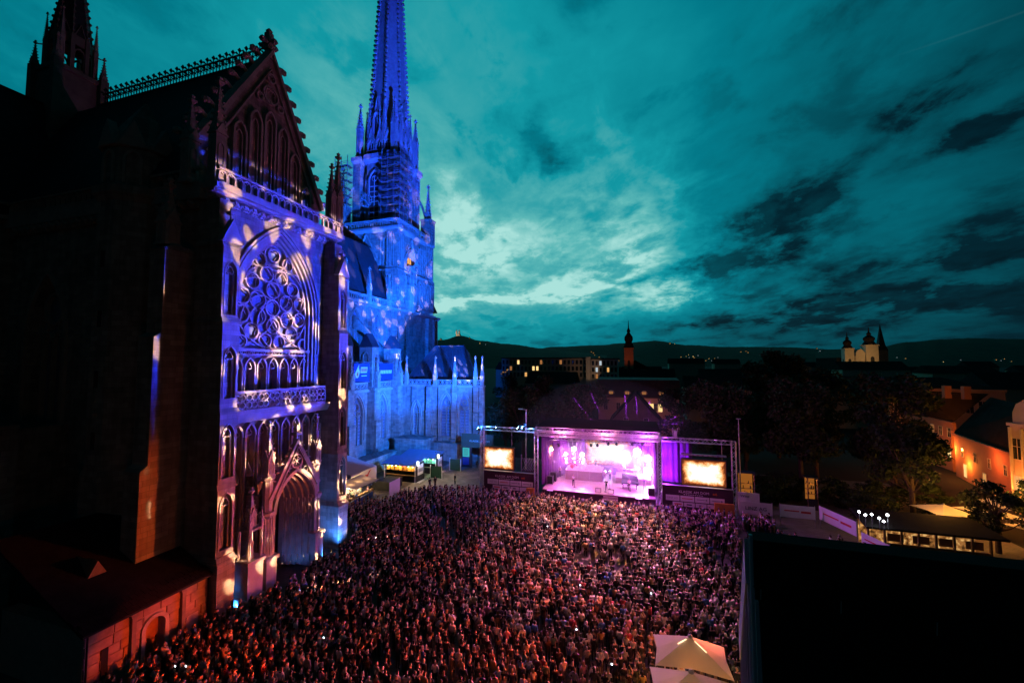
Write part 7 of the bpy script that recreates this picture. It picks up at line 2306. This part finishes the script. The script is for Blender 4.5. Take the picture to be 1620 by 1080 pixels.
for (x, y) in SPOTS:
    p = to_px((x, y, 1.6))
    ok = p is not None and -10 < p[0] < 1630 and p[1] < 1092
    d = math.hypot(x, y)
    vis.append((0 if ok else 1, d, x, y))
vis.sort()
LAB = {'dark': ('person in dark clothes standing in the packed crowd in the near foreground', 'people in dark clothes at the near end of the crowd'),
       'white': ('person in a white top standing in the packed crowd in the near foreground', 'people in white tops at the near end of the crowd'),
       'coloured': ('person in a coloured top standing in the packed crowd in the near foreground', 'people in coloured tops at the near end of the crowd')}
for i, (_, d, x, y) in enumerate(vis[:300]):
    k = kind_of(rnd.random())
    rz = math.atan2(62 - y, -5 - x) - PI / 2 + rnd.gauss(0, .3)
    person(LAB[k][0], x, y, 0, rz, rnd.choice((0, 0, 1, 2, 3, 5, 6, 7, 7, 4) if rnd.random() < .3 else (0, 1, 2, 5, 6, 7)), rnd.choice(TOPS[k]), rnd.gauss(.95, .05), LAB[k][1])
# the rest of the crowd as one mass
vs, fs, cs = [], [], []
off = 0
for (_, d, x, y) in vis[300:]:
    pz = rnd.choice((0, 0, 1, 2, 3, 5, 6, 7, 4) if rnd.random() < .35 else (0, 1, 2, 5, 6, 7))
    co, fc_, reg = LOW[pz]
    rz = math.atan2(62 - y, -5 - x) - PI / 2 + rnd.gauss(0, .3)
    c, s = math.cos(rz), math.sin(rz)
    k = rnd.gauss(.95, .05)
    q = np.empty_like(co)
    q[:, 0] = x + (co[:, 0] * c - co[:, 1] * s) * k
    q[:, 1] = y + (co[:, 0] * s + co[:, 1] * c) * k
    q[:, 2] = co[:, 2] * k
    pal = np.array([rnd.choice(SKINS), rnd.choice(HAIRS), rnd.choice(TOPS[kind_of(rnd.random())]), rnd.choice(LEGS), (.03, .03, .03)])
    vs.append(q); cs.append(pal[reg])
    fs.extend([tuple(i + off for i in f_) for f_ in fc_])
    off += len(co)
V_ = np.concatenate(vs); C_ = np.concatenate(cs)
me = bpy.data.meshes.new('crowd')
me.from_pydata(V_.tolist(), [], fs)
ca_ = me.color_attributes.new('tint', 'FLOAT_COLOR', 'POINT')
ca_.data.foreach_set('color', np.concatenate([C_, np.ones((len(C_), 1))], 1).ravel())
m = bpy.data.materials.new('crowd'); m.use_nodes = True
t_ = m.node_tree; N = NT(t_)
at_ = N.new('ShaderNodeAttribute'); at_.attribute_name = 'tint'
b_sdf = t_.nodes['Principled BSDF']
N.put(b_sdf.inputs['Base Color'], S(N, at_.outputs['Color']))
b_sdf.inputs['Roughness'].default_value = .75
b_sdf.inputs['Specular IOR Level'].default_value = .2
me.materials.append(m)
me.polygons.foreach_set('use_smooth', [True] * len(me.polygons))
crowd = bpy.data.objects.new('crowd', me)
COL.objects.link(crowd)
tag(crowd, 'dense standing crowd filling the square up to the stage', 'crowd', kind='stuff')
print('CROWD', len(SPOTS), 'verts', len(V_))
# --- performers
for lab, x, y, z, rz, pz, top, in (
        ('singer in a white shirt standing at the front left of the stage', -9.2, 62.3, DZ, PI, 2, (.75, .72, .7)),
        ('singer in dark clothes standing at the centre stage edge', -4.3, 61.3, DZ, PI, 3, (.05, .04, .04)),
        ('musician in beige beside the right end of the drum riser', -4.9, 66.4, DZ, PI, 0, (.5, .38, .25)),
        ('musician in pale clothes next to the drum riser steps', -4.1, 66.8, DZ, PI, 1, (.6, .5, .4)),
        ('musician standing left of the drum riser by the drape', -12.0, 66.6, DZ, PI, 7, (.4, .3, .2)),
        ('drummer behind the red drum kit', -10.0, 67.9, DZ + 1.2, PI, 3, (.1, .05, .05)),
        ('drummer behind the white drum kit', -8.2, 67.9, DZ + 1.2, PI, 3, (.7, .7, .7)),
        ('percussionist at the right end of the drum riser', -6.4, 68.0, DZ + 1.3, PI, 3, (.2, .2, .25)),
        ('keyboard player at the left keyboard', -1.9, 67.8, DZ + .9, PI, 3, (.6, .55, .5)),
        ('keyboard player at the right keyboard', -.2, 67.6, DZ + .9, PI, 3, (.3, .2, .3)),
        ('pianist at the black grand piano', -1.1, 62.4, DZ, 0, 3, (.7, .6, .4)),
        ('musician with raised arm right of the piano', 1.0, 63.6, DZ, PI, 4, (.2, .1, .2)),
        ('steward standing alone on the bright path by the stalls', -28.9, 62.6, 0, 2.6, 0, (.02, .02, .025)),
        ('steward standing in the doorway of the entrance gate', -29.2, 73.0, 0, PI, 1, (.03, .02, .02))):
    person(lab, x, y, z, rz, pz, top, 1.0)
for lab, x, y in (('steward in dark clothes walking on the path edge', -31.4, 60.4), ('second steward on the path edge beside the stall', -31.9, 59.5)):
    person(lab, x, y, 0, 1.0, 0, (.02, .02, .02))
emis('phone_glow', (.75, .9, 1), 5)
PH = ['left of two glowing phones near the low annex wall', 'right of two glowing phones near the low annex wall', 'glowing phone in the lit crowd nearest the stage', 'glowing phone in the middle of the right half of the crowd', 'glowing phone low in the right half of the crowd', 'glowing phone nearest the dark wall', 'glowing phone low in the left half of the crowd', 'glowing phone lowest in the crowd, left of the cream parasol']
for k, (px, py) in enumerate(((277, 1053), (294, 1053), (866, 832), (918, 925), (912, 995), (1030, 938), (512, 1008), (968, 1050))):
    p = at_z(px, py, 1.75)
    tag(MB().wbox(p.x - .05, p.x + .05, p.y - .008, p.y + .008, p.z - .04, p.z + .05).build('phone', 'phone_glow'), PH[k], 'phone', 'glowing phones in the crowd')
# barriers by the right wing
for k in range(3):
    x = 8.2 + k * 1.3
    t = thing('crowd_barrier', 'steel crowd barrier, %s of three below the orange panel' % ['left', 'middle', 'right'][k], 'barrier', (x + .6, 57.2, 0), 'barriers by the right wing')
    mb = MB().tube((x, 57.2, 1.1), (x + 1.2, 57.2, 1.1), .03, 6).tube((x, 57.2, .15), (x + 1.2, 57.2, .15), .03, 6)
    mb.tube((x, 57.2, 0), (x, 57.2, 1.1), .03, 6).tube((x + 1.2, 57.2, 0), (x + 1.2, 57.2, 1.1), .03, 6)
    mb.build('frame', 'alu', t)
    for q in range(1, 9): MB().tube((x + q * .133, 57.2, .15), (x + q * .133, 57.2, 1.1), .014, 4).build('bar', 'alu', t)
    for q in (x + .15, x + 1.05): MB().wbox(q - .03, q + .03, 56.9, 57.5, 0, .05).build('foot', 'alu', t)
# warm light spilling over the near crowd from the terraces below the camera
spot('terrace_flood', (5.6, 28.0, 5.5), (-10, 27, 0), 1700, (1, .16, .05), 120, .9, .3)
spot('terrace_flood', (5.4, 27.0, 6.0), (-18, 24.5, 0), 15000, (1, .10, .025), 28, .8, .3)
spot('terrace_flood', (6.4, 31.0, 6.0), (-17, 36.0, 0), 11000, (1, .12, .04), 28, .8, .3)
spot('terrace_flood', (1.0, 13.0, 10.0), (-12, 24, 0), 600, (1, .14, .04), 84, .9, .3)
spot('terrace_lamp_warm', (-.5, 16.0, 9.0), (2.7, 25.5, 4), 900, (1, .5, .26), 38, .6, .2)
